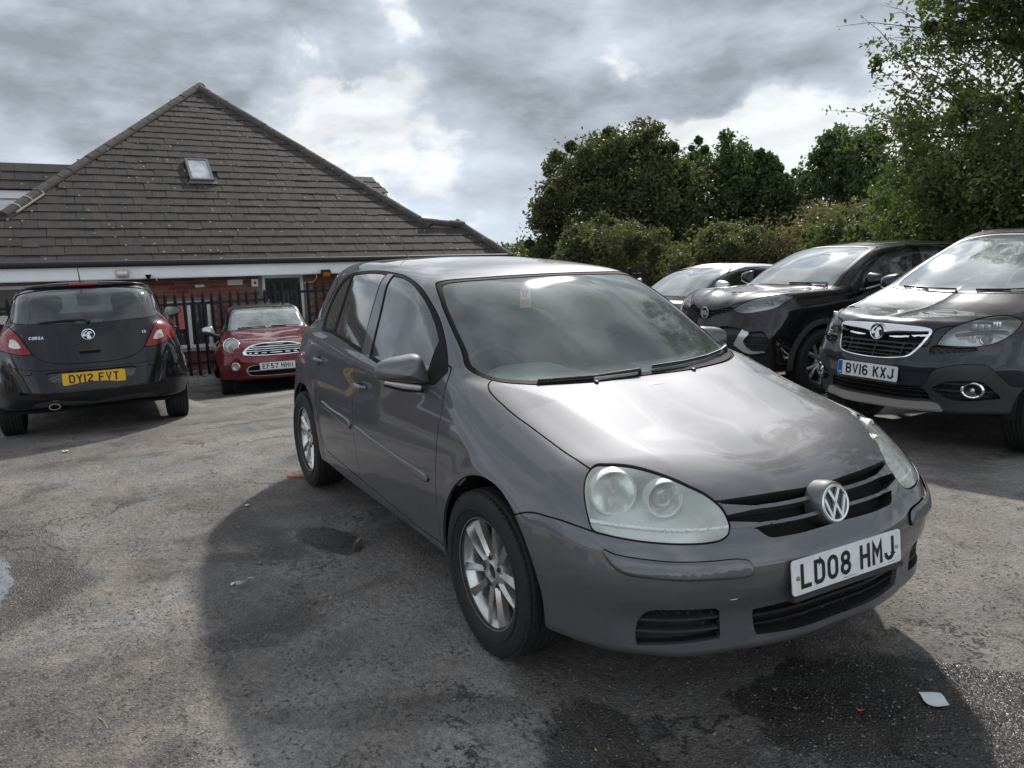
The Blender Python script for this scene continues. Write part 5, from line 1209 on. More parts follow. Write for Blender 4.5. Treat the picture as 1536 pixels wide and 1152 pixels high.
REAR = lambda zm, k=1.0: ([(-.6*k, float(pw(1.04, zm))), (0, float(pw(1.03, zm))), (.45*k, float(pw(1.04, zm))), (.575*k, float(pw(1.08, zm))), (.56*k, float(pw(1.2, zm))), (.50*k, float(pw(1.31, zm))), (.42*k, float(pw(1.34, zm))), (0, float(pw(1.355, zm))), (-.6*k, float(pw(1.34, zm)))],
        [(-.6*k, float(pw(.58, zm))), (0, float(pw(.58, zm))), (.42*k, float(pw(.60, zm))), (.50*k, float(pw(.72, zm))), (.60*k, float(pw(.88, zm))), (.66*k, float(pw(1.02, zm))), (.62*k, float(pw(1.2, zm))), (.55*k, float(pw(1.35, zm))), (.45*k, float(pw(1.385, zm))), (0, float(pw(1.395, zm))), (-.6*k, float(pw(1.39, zm)))],
        [(.52*k, float(pw(.74, zm))), (.62*k, float(pw(.70, zm))), (.80*k, float(pw(.74, zm))), (.85*k, float(pw(.85, zm))), (.82*k, float(pw(.96, zm))), (.70*k, float(pw(.99, zm))), (.63*k, float(pw(.95, zm))), (.55*k, float(pw(.85, zm)))])

def compact_car():
    root = car_root('', 'black three door hatchback at the left, seen from behind with a yellow number plate', POSE['COMPACT'])
    xm, zm = XM_C, ZM_C; P_ = 'paint_black'
    rw = [(-.5, 1.10), (0, 1.097), (.35, 1.108), (.58, 1.118), (.640, 1.135), (.658, 1.18), (.652, 1.263), (.61, 1.33), (.55, 1.375), (.47, 1.397), (.29, 1.415), (0, 1.42), (-.5, 1.40)]
    gate = [(-.6, .742), (0, .742), (.19, .744), (.36, .772), (.450, .826), (.515, .94), (.59, 1.04), (.665, 1.10), (.685, 1.18), (.675, 1.27), (.63, 1.35), (.56, 1.405), (.46, 1.428), (0, 1.445), (-.6, 1.44)]
    lampr = [(.648, 1.080), (.590, 1.035), (.535, .950), (.490, .875), (.462, .838, 1), (.56, .842), (.70, .870), (.78, .893), (.83, .93), (.84, .98), (.78, 1.04), (.71, 1.078)]
    ws = [(0, .985), (.3, .99), (.55, 1.0), (.66, 1.02), (.670, 1.05), (.645, 1.13), (.60, 1.26), (.56, 1.34), (.53, 1.37), (.3, 1.385), (0, 1.39), (-.3, 1.385), (-.4, 1.2), (-.4, .985)]
    car = common(COMPACT, root, .017, P_, xm, zm, ws, inset(ws, 0, 1.19, .93), 'dark_glass', rear=(rw, gate, lampr), doors=2)
    outer = car.pair('tail_lamp', flange(car.tail, .03), 'red_lens')
    inn = [(.640, .985, 1), (.595, .975, 1), (.548, .905, 1), (.60, .898), (.655, .915, 1)]
    for o, m, sy in zip(outer, car.split(car.tail), (-1, 1)):
        a, _ = cut(m, car.field(m, 'yz', inn, 'all')); car.obj('reversing_lamp', car.thick(a, .004, .006), 'clear_rear', o)
        for zz in (.865, .885): b, _ = cut(m, np.abs(m[0][:, 2]-zz)-.003); car.obj('lamp_rib', car.thick(b, .002, .004), 'red_lens', o)
    # bumper, plate recess, handle recess
    M = car.M
    bmp = [(-.9, .72), (-.9, .1), (.95, .1), (.95, .72), (.80, .73), (.7, .735), (.6, .725), (.45, .700), (0, .700)]
    bm_ = car.take('yz', bmp, 'rear', gap=.002, extra=lambda V: V[:, 0] < -2.86)
    pr = [(.37, .675), (.30, .680), (0, .682), (-.3, .682), (-.2, .530), (0, .530), (.25, .532), (.29, .56)]
    pr = [(-.5, .682), (0, .682), (.34, .678), (.375, .670), (.31, .56), (.27, .533), (0, .530), (-.5, .530)]
    prm, bm_ = cut(bm_, car.field(bm_, 'yz', pr, 'rear'))
    low = [(-.5, .36), (-.5, .20), (0, .20), (.52, .22), (.56, .30), (.50, .375), (0, .365)]
    lw, bm_ = cut(bm_, car.field(bm_, 'yz', low, 'rear'))
    bo = car.obj('rear_bumper', car.shell(bm_, .012), P_)
    e = flange(prm, .03); car.obj('plate_recess', joinm(compact((e[0], e[1], e[2][len(prm[2]):])), offset(prm, -.03)), 'black_trim', bo)
    car.obj('bumper_insert', car.thick(lw, -.006, .01), 'black_rough', bo)
    sa = [(.60, .724), (.70, .724), (.86, .716), (.87, .694), (.80, .676), (.6, .668), (.49, .666), (.47, .672)]
    a, _ = cut(bm_, car.field(bm_, 'yz', sa, 'all')); car.pair('bumper_strip', car.thick(a, .012, .014), P_, [bo, bo])
    hr = [(-.3, .862), (0, .864), (.085, .862), (.10, .84), (.085, .80), (0, .798), (-.3, .80)]
    V = [(0, 0)]
    p = car.on(-3.3, 0, .83, 0); n = car.normal(p)
    g = Geo().box((-.085, -.030, -.004), (.085, .030, .004), frame(p, (0, -1, 0), (0, 0, 1)), bevel=.003); g.build('handle_recess', MT['void'], car.gate)
    Geo().box((-.09, .012, -.006), (.09, .034, .016), frame(p, (0, -1, 0), (0, 0, 1)), bevel=.005).build('tailgate_grip', MT[P_], car.gate)
    p = car.on(-3.3, 0, .99, 0); griffin(car.gate, p, car.normal(p), .058)
    for txt, y0, z0, hh in (('CORSA', .425, .982, .030), ('1.2', -.479, .980, .026)):
        p = car.on(-3.3, y0, z0, 0); n = car.normal(p); u_ = Vector((0, 0, 1)).cross(n).normalized(); g = Geo(); write(g, txt, frame(p + n*.003, u_, n.cross(u_)), h=hh, w=hh*.72, stroke=hh*.2, depth=.004); g.build('model_lettering', MT['chrome'], car.gate, smooth=False)
    p = car.on(-3.3, 0, .61, 0); number_plate(root, p + Vector((.018, -.012, 0)), (0, -1, 0), (0, 0, 1), 'DY12 FVT', yellow=True, surround=False)
    # spoiler lip with high brake lamp, wiper, exhaust, aerial
    lipo = [(-.6, 1.43), (0, 1.436), (.45, 1.42), (.56, 1.40), (.62, 1.36), (.64, 1.385), (.58, 1.43), (.46, 1.455), (0, 1.475), (-.6, 1.46)]
    P0 = [car.on(-3.3, y, z, 0) for y, z in [(-.60, 1.385), (-.52, 1.415), (-.4, 1.430), (-.2, 1.438), (0, 1.440), (.2, 1.438), (.4, 1.430), (.52, 1.415), (.60, 1.385)]]
    sp_ = Geo().tube([p_ + Vector((-.012, 0, .012)) for p_ in P0], [.008, .016, .020, .022, .022, .022, .020, .016, .008], 10).build('roof_spoiler', MT[P_], root)
    Geo().tube([p_ + Vector((-.024, 0, .013)) for p_ in [car.on(-3.3, y, 1.439, 0) for y in (-.12, -.06, 0, .06, .12)]], .014, 8).build('brake_lamp', MT['red_lens'], sp_)
    P1 = [car.on(-3.3, y, z, 0) + Vector((-.018, 0, 0)) for y, z in [(-.02, 1.110), (.02, 1.135), (.2, 1.136), (.41, 1.122)]]
    Geo().tube(P1, [.022, .016, .011, .006], 8).build('wiper', MT['black_trim'], root)
    g = Geo(); g.lathe([(.030, 0), (.036, .0), (.037, .12), (.030, .12), (.030, .0)], 28, 'x', Matrix.Translation((-3.20, .343, .345)) @ Matrix.Diagonal((1, 1.35, .8, 1))); g.build('exhaust_tip', MT['chrome'], root)
    p = car.on(-2.72, 0.02, 1.3, 2); Geo().tube([p, p+Vector((0, 0, .03))], [.016, .010], 8).tube([p+Vector((0, 0, .02)), p+Vector((-.07, .01, .19))], [.006, .0035], 6).build('aerial', MT['black_trim'], root)
    for sy in (-1, 1): side_mirror(car, (-.62, .92, 1.02), (.09, .11, .07), sy, P_, (.10, .16, -.07))
    car.finish(shell_mat=P_)
    interior(car, dash_x=-.47, dash_z=.95, half=.66, seats=(-1.38, -2.25), z0=.44)
    put_wheels(car, 1.49, .307, 2.511, wheel_parts(.307, .20, .20, 'five'))
    return root

def small_red():
    root = car_root('', 'dark red small hatchback with silver roof and round headlamps by the fence', POSE['MINI'])
    xm, zm = XM_M, ZM_M; P_ = 'paint_red'
    ws = [(0, 1.030), (.3, 1.028), (.55, 1.015), (.655, 1.00), (.67, 1.02), (.625, 1.20), (.56, 1.345), (.53, 1.375), (.3, 1.385), (0, 1.387), (-.3, 1.385), (-.4, 1.2), (-.4, 1.02)]
    rr = REAR(zm, .95)
    car = common(MINI, root, .017, P_, xm, zm, ws, inset(ws, 0, 1.2, .93), rear=rr, doors=2, roof=[(-1.02, 0), (-1.05, .3), (-1.10, .50), (-1.2, .62), (-1.8, .64), (-2.5, .62), (-2.95, .52), (-3.1, .2), (-3.1, -.3), (-1.02, -.3)])
    car.pair('tail_lamp', flange(car.tail, .02), 'red_lens')
    gp = [(-.5, .815), (0, .828), (.20, .822), (.36, .795), (.45, .745), (.482, .700), (.47, .672), (.40, .660), (.2, .650), (0, .648), (-.5, .648)]
    bn = [(-.44, 0), (-.46, .4), (-.52, .62), (-.50, .73), (-.2, .745), (.15, .73), (.36, .66), (.45, .52), (.56, .45), (.63, .3), (.655, 0), (.63, -.3), (-.44, -.3)]
    gm = car.take('yz', gp, 'nose', gap=0)
    lo = [(-.5, .510), (0, .512), (.33, .512), (.42, .49), (.455, .44), (.42, .37), (.33, .350), (0, .345), (-.5, .35)]
    lm = car.take('yz', lo, 'nose', gap=0)
    go = recess(car, 'radiator_grille', gm, .05, 'void', None, (.690, .720, .750, .780), 'chrome', .006, .02, -.004)
    ring_on(car, gm, gp, inset(gp, 0, .738, .90), 'yz', 'nose', .012, .03, 'chrome', 'grille_surround', go)
    go2 = recess(car, 'bumper_grille', lm, .05, 'void', None, (.425,), 'chrome', .008, .02, -.004)
    ring_on(car, lm, lo, inset(lo, 0, .43, .95), 'yz', 'nose', .006, .02, 'chrome', 'grille_surround', go2)
    car.obj('bonnet', car.shell(car.take('xy', bn, 'bonnet', gap=.003), .014), P_)
    bp = car.take('sz', [(1.2, .655), (.30, .668), (.1, .680), (-.1, .690), (-.8, .70), (-.8, .1), (1.2, .1)], 'front', gap=.003, extra=lambda V: V[:, 0] > .15)
    car.obj('front_bumper', car.shell(bp, .014), P_)
    for sy in (-1, 1):
        p = Vector((.405, sy*.625, .815)); m4 = Matrix.Translation(p) @ Matrix.Rotation(sy*math.radians(14), 4, 'Z') @ Matrix.Rotation(math.radians(-20), 4, 'Y')
        hp = Geo().lathe([(.098, -.10), (.104, .03), (.108, .045), (.114, .046), (.120, .030), (.126, -.10)], 44, 'x', m4).build('headlamp', MT['chrome'], root)
        Geo().lathe([(.015, -.05), (.04, -.035), (.07, -.005), (.095, .03)], 36, 'x', m4).build('reflector', MT['lamp_white'], hp)
        Geo().lathe([(0, .062), (.04, .060), (.08, .052), (.102, .043)], 36, 'x', m4).build('lamp_lens', MT['lens'], hp)
        ellipsoid_block(Geo(), (.01, sy*.01, -.055), (.02, .022, .016), 2.4, m4).build('bulb', MT['amber'], hp)
        p = car.on(.8, sy*.60, .50, 0); m4 = Matrix.Translation(p + Vector((.022, 0, 0))) @ Matrix.Rotation(sy*math.radians(22), 4, 'Z')
        fl = Geo().lathe([(.050, -.03), (.053, .008), (.060, .010), (.067, .004), (.070, -.03)], 32, 'x', m4).build('fog_lamp', MT['chrome'], root)
        Geo().lathe([(0, -.012), (.03, -.005), (.050, .003)], 28, 'x', m4).build('lamp_lens', MT['clear_rear'], fl)
        side_mirror(car, (-.72, .93, 1.03), (.09, .105, .075), sy, 'paint_silver', (.08, .15, -.05), indicator=False)
    p = car.on(.8, 0, .86, 0); n = car.normal(p); m4 = frame(p, Vector((0, 1, 0)), n.cross(Vector((0, 1, 0))))
    g = Geo(); g.prism([(.03*math.cos(a), .026*math.sin(a)) for a in np.linspace(0, 2*math.pi, 21)[:-1]], .01, m4, -.003)
    for s_ in (-1, 1): g.prism([(s_*.02, .012), (s_*.075, .020), (s_*.085, .012), (s_*.06, .002), (s_*.05, -.008), (s_*.02, -.012)][::s_], .008, m4, -.003)
    g.build('badge', MT['chrome'], root)
    p = car.on(.9, 0, .49, 0); number_plate(root, p + Vector((.018, 0, 0)), (0, 1, 0), (-.05, 0, 1), 'EF57 HHN')
    wiper(car, [(-.05, 1.045), (-.25, 1.045), (-.48, 1.04)]); wiper(car, [(.50, 1.035), (.3, 1.045), (.05, 1.05)])
    car.finish(shell_mat=P_)
    interior(car, dash_x=-.72, dash_z=.97, half=.62, seats=(-1.5, -2.2), z0=.42)
    put_wheels(car, 1.45, .298, 2.467, wheel_parts(.298, .18, .20, 'five'))
    Geo().box((-.905, -.03, 1.20), (-.903, .03, 1.29)).build('price_tag', MT['paper'], root)
    return root

def graphite_suv():
    root = car_root('', 'dark graphite compact SUV at the right edge with chrome topped grille and white plate', POSE['SUV'])
    xm, zm = XM_S, ZM_S; P_ = 'paint_graphite'
    ws = [(-.5, 1.13), (0, 1.135), (.3, 1.14), (.55, 1.15), (.64, 1.165), (.665, 1.20), (.645, 1.28), (.605, 1.40), (.565, 1.50), (.53, 1.545), (.37, 1.585), (0, 1.59), (-.5, 1.57)]
    car = common(SUV, root, .018, P_, xm, zm, ws, inset(ws, 0, 1.36, .94), rear=REAR(zm), doors=4)
    car.pair('tail_lamp', flange(car.tail, .02), 'red_lens')
    gp = [(-.4, .945), (0, .947), (.22, .945), (.335, .936), (.378, .922), (.385, .905), (.365, .855), (.335, .79), (.295, .738), (.20, .716), (.08, .706), (0, .704), (-.4, .71)]
    gm = car.take('yz', gp, 'nose')
    lampo = [(-.20, .925), (-.10, .966), (.068, 1.000), (.254, 1.014), (.40, 1.012), (.450, .985), (.38, .925), (.27, .868), (.14, .832), (.01, .820), (-.129, .820), (-.30, .822, 1), (-.27, .86)]
    lamp = car.take('sz', lampo, 'front', gap=.003)
    low = [(-.5, .528), (0, .528), (.25, .525), (.39, .510), (.43, .43, 1), (.2, .427), (0, .426), (-.5, .426)]
    lm = car.take('yz', low, 'nose')
    fgr = [(-.33, .520), (-.28, .552), (-.19, .580), (.0, .588), (.12, .570), (.22, .50), (.27, .465), (.10, .445), (-.16, .445)]
    fm = car.take('sz', fgr, 'front')
    vt = [(-.34, .812), (-.13, .812), (.04, .810), (.05, .798), (-.06, .782), (-.2, .770), (-.36, .760)]
    vm_ = car.take('sz', vt, 'front')
    go = recess(car, 'radiator_grille', gm, .05, 'void', None, (.735, .765, .795, .825), 'black_trim', .006, .035, .010)
    for yy in np.arange(-.30, .31, .075):
        b, _ = cut(gm, np.maximum(np.abs(gm[0][:, 1]-yy)-.0045, gm[0][:, 2]-.845))
        if len(b[2]): car.obj('grille_bar', car.thick(b, -.012, .03), 'black_trim', go)
    ring_on(car, gm, gp, inset(gp, 0, .83, .955), 'yz', 'nose', .008, .03, 'chrome', 'grille_surround', go)
    yb = lambda V: .862 + .028*np.clip((np.abs(V[:, 1])-.08)/.27, 0, 1)
    b, _ = cut(gm, np.abs(gm[0][:, 2]-yb(gm[0])+.006) - .007); car.obj('grille_bar', car.thick(b, .006, .03), 'chrome', go)
    b, _ = cut(gm, (.902 + .010*np.clip(np.abs(gm[0][:, 1])/.35, 0, 1)) - .022*np.exp(-(gm[0][:, 1]/.10)**2) - gm[0][:, 2]); car.obj('chrome_bar', car.thick(b, .010, .03), 'badge_metal', go)
    p = car.on(1.0, 0, .893, 0); griffin(go, p + Vector((.010, 0, 0)), Vector((1, 0, .15)), .062)
    front_lamp(car, lamp, [(.52, .650, .870, .036, 12)], 'lamp_grey', depth=.07, blocks=[(.57, .560, .868, .085, .062), (.52, .605, .945, .12, .040), (.47, .685, .960, .05, .045)])
    ldm = car.split(lamp)
    for hp_, m_, in zip([o for o in root.children if o.name.startswith('headlamp')], ldm):
        a_, _ = cut(m_, car.field(m_, 'sz', [(-.15, .905), (.0, .925), (.2, .938), (.33, .93), (.33, .905), (.2, .914), (.0, .902), (-.15, .885)], smooth=False)); car.obj('lamp_divider', car.thick(a_, -.010, .03), 'lamp_dark', hp_)
    for m in car.split(vm_): recess(car, 'lamp_vent', m, .03, 'black_trim', None, (.785, .80), 'black_rough', .004, .02, .004)
    for m in car.split(fm): recess(car, 'fog_lamp_bay', m, .05, 'black_trim', None, (.475, .505, .535, .56), 'black_rough', .005, .03, .01)
    recess(car, 'bumper_grille', lm, .05, 'void', None, (.455, .485, .508), 'black_trim', .005, .03, .01)
    for sy in (-1, 1):
        p = car.on(1.0, sy*.652, .518, 0); m4 = Matrix.Translation(p + Vector((-.005, 0, 0))) @ Matrix.Rotation(sy*math.radians(28), 4, 'Z')
        fl = Geo().lathe([(.040, -.02), (.044, .012), (.050, .014), (.058, .008), (.060, -.03)], 32, 'x', m4 @ Matrix.Diagonal((1, 1.25, 1, 1))).build('fog_lamp', MT['chrome'], root)
        Geo().lathe([(0, -.01), (.025, -.006), (.043, .0)], 28, 'x', m4 @ Matrix.Diagonal((1, 1.2, 1, 1))).build('lamp_lens', MT['black_gloss'], fl); Geo().lathe([(0, .004), (.012, .002), (.016, -.004)], 16, 'x', m4).build('bulb', MT['badge_metal'], fl)
        side_mirror(car, (-.60, .93, 1.17), (.10, .125, .085), sy, P_, (.10, .17, -.07))
    bn = [(-.24, 0), (-.26, .3), (-.30, .55), (-.26, .665), (-.20, .70), (-.03, .71), (.2, .69), (.35, .66), (.50, .60), (.62, .52), (.70, .40), (.76, .37), (.79, .2), (.80, 0), (.79, -.3), (-.24, -.3)]
    car.obj('bonnet', car.shell(car.take('xy', bn, 'bonnet', gap=.003), .014), P_)
    clad = [(-.9, .52), (-.40, .53), (-.37, .60), (-.33, .648), (-.20, .688), (-.016, .703), (.12, .695), (.20, .65), (.29, .588), (.36, .55), (.45, .545), (.9, .545), (.9, .2), (.3, .2), (-.9, .2)]
    cl = car.take('sz', clad, 'front', gap=.002, extra=lambda V: V[:, 0] > .1)
    sk = [(-.6, .410), (0, .410), (.30, .412), (.465, .410), (.505, .352, 1), (.2, .345), (0, .343), (-.6, .343)]
    skm, cl = cut(cl, car.field(cl, 'yz', sk, 'nose'))
    bo = car.obj('lower_bumper', car.shell(cl, .012), 'black_rough'); car.obj('skid_plate', car.thick(skm, .010, .02), 'satin', bo)
    p = car.on(1.0, 0, .605, 0); number_plate(root, p + Vector((.022, 0, 0)), (0, 1, 0), (-.06, 0, 1), 'BV16 KXJ', blue=True)
    car.finish(shell_mat=P_)
    for sy in (-1, 1):
        pts = [car.on(x, sy*.60, 1.5, 2) + Vector((0, 0, .035)) for x in (-1.35, -1.8, -2.3, -2.8)]
        Geo().tube([pts[0]-Vector((-.10, 0, .05))] + pts + [pts[-1]-Vector((.10, 0, .05))], .014, 8).build('roof_rail', MT['satin'], root)
    interior(car, floor=.42, dash_x=-.50, dash_z=1.10, half=.70, seats=(-1.42, -2.25), z0=.58)
    wiper(car, [(.60, 1.172), (.40, 1.162), (.15, 1.155)]); wiper(car, [(.0, 1.152), (-.25, 1.154), (-.5, 1.162)])
    Geo().box((-.83, -.20, 1.40), (-.828, -.13, 1.49)).build('price_tag', MT['paper'], root)
    put_wheels(car, 1.54, .345, 2.555, wheel_parts(.345, .215, .232, 'five'))
    return root

def black_crossover():
    root = car_root('', 'glossy black SUV with octagon badge, nose behind the grey hatchback bonnet', POSE['CROSS'])
    xm, zm = XM_G, ZM_G; P_ = 'paint_jet'
    xs = [(a, b-.06) if -1.5 < a < -.2 else (a, b) for a, b in XM_G]; zs = [(.25, .27), (.5, .60), (.72, .90), (.955, 1.15), (1.0, 1.19), (1.385, 1.54), (1.47, 1.66)]
    ws = [(-.5, 1.125), (0, 1.13), (.3, 1.13), (.55, 1.12), (.65, 1.115), (.69, 1.14), (.665, 1.22), (.615, 1.36), (.56, 1.48), (.50, 1.54), (.3, 1.565), (0, 1.57), (-.5, 1.55)]
    car = common(CROSS, root, .018, P_, xs, zs, ws, inset(ws, 0, 1.34, .94), glassm='dark_glass', rear=REAR(zm), doors=4)
    car.pair('tail_lamp', flange(car.tail, .02), 'red_lens')
    lampo = [(-.40, .898), (-.319, .948), (-.172, .998), (.069, 1.045), (.25, 1.064), (.40, 1.060), (.45, 1.045), (.35, 1.0), (.21, .938), (-.035, .892), (-.233, .871), (-.35, .880)]
    lamp = car.take('sz', lampo, 'front', gap=.003)
    gp = [(-.5, .890), (0, .884), (.12, .888), (.34, .925), (.37, .895, 1), (.16, .83), (.06, .79), (0, .78), (-.5, .78)]
    gm = car.take('yz', gp, 'nose'); go = recess(car, 'radiator_grille', gm, .03, 'void', None, (.80, .82, .84, .86, .88, .90), 'black_trim', .004, .02, .004)
    side = [(-.62, .70), (-.27, .715), (-.19, .690), (.08, .68), (.13, .45), (-.13, .45), (-.62, .45)]
    sm_ = car.take('sz', side, 'front'); bay = recess(car, 'bumper_grille', sm_, .05, 'black_trim', None, (.50, .53, .56, .59, .62, .65), 'black_rough', .005, .03, .012)
    br = [(-.235, .715), (-.17, .715, 1), (-.15, .665, 1), (-.225, .585), (-.12, .500), (.09, .492, 1), (.09, .478, 1), (-.16, .462), (-.37, .545, 1)]
    b, _ = cut(sm_, car.field(sm_, 'sz', br, 'all')); car.pair('bumper_bracket', car.thick(b, .004, .04), 'satin', [bay, bay])
    front_lamp(car, lamp, [(.52, .64, .965, .040, 14)], blocks=[(.62, .50, .915, .12, .024), (.53, .58, .985, .12, .020), (.44, .70, 1.01, .08, .018)], mat_h='lamp_grey', depth=.08)
    p = car.on(1.1, 0, .852, 0); n = Vector((1, 0, .12)).normalized(); m4 = frame(p + n*.012, (0, 1, 0), (0, 0, 1))
    oc = [(.062*math.cos(math.radians(22.5+45*i)), .062*math.sin(math.radians(22.5+45*i))) for i in range(8)]
    b = Geo().prism(oc, .02, m4, -.02).build('badge', MT['black_gloss'], root)
    g = Geo(); g.stroke(oc, .009, .008, m4, closed=True); write(g, 'MG', m4, h=.055, w=.038, track=.008, stroke=.010, depth=.008); g.build('badge_emblem', MT['badge_metal'], b, smooth=False)
    bn = [(-.26, 0), (-.27, .3), (-.30, .55), (-.26, .68), (-.20, .73), (.0, .75), (.2, .74), (.36, .70), (.50, .60), (.62, .50), (.72, .37), (.80, .2), (.83, 0), (.80, -.3), (-.26, -.3)]
    car.obj('bonnet', car.shell(car.take('xy', bn, 'bonnet', gap=.003), .014), P_)
    for sy in (-1, 1): side_mirror(car, (-.62, .96, 1.19), (.10, .125, .085), sy, P_, (.10, .17, -.07))
    # black plastic arch lip
    V, N, T = car.M
    for ax, az, r in CROSS['arches']:
        f = np.where(np.abs(car.M[0][:, 1]) > .6, np.hypot(car.M[0][:, 0]-ax, car.M[0][:, 2]-az) - r - .055, .2)
        b, car.M = cut(car.M, f); car.pair('arch_cladding', flange(offset(b, .006), .012), 'black_rough')
    car.finish(shell_mat=P_)
    for sy in (-1, 1):
        pts = [car.on(x, sy*.62, 1.5, 2) + Vector((0, 0, .035)) for x in (-1.45, -1.9, -2.4, -2.9)]
        Geo().tube([pts[0]-Vector((-.10, 0, .05))] + pts + [pts[-1]-Vector((.10, 0, .05))], .014, 8).build('roof_rail', MT['black_gloss'], root)
    interior(car, floor=.42, dash_x=-.52, dash_z=1.08, half=.72, seats=(-1.42, -2.3), z0=.56)
    wiper(car, [(.58, 1.150), (.40, 1.150), (.1, 1.150)])
    for k, y in enumerate((.05, .13)): Geo().box((-.80, y-.035, 1.40), (-.798, y+.035, 1.47)).build('price_tag', MT['paper'], root)
    put_wheels(car, 1.60, .355, 2.65, wheel_parts(.355, .225, .24, 'five', rim_mat='satin'))
    return root

def boxy_car(label, pose, pmat, mirror_mat, roof=True, h=.024):
    root = car_root('', label, pose)
    ws = [(-.5, 1.20), (0, 1.20), (.3, 1.20), (.55, 1.195), (.65, 1.19), (.68, 1.22), (.66, 1.30), (.61, 1.42), (.56, 1.52), (.50, 1.56), (.3, 1.585), (0, 1.59), (-.5, 1.57)]
    zs = [(.25, .25), (.5, .60), (.72, .96), (.955, 1.23), (1.0, 1.26), (1.385, 1.565), (1.47, 1.68)]
    rf = [(-1.02, 0), (-1.05, .3), (-1.10, .50), (-1.2, .66), (-1.8, .70), (-2.6, .69), (-3.2, .58), (-3.35, .2), (-3.35, -.3), (-1.02, -.3)]
    car = common(BOXY, root, h, pmat, XM_T, zs, ws, inset(ws, 0, 1.38, .94), glassm='dark_glass', rear=REAR(zs), doors=4, roof=rf if roof else None)
    car.pair('tail_lamp', flange(car.tail, .02), 'red_lens')
    lamp = car.take('sz', [(-.25, .95), (.0, 1.0), (.25, 1.02), (.32, .98), (.15, .90), (-.1, .87), (-.27, .88)], 'front', gap=.003)
    gm = car.take('yz', [(-.4, .95), (0, .95), (.36, .94), (.36, .88), (0, .86), (-.4, .86)], 'nose'); recess(car, 'radiator_grille', gm, .03, 'void', None, (.89, .92), 'black_trim', .005, .02, .004)
    lm = car.take('yz', [(-.4, .62), (0, .62), (.48, .60), (.42, .42), (0, .40), (-.4, .40)], 'nose'); recess(car, 'bumper_grille', lm, .04, 'void', None, (.46, .51, .56), 'black_trim', .006, .02, .006)
    front_lamp(car, lamp, [(.55, .60, .95, .04, 12)], 'lamp_grey', depth=.06)
    bn = [(-.24, 0), (-.26, .3), (-.30, .55), (-.26, .66), (-.1, .71), (.2, .69), (.4, .62), (.58, .50), (.68, .37), (.73, .2), (.75, 0), (.73, -.3), (-.24, -.3)]
    car.obj('bonnet', car.shell(car.take('xy', bn, 'bonnet', gap=.003), .014), pmat)
    for sy in (-1, 1): side_mirror(car, (-.66, .93, 1.345), (.10, .125, .085), sy, mirror_mat, (.10, .17, -.09))
    car.finish(shell_mat=pmat)
    interior(car, floor=.42, dash_x=-.50, dash_z=1.14, half=.70, seats=(-1.42, -2.25), z0=.60)
    p = car.on(1.0, 0, .75, 0); number_plate(root, p + Vector((.02, 0, 0)), (0, 1, 0), (0, 0, 1), '', surround=True)
    put_wheels(car, 1.55, .335, 2.6, wheel_parts(.335, .205, .22, 'five'))
    return root
compact_car(); small_red(); graphite_suv(); black_crossover()
boxy_car('dark SUV with white roof and white mirrors behind the glossy black one', POSE['BOXY'], 'paint_graphite', 'paint_silver')
boxy_car('dark car farthest back on the right, only its roof showing', (-8.95, 5.1, -.86, -1.57, 0), 'paint_blue', 'paint_blue', roof=False, h=.03)
# ---------------------------------------------------------------- ground
def ground_z(x, y):
    """the yard falls gently towards the building"""
    x = np.asarray(x, float); y = np.asarray(y, float)
    a = np.interp(x, [-60, -11.2, -10.2, -9.2, -8.0, -6.5, -5.2, -4.0, 60], [-.62, -.62, -.60, -.46, -.32, -.155, -.06, -.0, 0])
    b = np.interp(x, [-60, -11, -9, -6.4, -4.8, -3.5, -1, 60], [-.95, -.9, -.8, -.42, -.18, -.095, -.06, -.02])
    w = np.clip((y-2.2)/1.6, 0, 1); w = w*w*(3-2*w)
    c = np.interp(x, [-60, -9.6, -6.6, -5.2, -4.0, 60], [-.5, -.155, -.155, -.06, 0, 0]); w2 = np.clip((-.75-y)/.5, 0, 1); w2 = w2*w2*(3-2*w2)
    return (a*(1-w2)+c*w2)*(1-w) + b*w
def noise2(x, y, s, seed=0):
    """cheap smooth value noise"""
    r = np.random.default_rng(seed); t = r.random((64, 64)); u, v = x*s, y*s
    i, j = np.floor(u).astype(int), np.floor(v).astype(int); f, g = u-i, v-j; f, g = f*f*(3-2*f), g*g*(3-2*g)
    a, b, c, d = t[i % 64, j % 64], t[(i+1) % 64, j % 64], t[i % 64, (j+1) % 64], t[(i+1) % 64, (j+1) % 64]
    return a*(1-f)*(1-g)+b*f*(1-g)+c*(1-f)*g+d*f*g
def relief(x, y):
    r = (noise2(x, y, 1.3, 1)-.5)*.018 + (noise2(x, y, 4, 2)-.5)*.008 + (noise2(x, y, 14, 3)-.5)*.005 + (noise2(x, y, 33, 4)-.5)*.0035
    return r * np.clip(1.2 - np.hypot(x-.5, y+.8)/60, 0, 1)
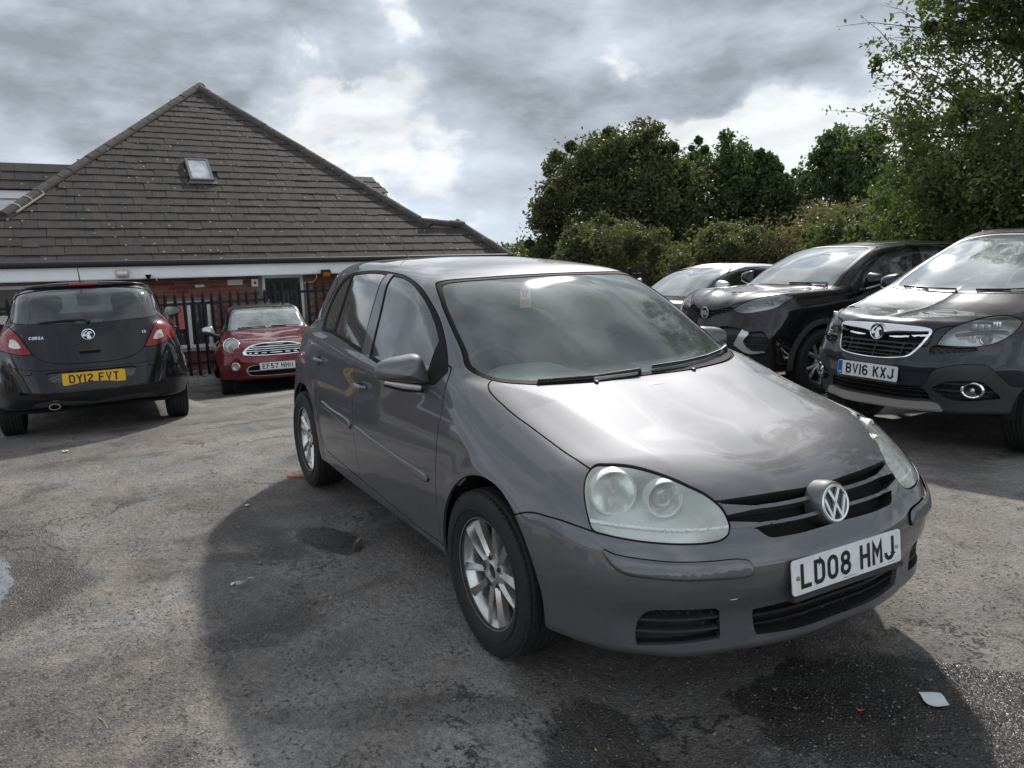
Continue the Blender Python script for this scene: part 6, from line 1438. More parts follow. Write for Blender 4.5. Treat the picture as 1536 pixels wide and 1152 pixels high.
def asphalt():
    m, nt, b, out = _nodes('worn_asphalt'); L = nt.links; N = nt.nodes
    tc = N.new('ShaderNodeTexCoord'); P = tc.outputs['Object']
    def noise(scale, detail=5, rough=.55, dist=0):
        t = N.new('ShaderNodeTexNoise'); t.inputs['Scale'].default_value = scale; t.inputs['Detail'].default_value = detail; t.inputs['Roughness'].default_value = rough; t.inputs['Distortion'].default_value = dist
        L.new(P, t.inputs['Vector']); return t.outputs[0]
    def mr(i, a, b_, c, d, sm=True):
        t = N.new('ShaderNodeMapRange'); t.interpolation_type = 'SMOOTHSTEP' if sm else 'LINEAR'; L.new(i, t.inputs[0])
        for k, v in enumerate((a, b_, c, d)): t.inputs[k+1].default_value = v
        return t.outputs[0]
    def mm(op, a, c):
        t = N.new('ShaderNodeMath'); t.operation = op
        for k, v in enumerate((a, c)):
            if hasattr(v, 'is_output'): L.new(v, t.inputs[k])
            else: t.inputs[k].default_value = v
        return t.outputs[0]
    def mixc(f, a, c):
        t = N.new('ShaderNodeMix'); t.data_type = 'RGBA'
        for k, v in ((0, f), (6, a), (7, c)):
            if hasattr(v, 'is_output'): L.new(v, t.inputs[k])
            else: t.inputs[k].default_value = v
        return t.outputs[2]
    big = noise(.55, 6, .6); mid = noise(3.2, 6, .65); fine = noise(38, 4, .7); grit = noise(170, 3, .7)
    vo = N.new('ShaderNodeTexVoronoi'); vo.inputs['Scale'].default_value = 95; L.new(P, vo.inputs['Vector'])
    vo2 = N.new('ShaderNodeTexVoronoi'); vo2.inputs['Scale'].default_value = 210; L.new(P, vo2.inputs['Vector'])
    col = mixc(mr(big, .38, .64, 0, 1), (.108, .100, .094, 1), (.232, .223, .212, 1))
    col = mixc(mm('MULTIPLY', mr(mid, .45, .72, 0, 1), .55), col, (.262, .226, .188, 1))
    col = mixc(mm('MULTIPLY', mr(noise(1.7, 5, .6, .6), .52, .66, 0, 1), .7), col, (.050, .046, .044, 1))
    col = mixc(mm('MULTIPLY', mr(noise(.8, 4, .6), .44, .60, 0, 1), .25), col, (.150, .122, .100, 1))
    st = mr(mm('ADD', mm('MULTIPLY', fine, .5), mm('MULTIPLY', grit, .5)), .40, .64, .68, 1.32)
    sc_ = N.new('ShaderNodeVectorMath'); sc_.operation = 'SCALE'; L.new(col, sc_.inputs[0]); L.new(st, sc_.inputs['Scale']); col = sc_.outputs[0]
    # pale chippings and dark pits between the stones
    sepc = N.new('ShaderNodeSeparateColor'); L.new(vo.outputs['Color'], sepc.inputs[0])
    col = mixc(mm('MULTIPLY', mr(sepc.outputs[0], .80, .90, 0, 1), mr(vo.outputs['Distance'], .50, .28, 0, .55)), col, (.30, .285, .265, 1))
    pit = mm('MULTIPLY', mr(noise(52, 3, .6), .585, .635, 0, 1), mr(noise(7, 2), .42, .58, .1, 1))
    col = mixc(mm('MULTIPLY', pit, .75), col, (.028, .027, .027, 1))
    # damp and oily marks, a puddle
    sep = N.new('ShaderNodeSeparateXYZ'); L.new(P, sep.inputs[0]); warp = mm('ADD', mm('MULTIPLY', mm('SUBTRACT', noise(4.5, 8, .7), .5), .60), mm('MULTIPLY', mm('SUBTRACT', noise(30, 4, .7), .5), .28))
    wet = None
    for (cx, cy, rx, ry, a, wt) in STAINS:
        ca, sa = math.cos(a), math.sin(a)
        dx = mm('SUBTRACT', sep.outputs[0], cx); dy = mm('SUBTRACT', sep.outputs[1], cy)
        u = mm('DIVIDE', mm('ADD', mm('MULTIPLY', dx, ca), mm('MULTIPLY', dy, sa)), rx); v = mm('DIVIDE', mm('SUBTRACT', mm('MULTIPLY', dy, ca), mm('MULTIPLY', dx, sa)), ry)
        r = mm('ADD', mm('SQRT', mm('ADD', mm('MULTIPLY', u, u), mm('MULTIPLY', v, v)), 0), mm('MULTIPLY', warp, 1.6))
        w = mm('MULTIPLY', mr(r, 1.05, .78, 0, 1), wt); wet = w if wet is None else mm('MAXIMUM', wet, w)
    # hairline cracks wandering over the surface
    vc = N.new('ShaderNodeTexVoronoi'); vc.feature = 'DISTANCE_TO_EDGE'; vc.inputs['Scale'].default_value = .62
    wv = N.new('ShaderNodeTexNoise'); wv.inputs['Scale'].default_value = 3.0; wv.inputs['Detail'].default_value = 7; wv.inputs['Roughness'].default_value = .7; L.new(P, wv.inputs['Vector'])
    wa = N.new('ShaderNodeVectorMath'); wa.operation = 'MULTIPLY_ADD'; L.new(wv.outputs['Color'], wa.inputs[0]); wa.inputs[1].default_value = (.9, .9, 0); L.new(P, wa.inputs[2]); L.new(wa.outputs[0], vc.inputs['Vector'])
    crack = mm('MULTIPLY', mr(vc.outputs['Distance'], .0075, .002, 0, 1), mr(noise(1.1, 3), .47, .56, 0, 1))
    col = mixc(mm('MULTIPLY', crack, .85), col, (.022, .021, .021, 1))
    dark = N.new('ShaderNodeVectorMath'); dark.operation = 'SCALE'; L.new(col, dark.inputs[0]); L.new(mr(wet, 0, 1, 1, .26, False), dark.inputs['Scale']); col = dark.outputs[0]
    L.new(col, b.inputs['Base Color'])
    L.new(mm('MAXIMUM', mm('SUBTRACT', mr(grit, .3, .7, .66, .95), mm('MULTIPLY', wet, .62)), .08), b.inputs['Roughness'])
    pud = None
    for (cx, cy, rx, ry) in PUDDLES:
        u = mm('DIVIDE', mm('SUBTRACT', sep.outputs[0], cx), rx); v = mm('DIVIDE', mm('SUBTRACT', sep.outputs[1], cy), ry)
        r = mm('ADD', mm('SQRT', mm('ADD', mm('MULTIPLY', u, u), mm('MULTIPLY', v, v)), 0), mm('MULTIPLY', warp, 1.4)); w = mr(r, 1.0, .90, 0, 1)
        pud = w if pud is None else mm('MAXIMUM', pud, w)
    h = mm('ADD', mm('MULTIPLY', mr(vo.outputs['Distance'], 0, .6, 1, 0, False), .55), mm('MULTIPLY', fine, .7)); h = mm('ADD', h, mm('MULTIPLY', mr(vo2.outputs['Distance'], 0, .6, 1, 0, False), .22))
    h = mm('SUBTRACT', h, mm('MULTIPLY', pit, .9)); h = mm('SUBTRACT', h, mm('MULTIPLY', crack, 1.5))
    bp = N.new('ShaderNodeBump'); bp.inputs['Distance'].default_value = .008; L.new(h, bp.inputs['Height'])
    L.new(mm('MULTIPLY', mm('SUBTRACT', 1.0, mm('MULTIPLY', pud, .97)), .85), bp.inputs['Strength']); L.new(bp.outputs[0], b.inputs['Normal'])
    gl = N.new('ShaderNodeBsdfPrincipled'); gl.inputs['Base Color'].default_value = (.15, .165, .18, 1); gl.inputs['Roughness'].default_value = .06; gl.inputs['IOR'].default_value = 1.33  # pale base colour stands in for sky glare on the water
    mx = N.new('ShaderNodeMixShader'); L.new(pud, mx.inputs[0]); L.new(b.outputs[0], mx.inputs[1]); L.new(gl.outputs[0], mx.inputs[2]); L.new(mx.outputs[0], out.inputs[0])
    b.inputs['Specular IOR Level'].default_value = .35
    return m
STAINS = [(-1.52, -1.02, .30, .14, .3, .9), (-1.05, -1.55, .55, .24, .2, .55), (-.95, -1.52, .42, .12, .4, .6), (-1.9, -1.35, .35, .16, .2, .5), (.2, -1.25, .5, .10, 1.1, .45), (.6, -1.75, .6, .12, .5, .35), (1.02, .02, .50, .40, .7, 1.0), (1.20, .22, .55, .24, .9, .9), (.75, -.85, .38, .20, -.3, .95), (1.05, -.55, .7, .17, .5, .65),
          (1.0, -.9, .5, .14, .8, .5), (-1.75, -2.55, .55, .42, .2, .7), (1.32, .66, .85, .15, .62, .95), (-2.05, -2.45, .9, .22, .15, .6), (.4, -.35, 1.0, .6, 0, .5)]
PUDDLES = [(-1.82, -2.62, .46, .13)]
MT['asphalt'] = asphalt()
def spaced(lo, hi, d0, far, grow=1.18):
    a = list(np.arange(lo, hi+1e-6, d0)); d = d0
    while a[-1] < far: d *= grow; a.append(a[-1]+d)
    d = d0; b = []
    x = lo
    while x > -far: d *= grow; x -= d; b.append(x)
    return np.array(b[::-1] + a)
gx, gy = spaced(-3.2, 1.7, .02, 400), spaced(-3.0, 1.3, .02, 400)
X_, Y_ = np.meshgrid(gx, gy, indexing='ij'); Z_ = ground_z(X_, Y_) + relief(X_, Y_) - .004
nx, ny = len(gx), len(gy); idx = np.arange(nx*ny).reshape(nx, ny)
q1 = np.stack([idx[:-1, :-1], idx[1:, :-1], idx[1:, 1:]], -1).reshape(-1, 3); q2 = np.stack([idx[:-1, :-1], idx[1:, 1:], idx[:-1, 1:]], -1).reshape(-1, 3)
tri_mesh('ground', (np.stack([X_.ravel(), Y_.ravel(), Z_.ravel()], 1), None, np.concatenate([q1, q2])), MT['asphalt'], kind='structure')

def gravel():
    n = 26000; r = RNG
    x = r.uniform(-3.0, 1.75, n); y = r.uniform(-3.1, 1.6, n)
    keep = noise2(x, y, 1.1, 9)*.6 + noise2(x, y, 5, 11)*.4 > .40; x, y = x[keep], y[keep]; n = len(x)
    s = r.lognormal(math.log(.0026), .38, n).clip(.0015, .0075)
    base = np.array([(1, 0, 0), (-1, 0, 0), (0, 1, 0), (0, -1, 0), (0, 0, 1), (0, 0, -1)], float)
    F = np.array([(0, 2, 4), (2, 1, 4), (1, 3, 4), (3, 0, 4), (2, 0, 5), (1, 2, 5), (3, 1, 5), (0, 3, 5)])
    V = base[None]*(.6+.8*r.random((n, 6, 1))); a = r.uniform(0, 6.28, n); c, d = np.cos(a), np.sin(a)
    V = np.stack([V[..., 0]*c[:, None]-V[..., 1]*d[:, None], V[..., 0]*d[:, None]+V[..., 1]*c[:, None], V[..., 2]*.6], -1)*s[:, None, None]
    z = ground_z(x, y)+relief(x, y)-.004
    V = V + np.stack([x, y, z+s*.25], -1)[:, None, :]; T = (F[None]+(np.arange(n)*6)[:, None, None]).reshape(-1, 3)
    m = simple('loose_chippings', (.16, .152, .142), .85, var=.55, vscale=45)
    tri_mesh('gravel', (V.reshape(-1, 3), None, T), m, kind='stuff', smooth=False, label='loose grit and small stones scattered over the worn asphalt')
gravel()

# ---------------------------------------------------------------- pieces: alike parts sharing mesh data
def pieces(name, spots, meshes, parent, limit=300, score=None, mat=None):
    """spots = [Matrix]; the best `limit` become parts of their own, the rest one joined part"""
    order = sorted(range(len(spots)), key=(lambda i: score[i]) if score is not None else (lambda i: i)); n = 0
    rest = []
    for k, i in enumerate(order):
        me = meshes[i % len(meshes)]
        if k < limit:
            o = bpy.data.objects.new(name, me); COL.objects.link(o); o.parent = parent; o.matrix_local = spots[i]
        else: rest.append((me, spots[i]))
    if rest:
        V, F, MI, o = [], [], [], 0
        mats = []
        for me, m4 in rest:
            co = np.empty(len(me.vertices)*3); me.vertices.foreach_get('co', co); co = co.reshape(-1, 3); M = np.array(m4)
            V.append(co @ M[:3, :3].T + M[:3, 3])
            mt = me.materials[0]
            if mt not in mats: mats.append(mt)
            for p in me.polygons: F.append([v+o for v in p.vertices]); MI.append(mats.index(mt))
            o += len(co)
        poly_mesh(name, np.concatenate(V), F, None, parent, smooth=False, mats=mats, midx=MI, kind='stuff')
def proto_mesh(name, g, mat):
    me = bpy.data.meshes.new(name); me.from_pydata([tuple(v) for v in g.V], [], g.F); me.materials.append(mat); me.validate(); return me

# ---------------------------------------------------------------- the low brick building with its big tiled roof
def tile_mat(name, c):
    m, nt, b, out = _nodes(name); L = nt.links; N = nt.nodes
    geo = N.new('ShaderNodeNewGeometry'); oi = N.new('ShaderNodeObjectInfo')
    tc = geo.outputs['Position']
    n1 = N.new('ShaderNodeTexNoise'); n1.inputs['Scale'].default_value = 2.2; n1.inputs['Detail'].default_value = 7; n1.inputs['Roughness'].default_value = .7; L.new(tc, n1.inputs['Vector'])
    v = N.new('ShaderNodeTexVoronoi'); v.inputs['Scale'].default_value = 6.5; L.new(tc, v.inputs['Vector'])
    n2 = N.new('ShaderNodeTexNoise'); n2.inputs['Scale'].default_value = 60; n2.inputs['Detail'].default_value = 3; L.new(tc, n2.inputs['Vector'])
    def mr(i, a, b_, c_, d):
        t = N.new('ShaderNodeMapRange'); t.interpolation_type = 'SMOOTHSTEP'; L.new(i, t.inputs[0])
        for k, q_ in enumerate((a, b_, c_, d)): t.inputs[k+1].default_value = q_
        return t.outputs[0]
    def mm(op, a, c_):
        t = N.new('ShaderNodeMath'); t.operation = op
        for k, q_ in enumerate((a, c_)):
            if hasattr(q_, 'is_output'): L.new(q_, t.inputs[k])
            else: t.inputs[k].default_value = q_
        return t.outputs[0]
    sc_ = N.new('ShaderNodeVectorMath'); sc_.operation = 'SCALE'; sc_.inputs[0].default_value = c
    L.new(mm('MULTIPLY', mr(n1.outputs[0], .3, .7, .72, 1.28), mm('MULTIPLY', mr(n2.outputs[0], .3, .7, .85, 1.15), mm('ADD', mm('MULTIPLY', oi.outputs['Random'], .14), .93))), sc_.inputs['Scale'])
    vd = mm('ADD', v.outputs['Distance'], mm('MULTIPLY', mm('SUBTRACT', n2.outputs[0], .5), .16))
    sepc = N.new('ShaderNodeSeparateColor'); L.new(v.outputs['Color'], sepc.inputs[0])
    spot = mm('MULTIPLY', mr(vd, .14, .10, 0, 1), mr(sepc.outputs[1], .45, .5, 0, 1))
    mx = N.new('ShaderNodeMix'); mx.data_type = 'RGBA'; L.new(mm('MULTIPLY', spot, .8), mx.inputs[0]); L.new(sc_.outputs[0], mx.inputs[6]); mx.inputs[7].default_value = (.30, .30, .28, 1)
    L.new(mx.outputs[2], b.inputs['Base Color']); b.inputs['Roughness'].default_value = .85
    bp = N.new('ShaderNodeBump'); bp.inputs['Strength'].default_value = .4; bp.inputs['Distance'].default_value = .01; L.new(n2.outputs[0], bp.inputs['Height']); L.new(bp.outputs[0], b.inputs['Normal']); return m
TILES = [tile_mat('roof_tile_brown_grey', (.029, .0235, .0205)), tile_mat('roof_tile_grey', (.0235, .0205, .019)), tile_mat('roof_tile_warm', (.033, .026, .022))]
MT['ridge'] = tile_mat('ridge_tile', (.055, .050, .044)); MT['mortar'] = simple('pale_mortar', (.36, .33, .29), .9, var=.2)
MT['fascia'] = simple('white_fascia', (.82, .84, .86), .45, var=.05, vscale=3); MT['upvc'] = simple('white_frame', (.74, .74, .74), .35)
MT['gutter'] = simple('black_gutter', (.015, .015, .016), .65); MT['lead'] = simple('flashing', (.10, .10, .11), .5)
MT['mortar_wall'] = simple('wall_mortar', (.20, .17, .15), .95, var=.2, vscale=8)
MT['pane'] = glass('window_pane', (.45, .5, .5), .04, gain=1.2); MT['cladding'] = simple('white_cladding', (.74, .76, .78), .5)
MT['beige'] = simple('beige_panel', (.42, .37, .30), .7, var=.1, vscale=4); MT['curtain'] = simple('net_curtain', (.55, .55, .53), .9)
BR = [simple('brick_red', (.20, .068, .045), .9, var=.25, vscale=30), simple('brick_dark_red', (.15, .050, .036), .9, var=.25, vscale=30), simple('brick_orange', (.24, .090, .055), .9, var=.25, vscale=30)]
TILT = -.0128
def building():
    root = empty('brick_building', (-12.75, 1.0, -.6), label='low red brick building with a huge grey brown tiled roof and white fascia', category='building')
    root.rotation_euler = (math.atan(TILT), 0, 0)                      # stands slightly out of level with the sloping yard
    off = Vector((12.75, -1.0, .6))
    EX, EZ, PI_ = -12.42, 1.46, math.radians(35); ca, sa = math.cos(PI_), math.sin(PI_)
    base = Matrix.Translation(off)
    def RF(s, y, h=0): return Vector((EX - s*ca + h*sa, y, EZ + s*sa + h*ca)) + off        # s up the slope, h above it
    # face outline in (y, s)
    L_ = lambda z: (z-EZ)/sa
    left = [(L_(5.60), .92), (L_(2.38), -2.98), (L_(2.36), -7.5)]; right = [(L_(5.60), .92), (L_(2.20), 4.62), (L_(2.14), 5.48), (0, 6.12)]
    def yl(s): return np.interp(s, [0, left[1][0], left[0][0]], [-7.5, left[1][1], left[0][1]]) if s > left[1][0] else -7.5
    def yr(s):
        return np.interp(s, [0, right[2][0], right[2][0]+.005, right[1][0], right[0][0]], [6.12, 5.48, 4.66, 4.60, .92])
    # decking below the tiles
    A = RF(L_(5.60), .92, -.02); V = [RF(0, -7.5, -.02), RF(L_(2.37), -7.5, -.02), RF(left[1][0], -2.98, -.02), A, RF(right[1][0], 4.6, -.02), RF(right[2][0], 5.48, -.02), RF(0, 6.12, -.02)]
    B = A + Vector((-9, 0, 0)); g = Geo(); g.add(V, [tuple(range(7))[::-1]])
    g.add([A, B, V[2] + Vector((-11, 0, 0)), V[2], V[4], V[4]+Vector((-11, 0, 0))], [(0, 1, 2, 3), (0, 4, 5, 1)])
    g.add([V[1], V[2], V[2]+Vector((-11, 0, 0)), V[1]+Vector((-11, 0, 0))], [(0, 1, 2, 3)]); g.add([V[4], V[5], V[5]+Vector((-9, 0, 0)), V[4]+Vector((-9, 0, 0))], [(0, 1, 2, 3)])
    g.add([V[5], V[6], V[6]+Vector((-9, 0, -.1)), V[5]+Vector((-9, 0, 0))], [(0, 1, 2, 3)])
    roof = g.build('roof', TILES[1], root, smooth=False)
    gauge, tw = .268, .24; ncourse = int(left[0][0]/gauge)+1
    # tile: thin wedge, lower edge raised over the course below
    ms = []
    for k in range(6):
        gg = Geo(); j = (k % 3-1)*.0012
        V = [(-tw/2+.0025, -.012, .020+j), (tw/2-.0025, -.012, .020-j), (tw/2-.0025, gauge+.03, .006), (-tw/2+.0025, gauge+.03, .006), (-tw/2+.0025, -.012, .0), (tw/2-.0025, -.012, .0)]
        gg.add(V, [(0, 1, 2, 3), (4, 5, 1, 0), (4, 0, 3), (5, 2, 1)]); ms.append(proto_mesh('roof_tile', gg, TILES[(k*7) % 3]))
    spots, score = [], []
    R3 = Matrix(((0, -ca, sa, 0), (1, 0, 0, 0), (0, sa, ca, 0), (0, 0, 0, 1)))      # u = y, v = up the slope, w = normal
    vel = (L_(3.04)-.0, L_(3.50)+.05, .10, .55)
    for c in range(ncourse):
        s = c*gauge; y0, y1 = yl(s+gauge*.6), yr(s+gauge*.6); y = -7.5 + (tw/2 if c % 2 else 0)
        while y < 6.3:
            if y0 < y < y1 and not (vel[0]-.06 < s+.13 < vel[1] and vel[2]-.02 < y < vel[3]+.02):
                p = RF(s, y + RNG.uniform(-.003, .003)); p = p + Vector((ca, 0, -sa))*(abs(RNG.normal(0, .004)) + (.03 if RNG.random() < .02 else 0)); m4 = Matrix.Translation(p) @ R3 @ Matrix.Rotation(RNG.normal(0, .009), 4, 'Z') @ Matrix.Rotation(RNG.normal(0, .010), 4, 'X') @ Matrix.Rotation(RNG.normal(0, .008), 4, 'Y')
                spots.append(m4); score.append(c + (0 if y > -3.6 else 50))
            y += tw
    pieces('roof_tile', spots, ms, roof, 300, score)
    # hip and ridge caps
    gg = Geo(); n = 8
    V = [(x, (.105-.008*(x < 0))*math.cos(a), .075*math.sin(a)-.01) for x in (-.17, .17) for a in np.linspace(0, math.pi, n)]; gg.add(V, [(i, i+1, n+i+1, n+i) for i in range(n-1)] + [tuple(range(n))[::-1], tuple(range(n, 2*n))])
    cap = proto_mesh('hip_tile', gg, MT['ridge']); g2 = Geo(); V = [(x, .118*math.cos(a), .088*math.sin(a)-.02) for x in (-.015, .015) for a in np.linspace(0, math.pi, n)]; g2.add(V, [(i, i+1, n+i+1, n+i) for i in range(n-1)])
    for a, b, pale in ((RF(*left[1], .01), RF(*left[0], .02), True), (RF(*right[1], .01), RF(*right[0], .02), False), (RF(right[2][0], 5.48, .01), RF(0, 6.12, .02), False), (RF(right[1][0]-.02, 4.75, .03), RF(right[2][0], 5.5, .02), False), (RF(left[1][0], -7.4, .03), RF(left[1][0], -3.1, .02), False)):
        d = b-a; k = max(1, int(d.length/.31)); u = d.normalized(); v = Vector((1, 0, 1.2)).cross(u).normalized()
        for i in range(k+1):
            o = bpy.data.objects.new('hip_tile', cap); COL.objects.link(o); o.parent = roof; w_ = u.cross(v)
            if w_.z < 0: v = -v
            o.matrix_local = frame(a + u*(.31*i+RNG.uniform(-.01, .01)) + Vector((0, 0, RNG.uniform(-.004, .006))), u, v) @ Matrix.Rotation(.02, 4, 'Y')
        if pale:
            me2 = proto_mesh('mortar_joint', g2, MT['mortar'])
            for i in range(3): o = bpy.data.objects.new('mortar_joint', me2); COL.objects.link(o); o.parent = roof; o.matrix_local = frame(a + u*(.31*i-.155+.31), u, v)
            Geo().tube([a+u*.0+Vector((.09, .10, -.03)), a+u*.75+Vector((.09, .10, -.03))], .02, 6).build('mortar_bed', MT['mortar'], roof)
    # roof window
    m4 = Matrix.Translation(RF(vel[0], (vel[2]+vel[3])/2)) @ R3; W2, H2 = (vel[3]-vel[2])/2, vel[1]-vel[0]
    fr = Geo().box((-W2, 0, -.02), (W2, .05, .075), m4).box((-W2, H2-.05, -.02), (W2, H2, .075), m4).box((-W2, .05, -.02), (-W2+.045, H2-.05, .075), m4).box((W2-.045, .05, -.02), (W2, H2-.05, .075), m4).build('roof_window', MT['lead'], roof)
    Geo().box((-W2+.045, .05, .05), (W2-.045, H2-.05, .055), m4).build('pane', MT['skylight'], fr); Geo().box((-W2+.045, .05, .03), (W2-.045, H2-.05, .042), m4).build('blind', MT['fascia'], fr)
    Geo().box((-W2-.03, -.10, .028), (W2+.05, 0, .036), m4).build('flashing', MT['lead'], fr)
    # gutter, fascia, soffit
    P = lambda x, y, z: Vector((x, y, z)) + off
    Geo().tube([P(-12.36, -7.5, 1.455), P(-12.36, 6.05, 1.455)], .055, 10).build('gutter', MT['gutter'], root)
    Geo().box(P(-12.44, -7.5, 1.20), P(-12.41, 6.05, 1.46)).build('fascia', MT['fascia'], root)
    Geo().box(P(-12.80, -7.5, 1.185), P(-12.43, 6.05, 1.20)).build('soffit', MT['fascia'], root)
    # brick wall with openings
    ops = [(.98, 1.76, -.65, 1.19), (-.72, .02, -.1, .76), (3.0, 4.4, .1, .95), (-5.5, -2.75, -.1, 1.12)]
    wx = -12.80; bl, bh, bd, mj = .215, .065, .05, .010
    g = Geo(); ys = [-7.4, -5.5, -2.75, -.72, .02, .98, 1.76, 3.0, 4.4, 6.0]
    for a, b in zip(ys[:-1], ys[1:]):
        o = [k for k in ops if abs(k[0]-a) < 1e-6 and abs(k[1]-b) < 1e-6]
        if o: g.box(P(wx-.25, a, -1.1), P(wx-.006, b, o[0][2])).box(P(wx-.25, a, o[0][3]), P(wx-.006, b, 1.2))
        else: g.box(P(wx-.25, a, -1.1), P(wx-.006, b, 1.2))
    wall = g.build('wall', MT['mortar_wall'], root, smooth=False)
    spots, score = [], []; bms = []
    for k in range(3):
        for l_ in (bl, bl/2-.005): pass
    def bm_(l_, m_): return proto_mesh('brick', Geo().box((-.012, -l_/2, -bh/2), (0, l_/2, bh/2)), m_)
    full = [bm_(bl, m_) for m_ in BR]; c = 0; z = -.95; sel = []
    while z < 1.16:
        y = -7.3 + (.1125 if c % 2 else 0)
        while y < 5.9:
            if not any(o[0]-.10 < y < o[1]+.10 and o[2]-.03 < z < o[3]+.03 for o in ops):
                spots.append(Matrix.Translation(P(wx + RNG.uniform(0, .004), y, z))); score.append(abs(y-1.0) + (3 if z < -.1 else 0)); sel.append(full[RNG.integers(3)])
            y += bl+mj
        z += bh+mj; c += 1
    # parts and remainder keep their own brick colours
    order = sorted(range(len(spots)), key=lambda i: score[i])
    for i in order[:300]: o = bpy.data.objects.new('brick', sel[i]); COL.objects.link(o); o.parent = wall; o.matrix_local = spots[i]
    V, F, MI = [], [], []
    for i in order[300:]:
        me = sel[i]; o = len(V); V += [spots[i] @ v.co for v in me.vertices]
        for p in me.polygons: F.append([v+o for v in p.vertices]); MI.append(BR.index(me.materials[0]))
    poly_mesh('brick', V, F, None, wall, smooth=False, mats=BR, midx=MI, kind='stuff')
    # door and windows
    def opening(nm, y0, y1, z0, z1, inner, mull=(), tr=()):
        f = Geo(); t = .055
        f.box(P(wx-.10, y0, z0), P(wx-.03, y0+t, z1)).box(P(wx-.10, y1-t, z0), P(wx-.03, y1, z1)).box(P(wx-.10, y0+t, z1-t), P(wx-.03, y1-t, z1)).box(P(wx-.10, y0+t, z0), P(wx-.03, y1-t, z0+t))
        for y in mull: f.box(P(wx-.10, y-.03, z0+t), P(wx-.035, y+.03, z1-t))
        for z_ in tr: f.box(P(wx-.10, y0+t, z_-.03), P(wx-.036, y1-t, z_+.03))
        o = f.build(nm, MT['upvc'], root, smooth=False)
        Geo().box(P(wx-.075, y0+t, z0+t), P(wx-.07, y1-t, z1-t)).build('pane', MT['pane'], o)
        Geo().box(P(wx-.22, y0, z0), P(wx-.20, y1, z1)).build('curtain', MT[inner], o); return o
    d = opening('door', .98, 1.76, -.62, 1.18, 'beige', tr=(.30,)); Geo().box(P(wx-.03, 1.05, .28), P(wx-.005, 1.09, .40), bevel=.006).build('door_handle', MT['chrome'], d)
    for k, (y0, y1) in enumerate(((-.72, .02), (3.0, 4.4), (-5.5, -2.75))):
        z0, z1 = ops[(1, 2, 3)[k]][2:]; o = opening('window', y0, y1, z0, z1, 'curtain', mull=((y0+y1)/2,)); Geo().box(P(wx-.03, y0-.04, z0-.06), P(wx+.05, y1+.04, z0-.001)).build('sill', MT['mortar'], o)
    Geo().box(P(wx-.035, -.62, .25), P(wx-.030, -.40, .70)).build('window_notice', MT['print_red'], o)
    # things on the wall
    Geo().box(P(wx+.004, .35, 1.02), P(wx+.02, .62, 1.12), bevel=.004).build('wall_plaque', MT['curtain'], root)
    b = Geo().box(P(wx+.004, .78, .98), P(wx+.03, .90, 1.12), bevel=.004).build('meter_cover', MT['upvc'], root); Geo().lathe([(0, .001), (.025, .0)], 12, 'x', Matrix.Translation(P(wx+.031, .84, 1.05))).build('dial', MT['void'], b)
    Geo().box(P(wx+.004, -.22, 1.00), P(wx+.06, -.06, 1.05), bevel=.008).build('air_vent', MT['curtain'], root)
    # dormers at both sides behind the hips
    for nm, (ya, yb, x0, zr, ze) in (('l', (-9.5, -1.75, -15.6, 3.47, 2.90)), ('r', (3.3, 4.80, -16.2, 3.48, 3.04))):
        dm = Geo().box(P(x0-1.4, ya, 1.8), P(x0-.02, yb-(0 if nm == 'l' else .25), ze-.10)).build('dormer', MT['cladding'], root, smooth=False)
        for k in range(int((ze-.18-1.9)/.10)): Geo().box(P(x0-.02, ya, 1.9+k*.10), P(x0+.003+.006*(k % 2), yb-(0 if nm == 'l' else .25), 1.994+k*.10)).build('cladding_board', MT['cladding'], dm)
        Geo().box(P(x0+.02, ya, ze-.17), P(x0+.05, yb, ze-.02)).build('dormer_fascia', MT['fascia'], dm)
        dx = .75; sl = math.atan2(zr-ze, dx); rl = math.hypot(zr-ze, dx)
        rs = Geo(); rs.add([P(x0+.1, ya, ze), P(x0+.1, yb, ze), P(x0+.1-dx, yb-(.0 if nm == 'l' else .14), zr), P(x0+.1-dx, ya, zr), P(x0-1.6, yb, ze), P(x0-1.6, ya, ze)], [(0, 1, 2, 3), (3, 2, 4, 5), (1, 4, 2)]).build('dormer_roof', TILES[0], dm, smooth=False)
        m5 = Matrix(((0, -math.cos(sl), math.sin(sl), 0), (1, 0, 0, 0), (0, math.sin(sl), math.cos(sl), 0), (0, 0, 0, 1)))
        for c in range(3):
            for y in np.arange(yb-.12-(0 if nm == 'l' else .06*c), ya+.12, -.24):
                if y > -6.5:
                    o = bpy.data.objects.new('roof_tile', ms[int(RNG.integers(6))]); COL.objects.link(o); o.parent = dm; p = P(x0+.1, y, ze) + Vector((-math.cos(sl), 0, math.sin(sl)))*(rl/3*c) ; o.matrix_local = Matrix.Translation(p) @ m5
    return root
building()
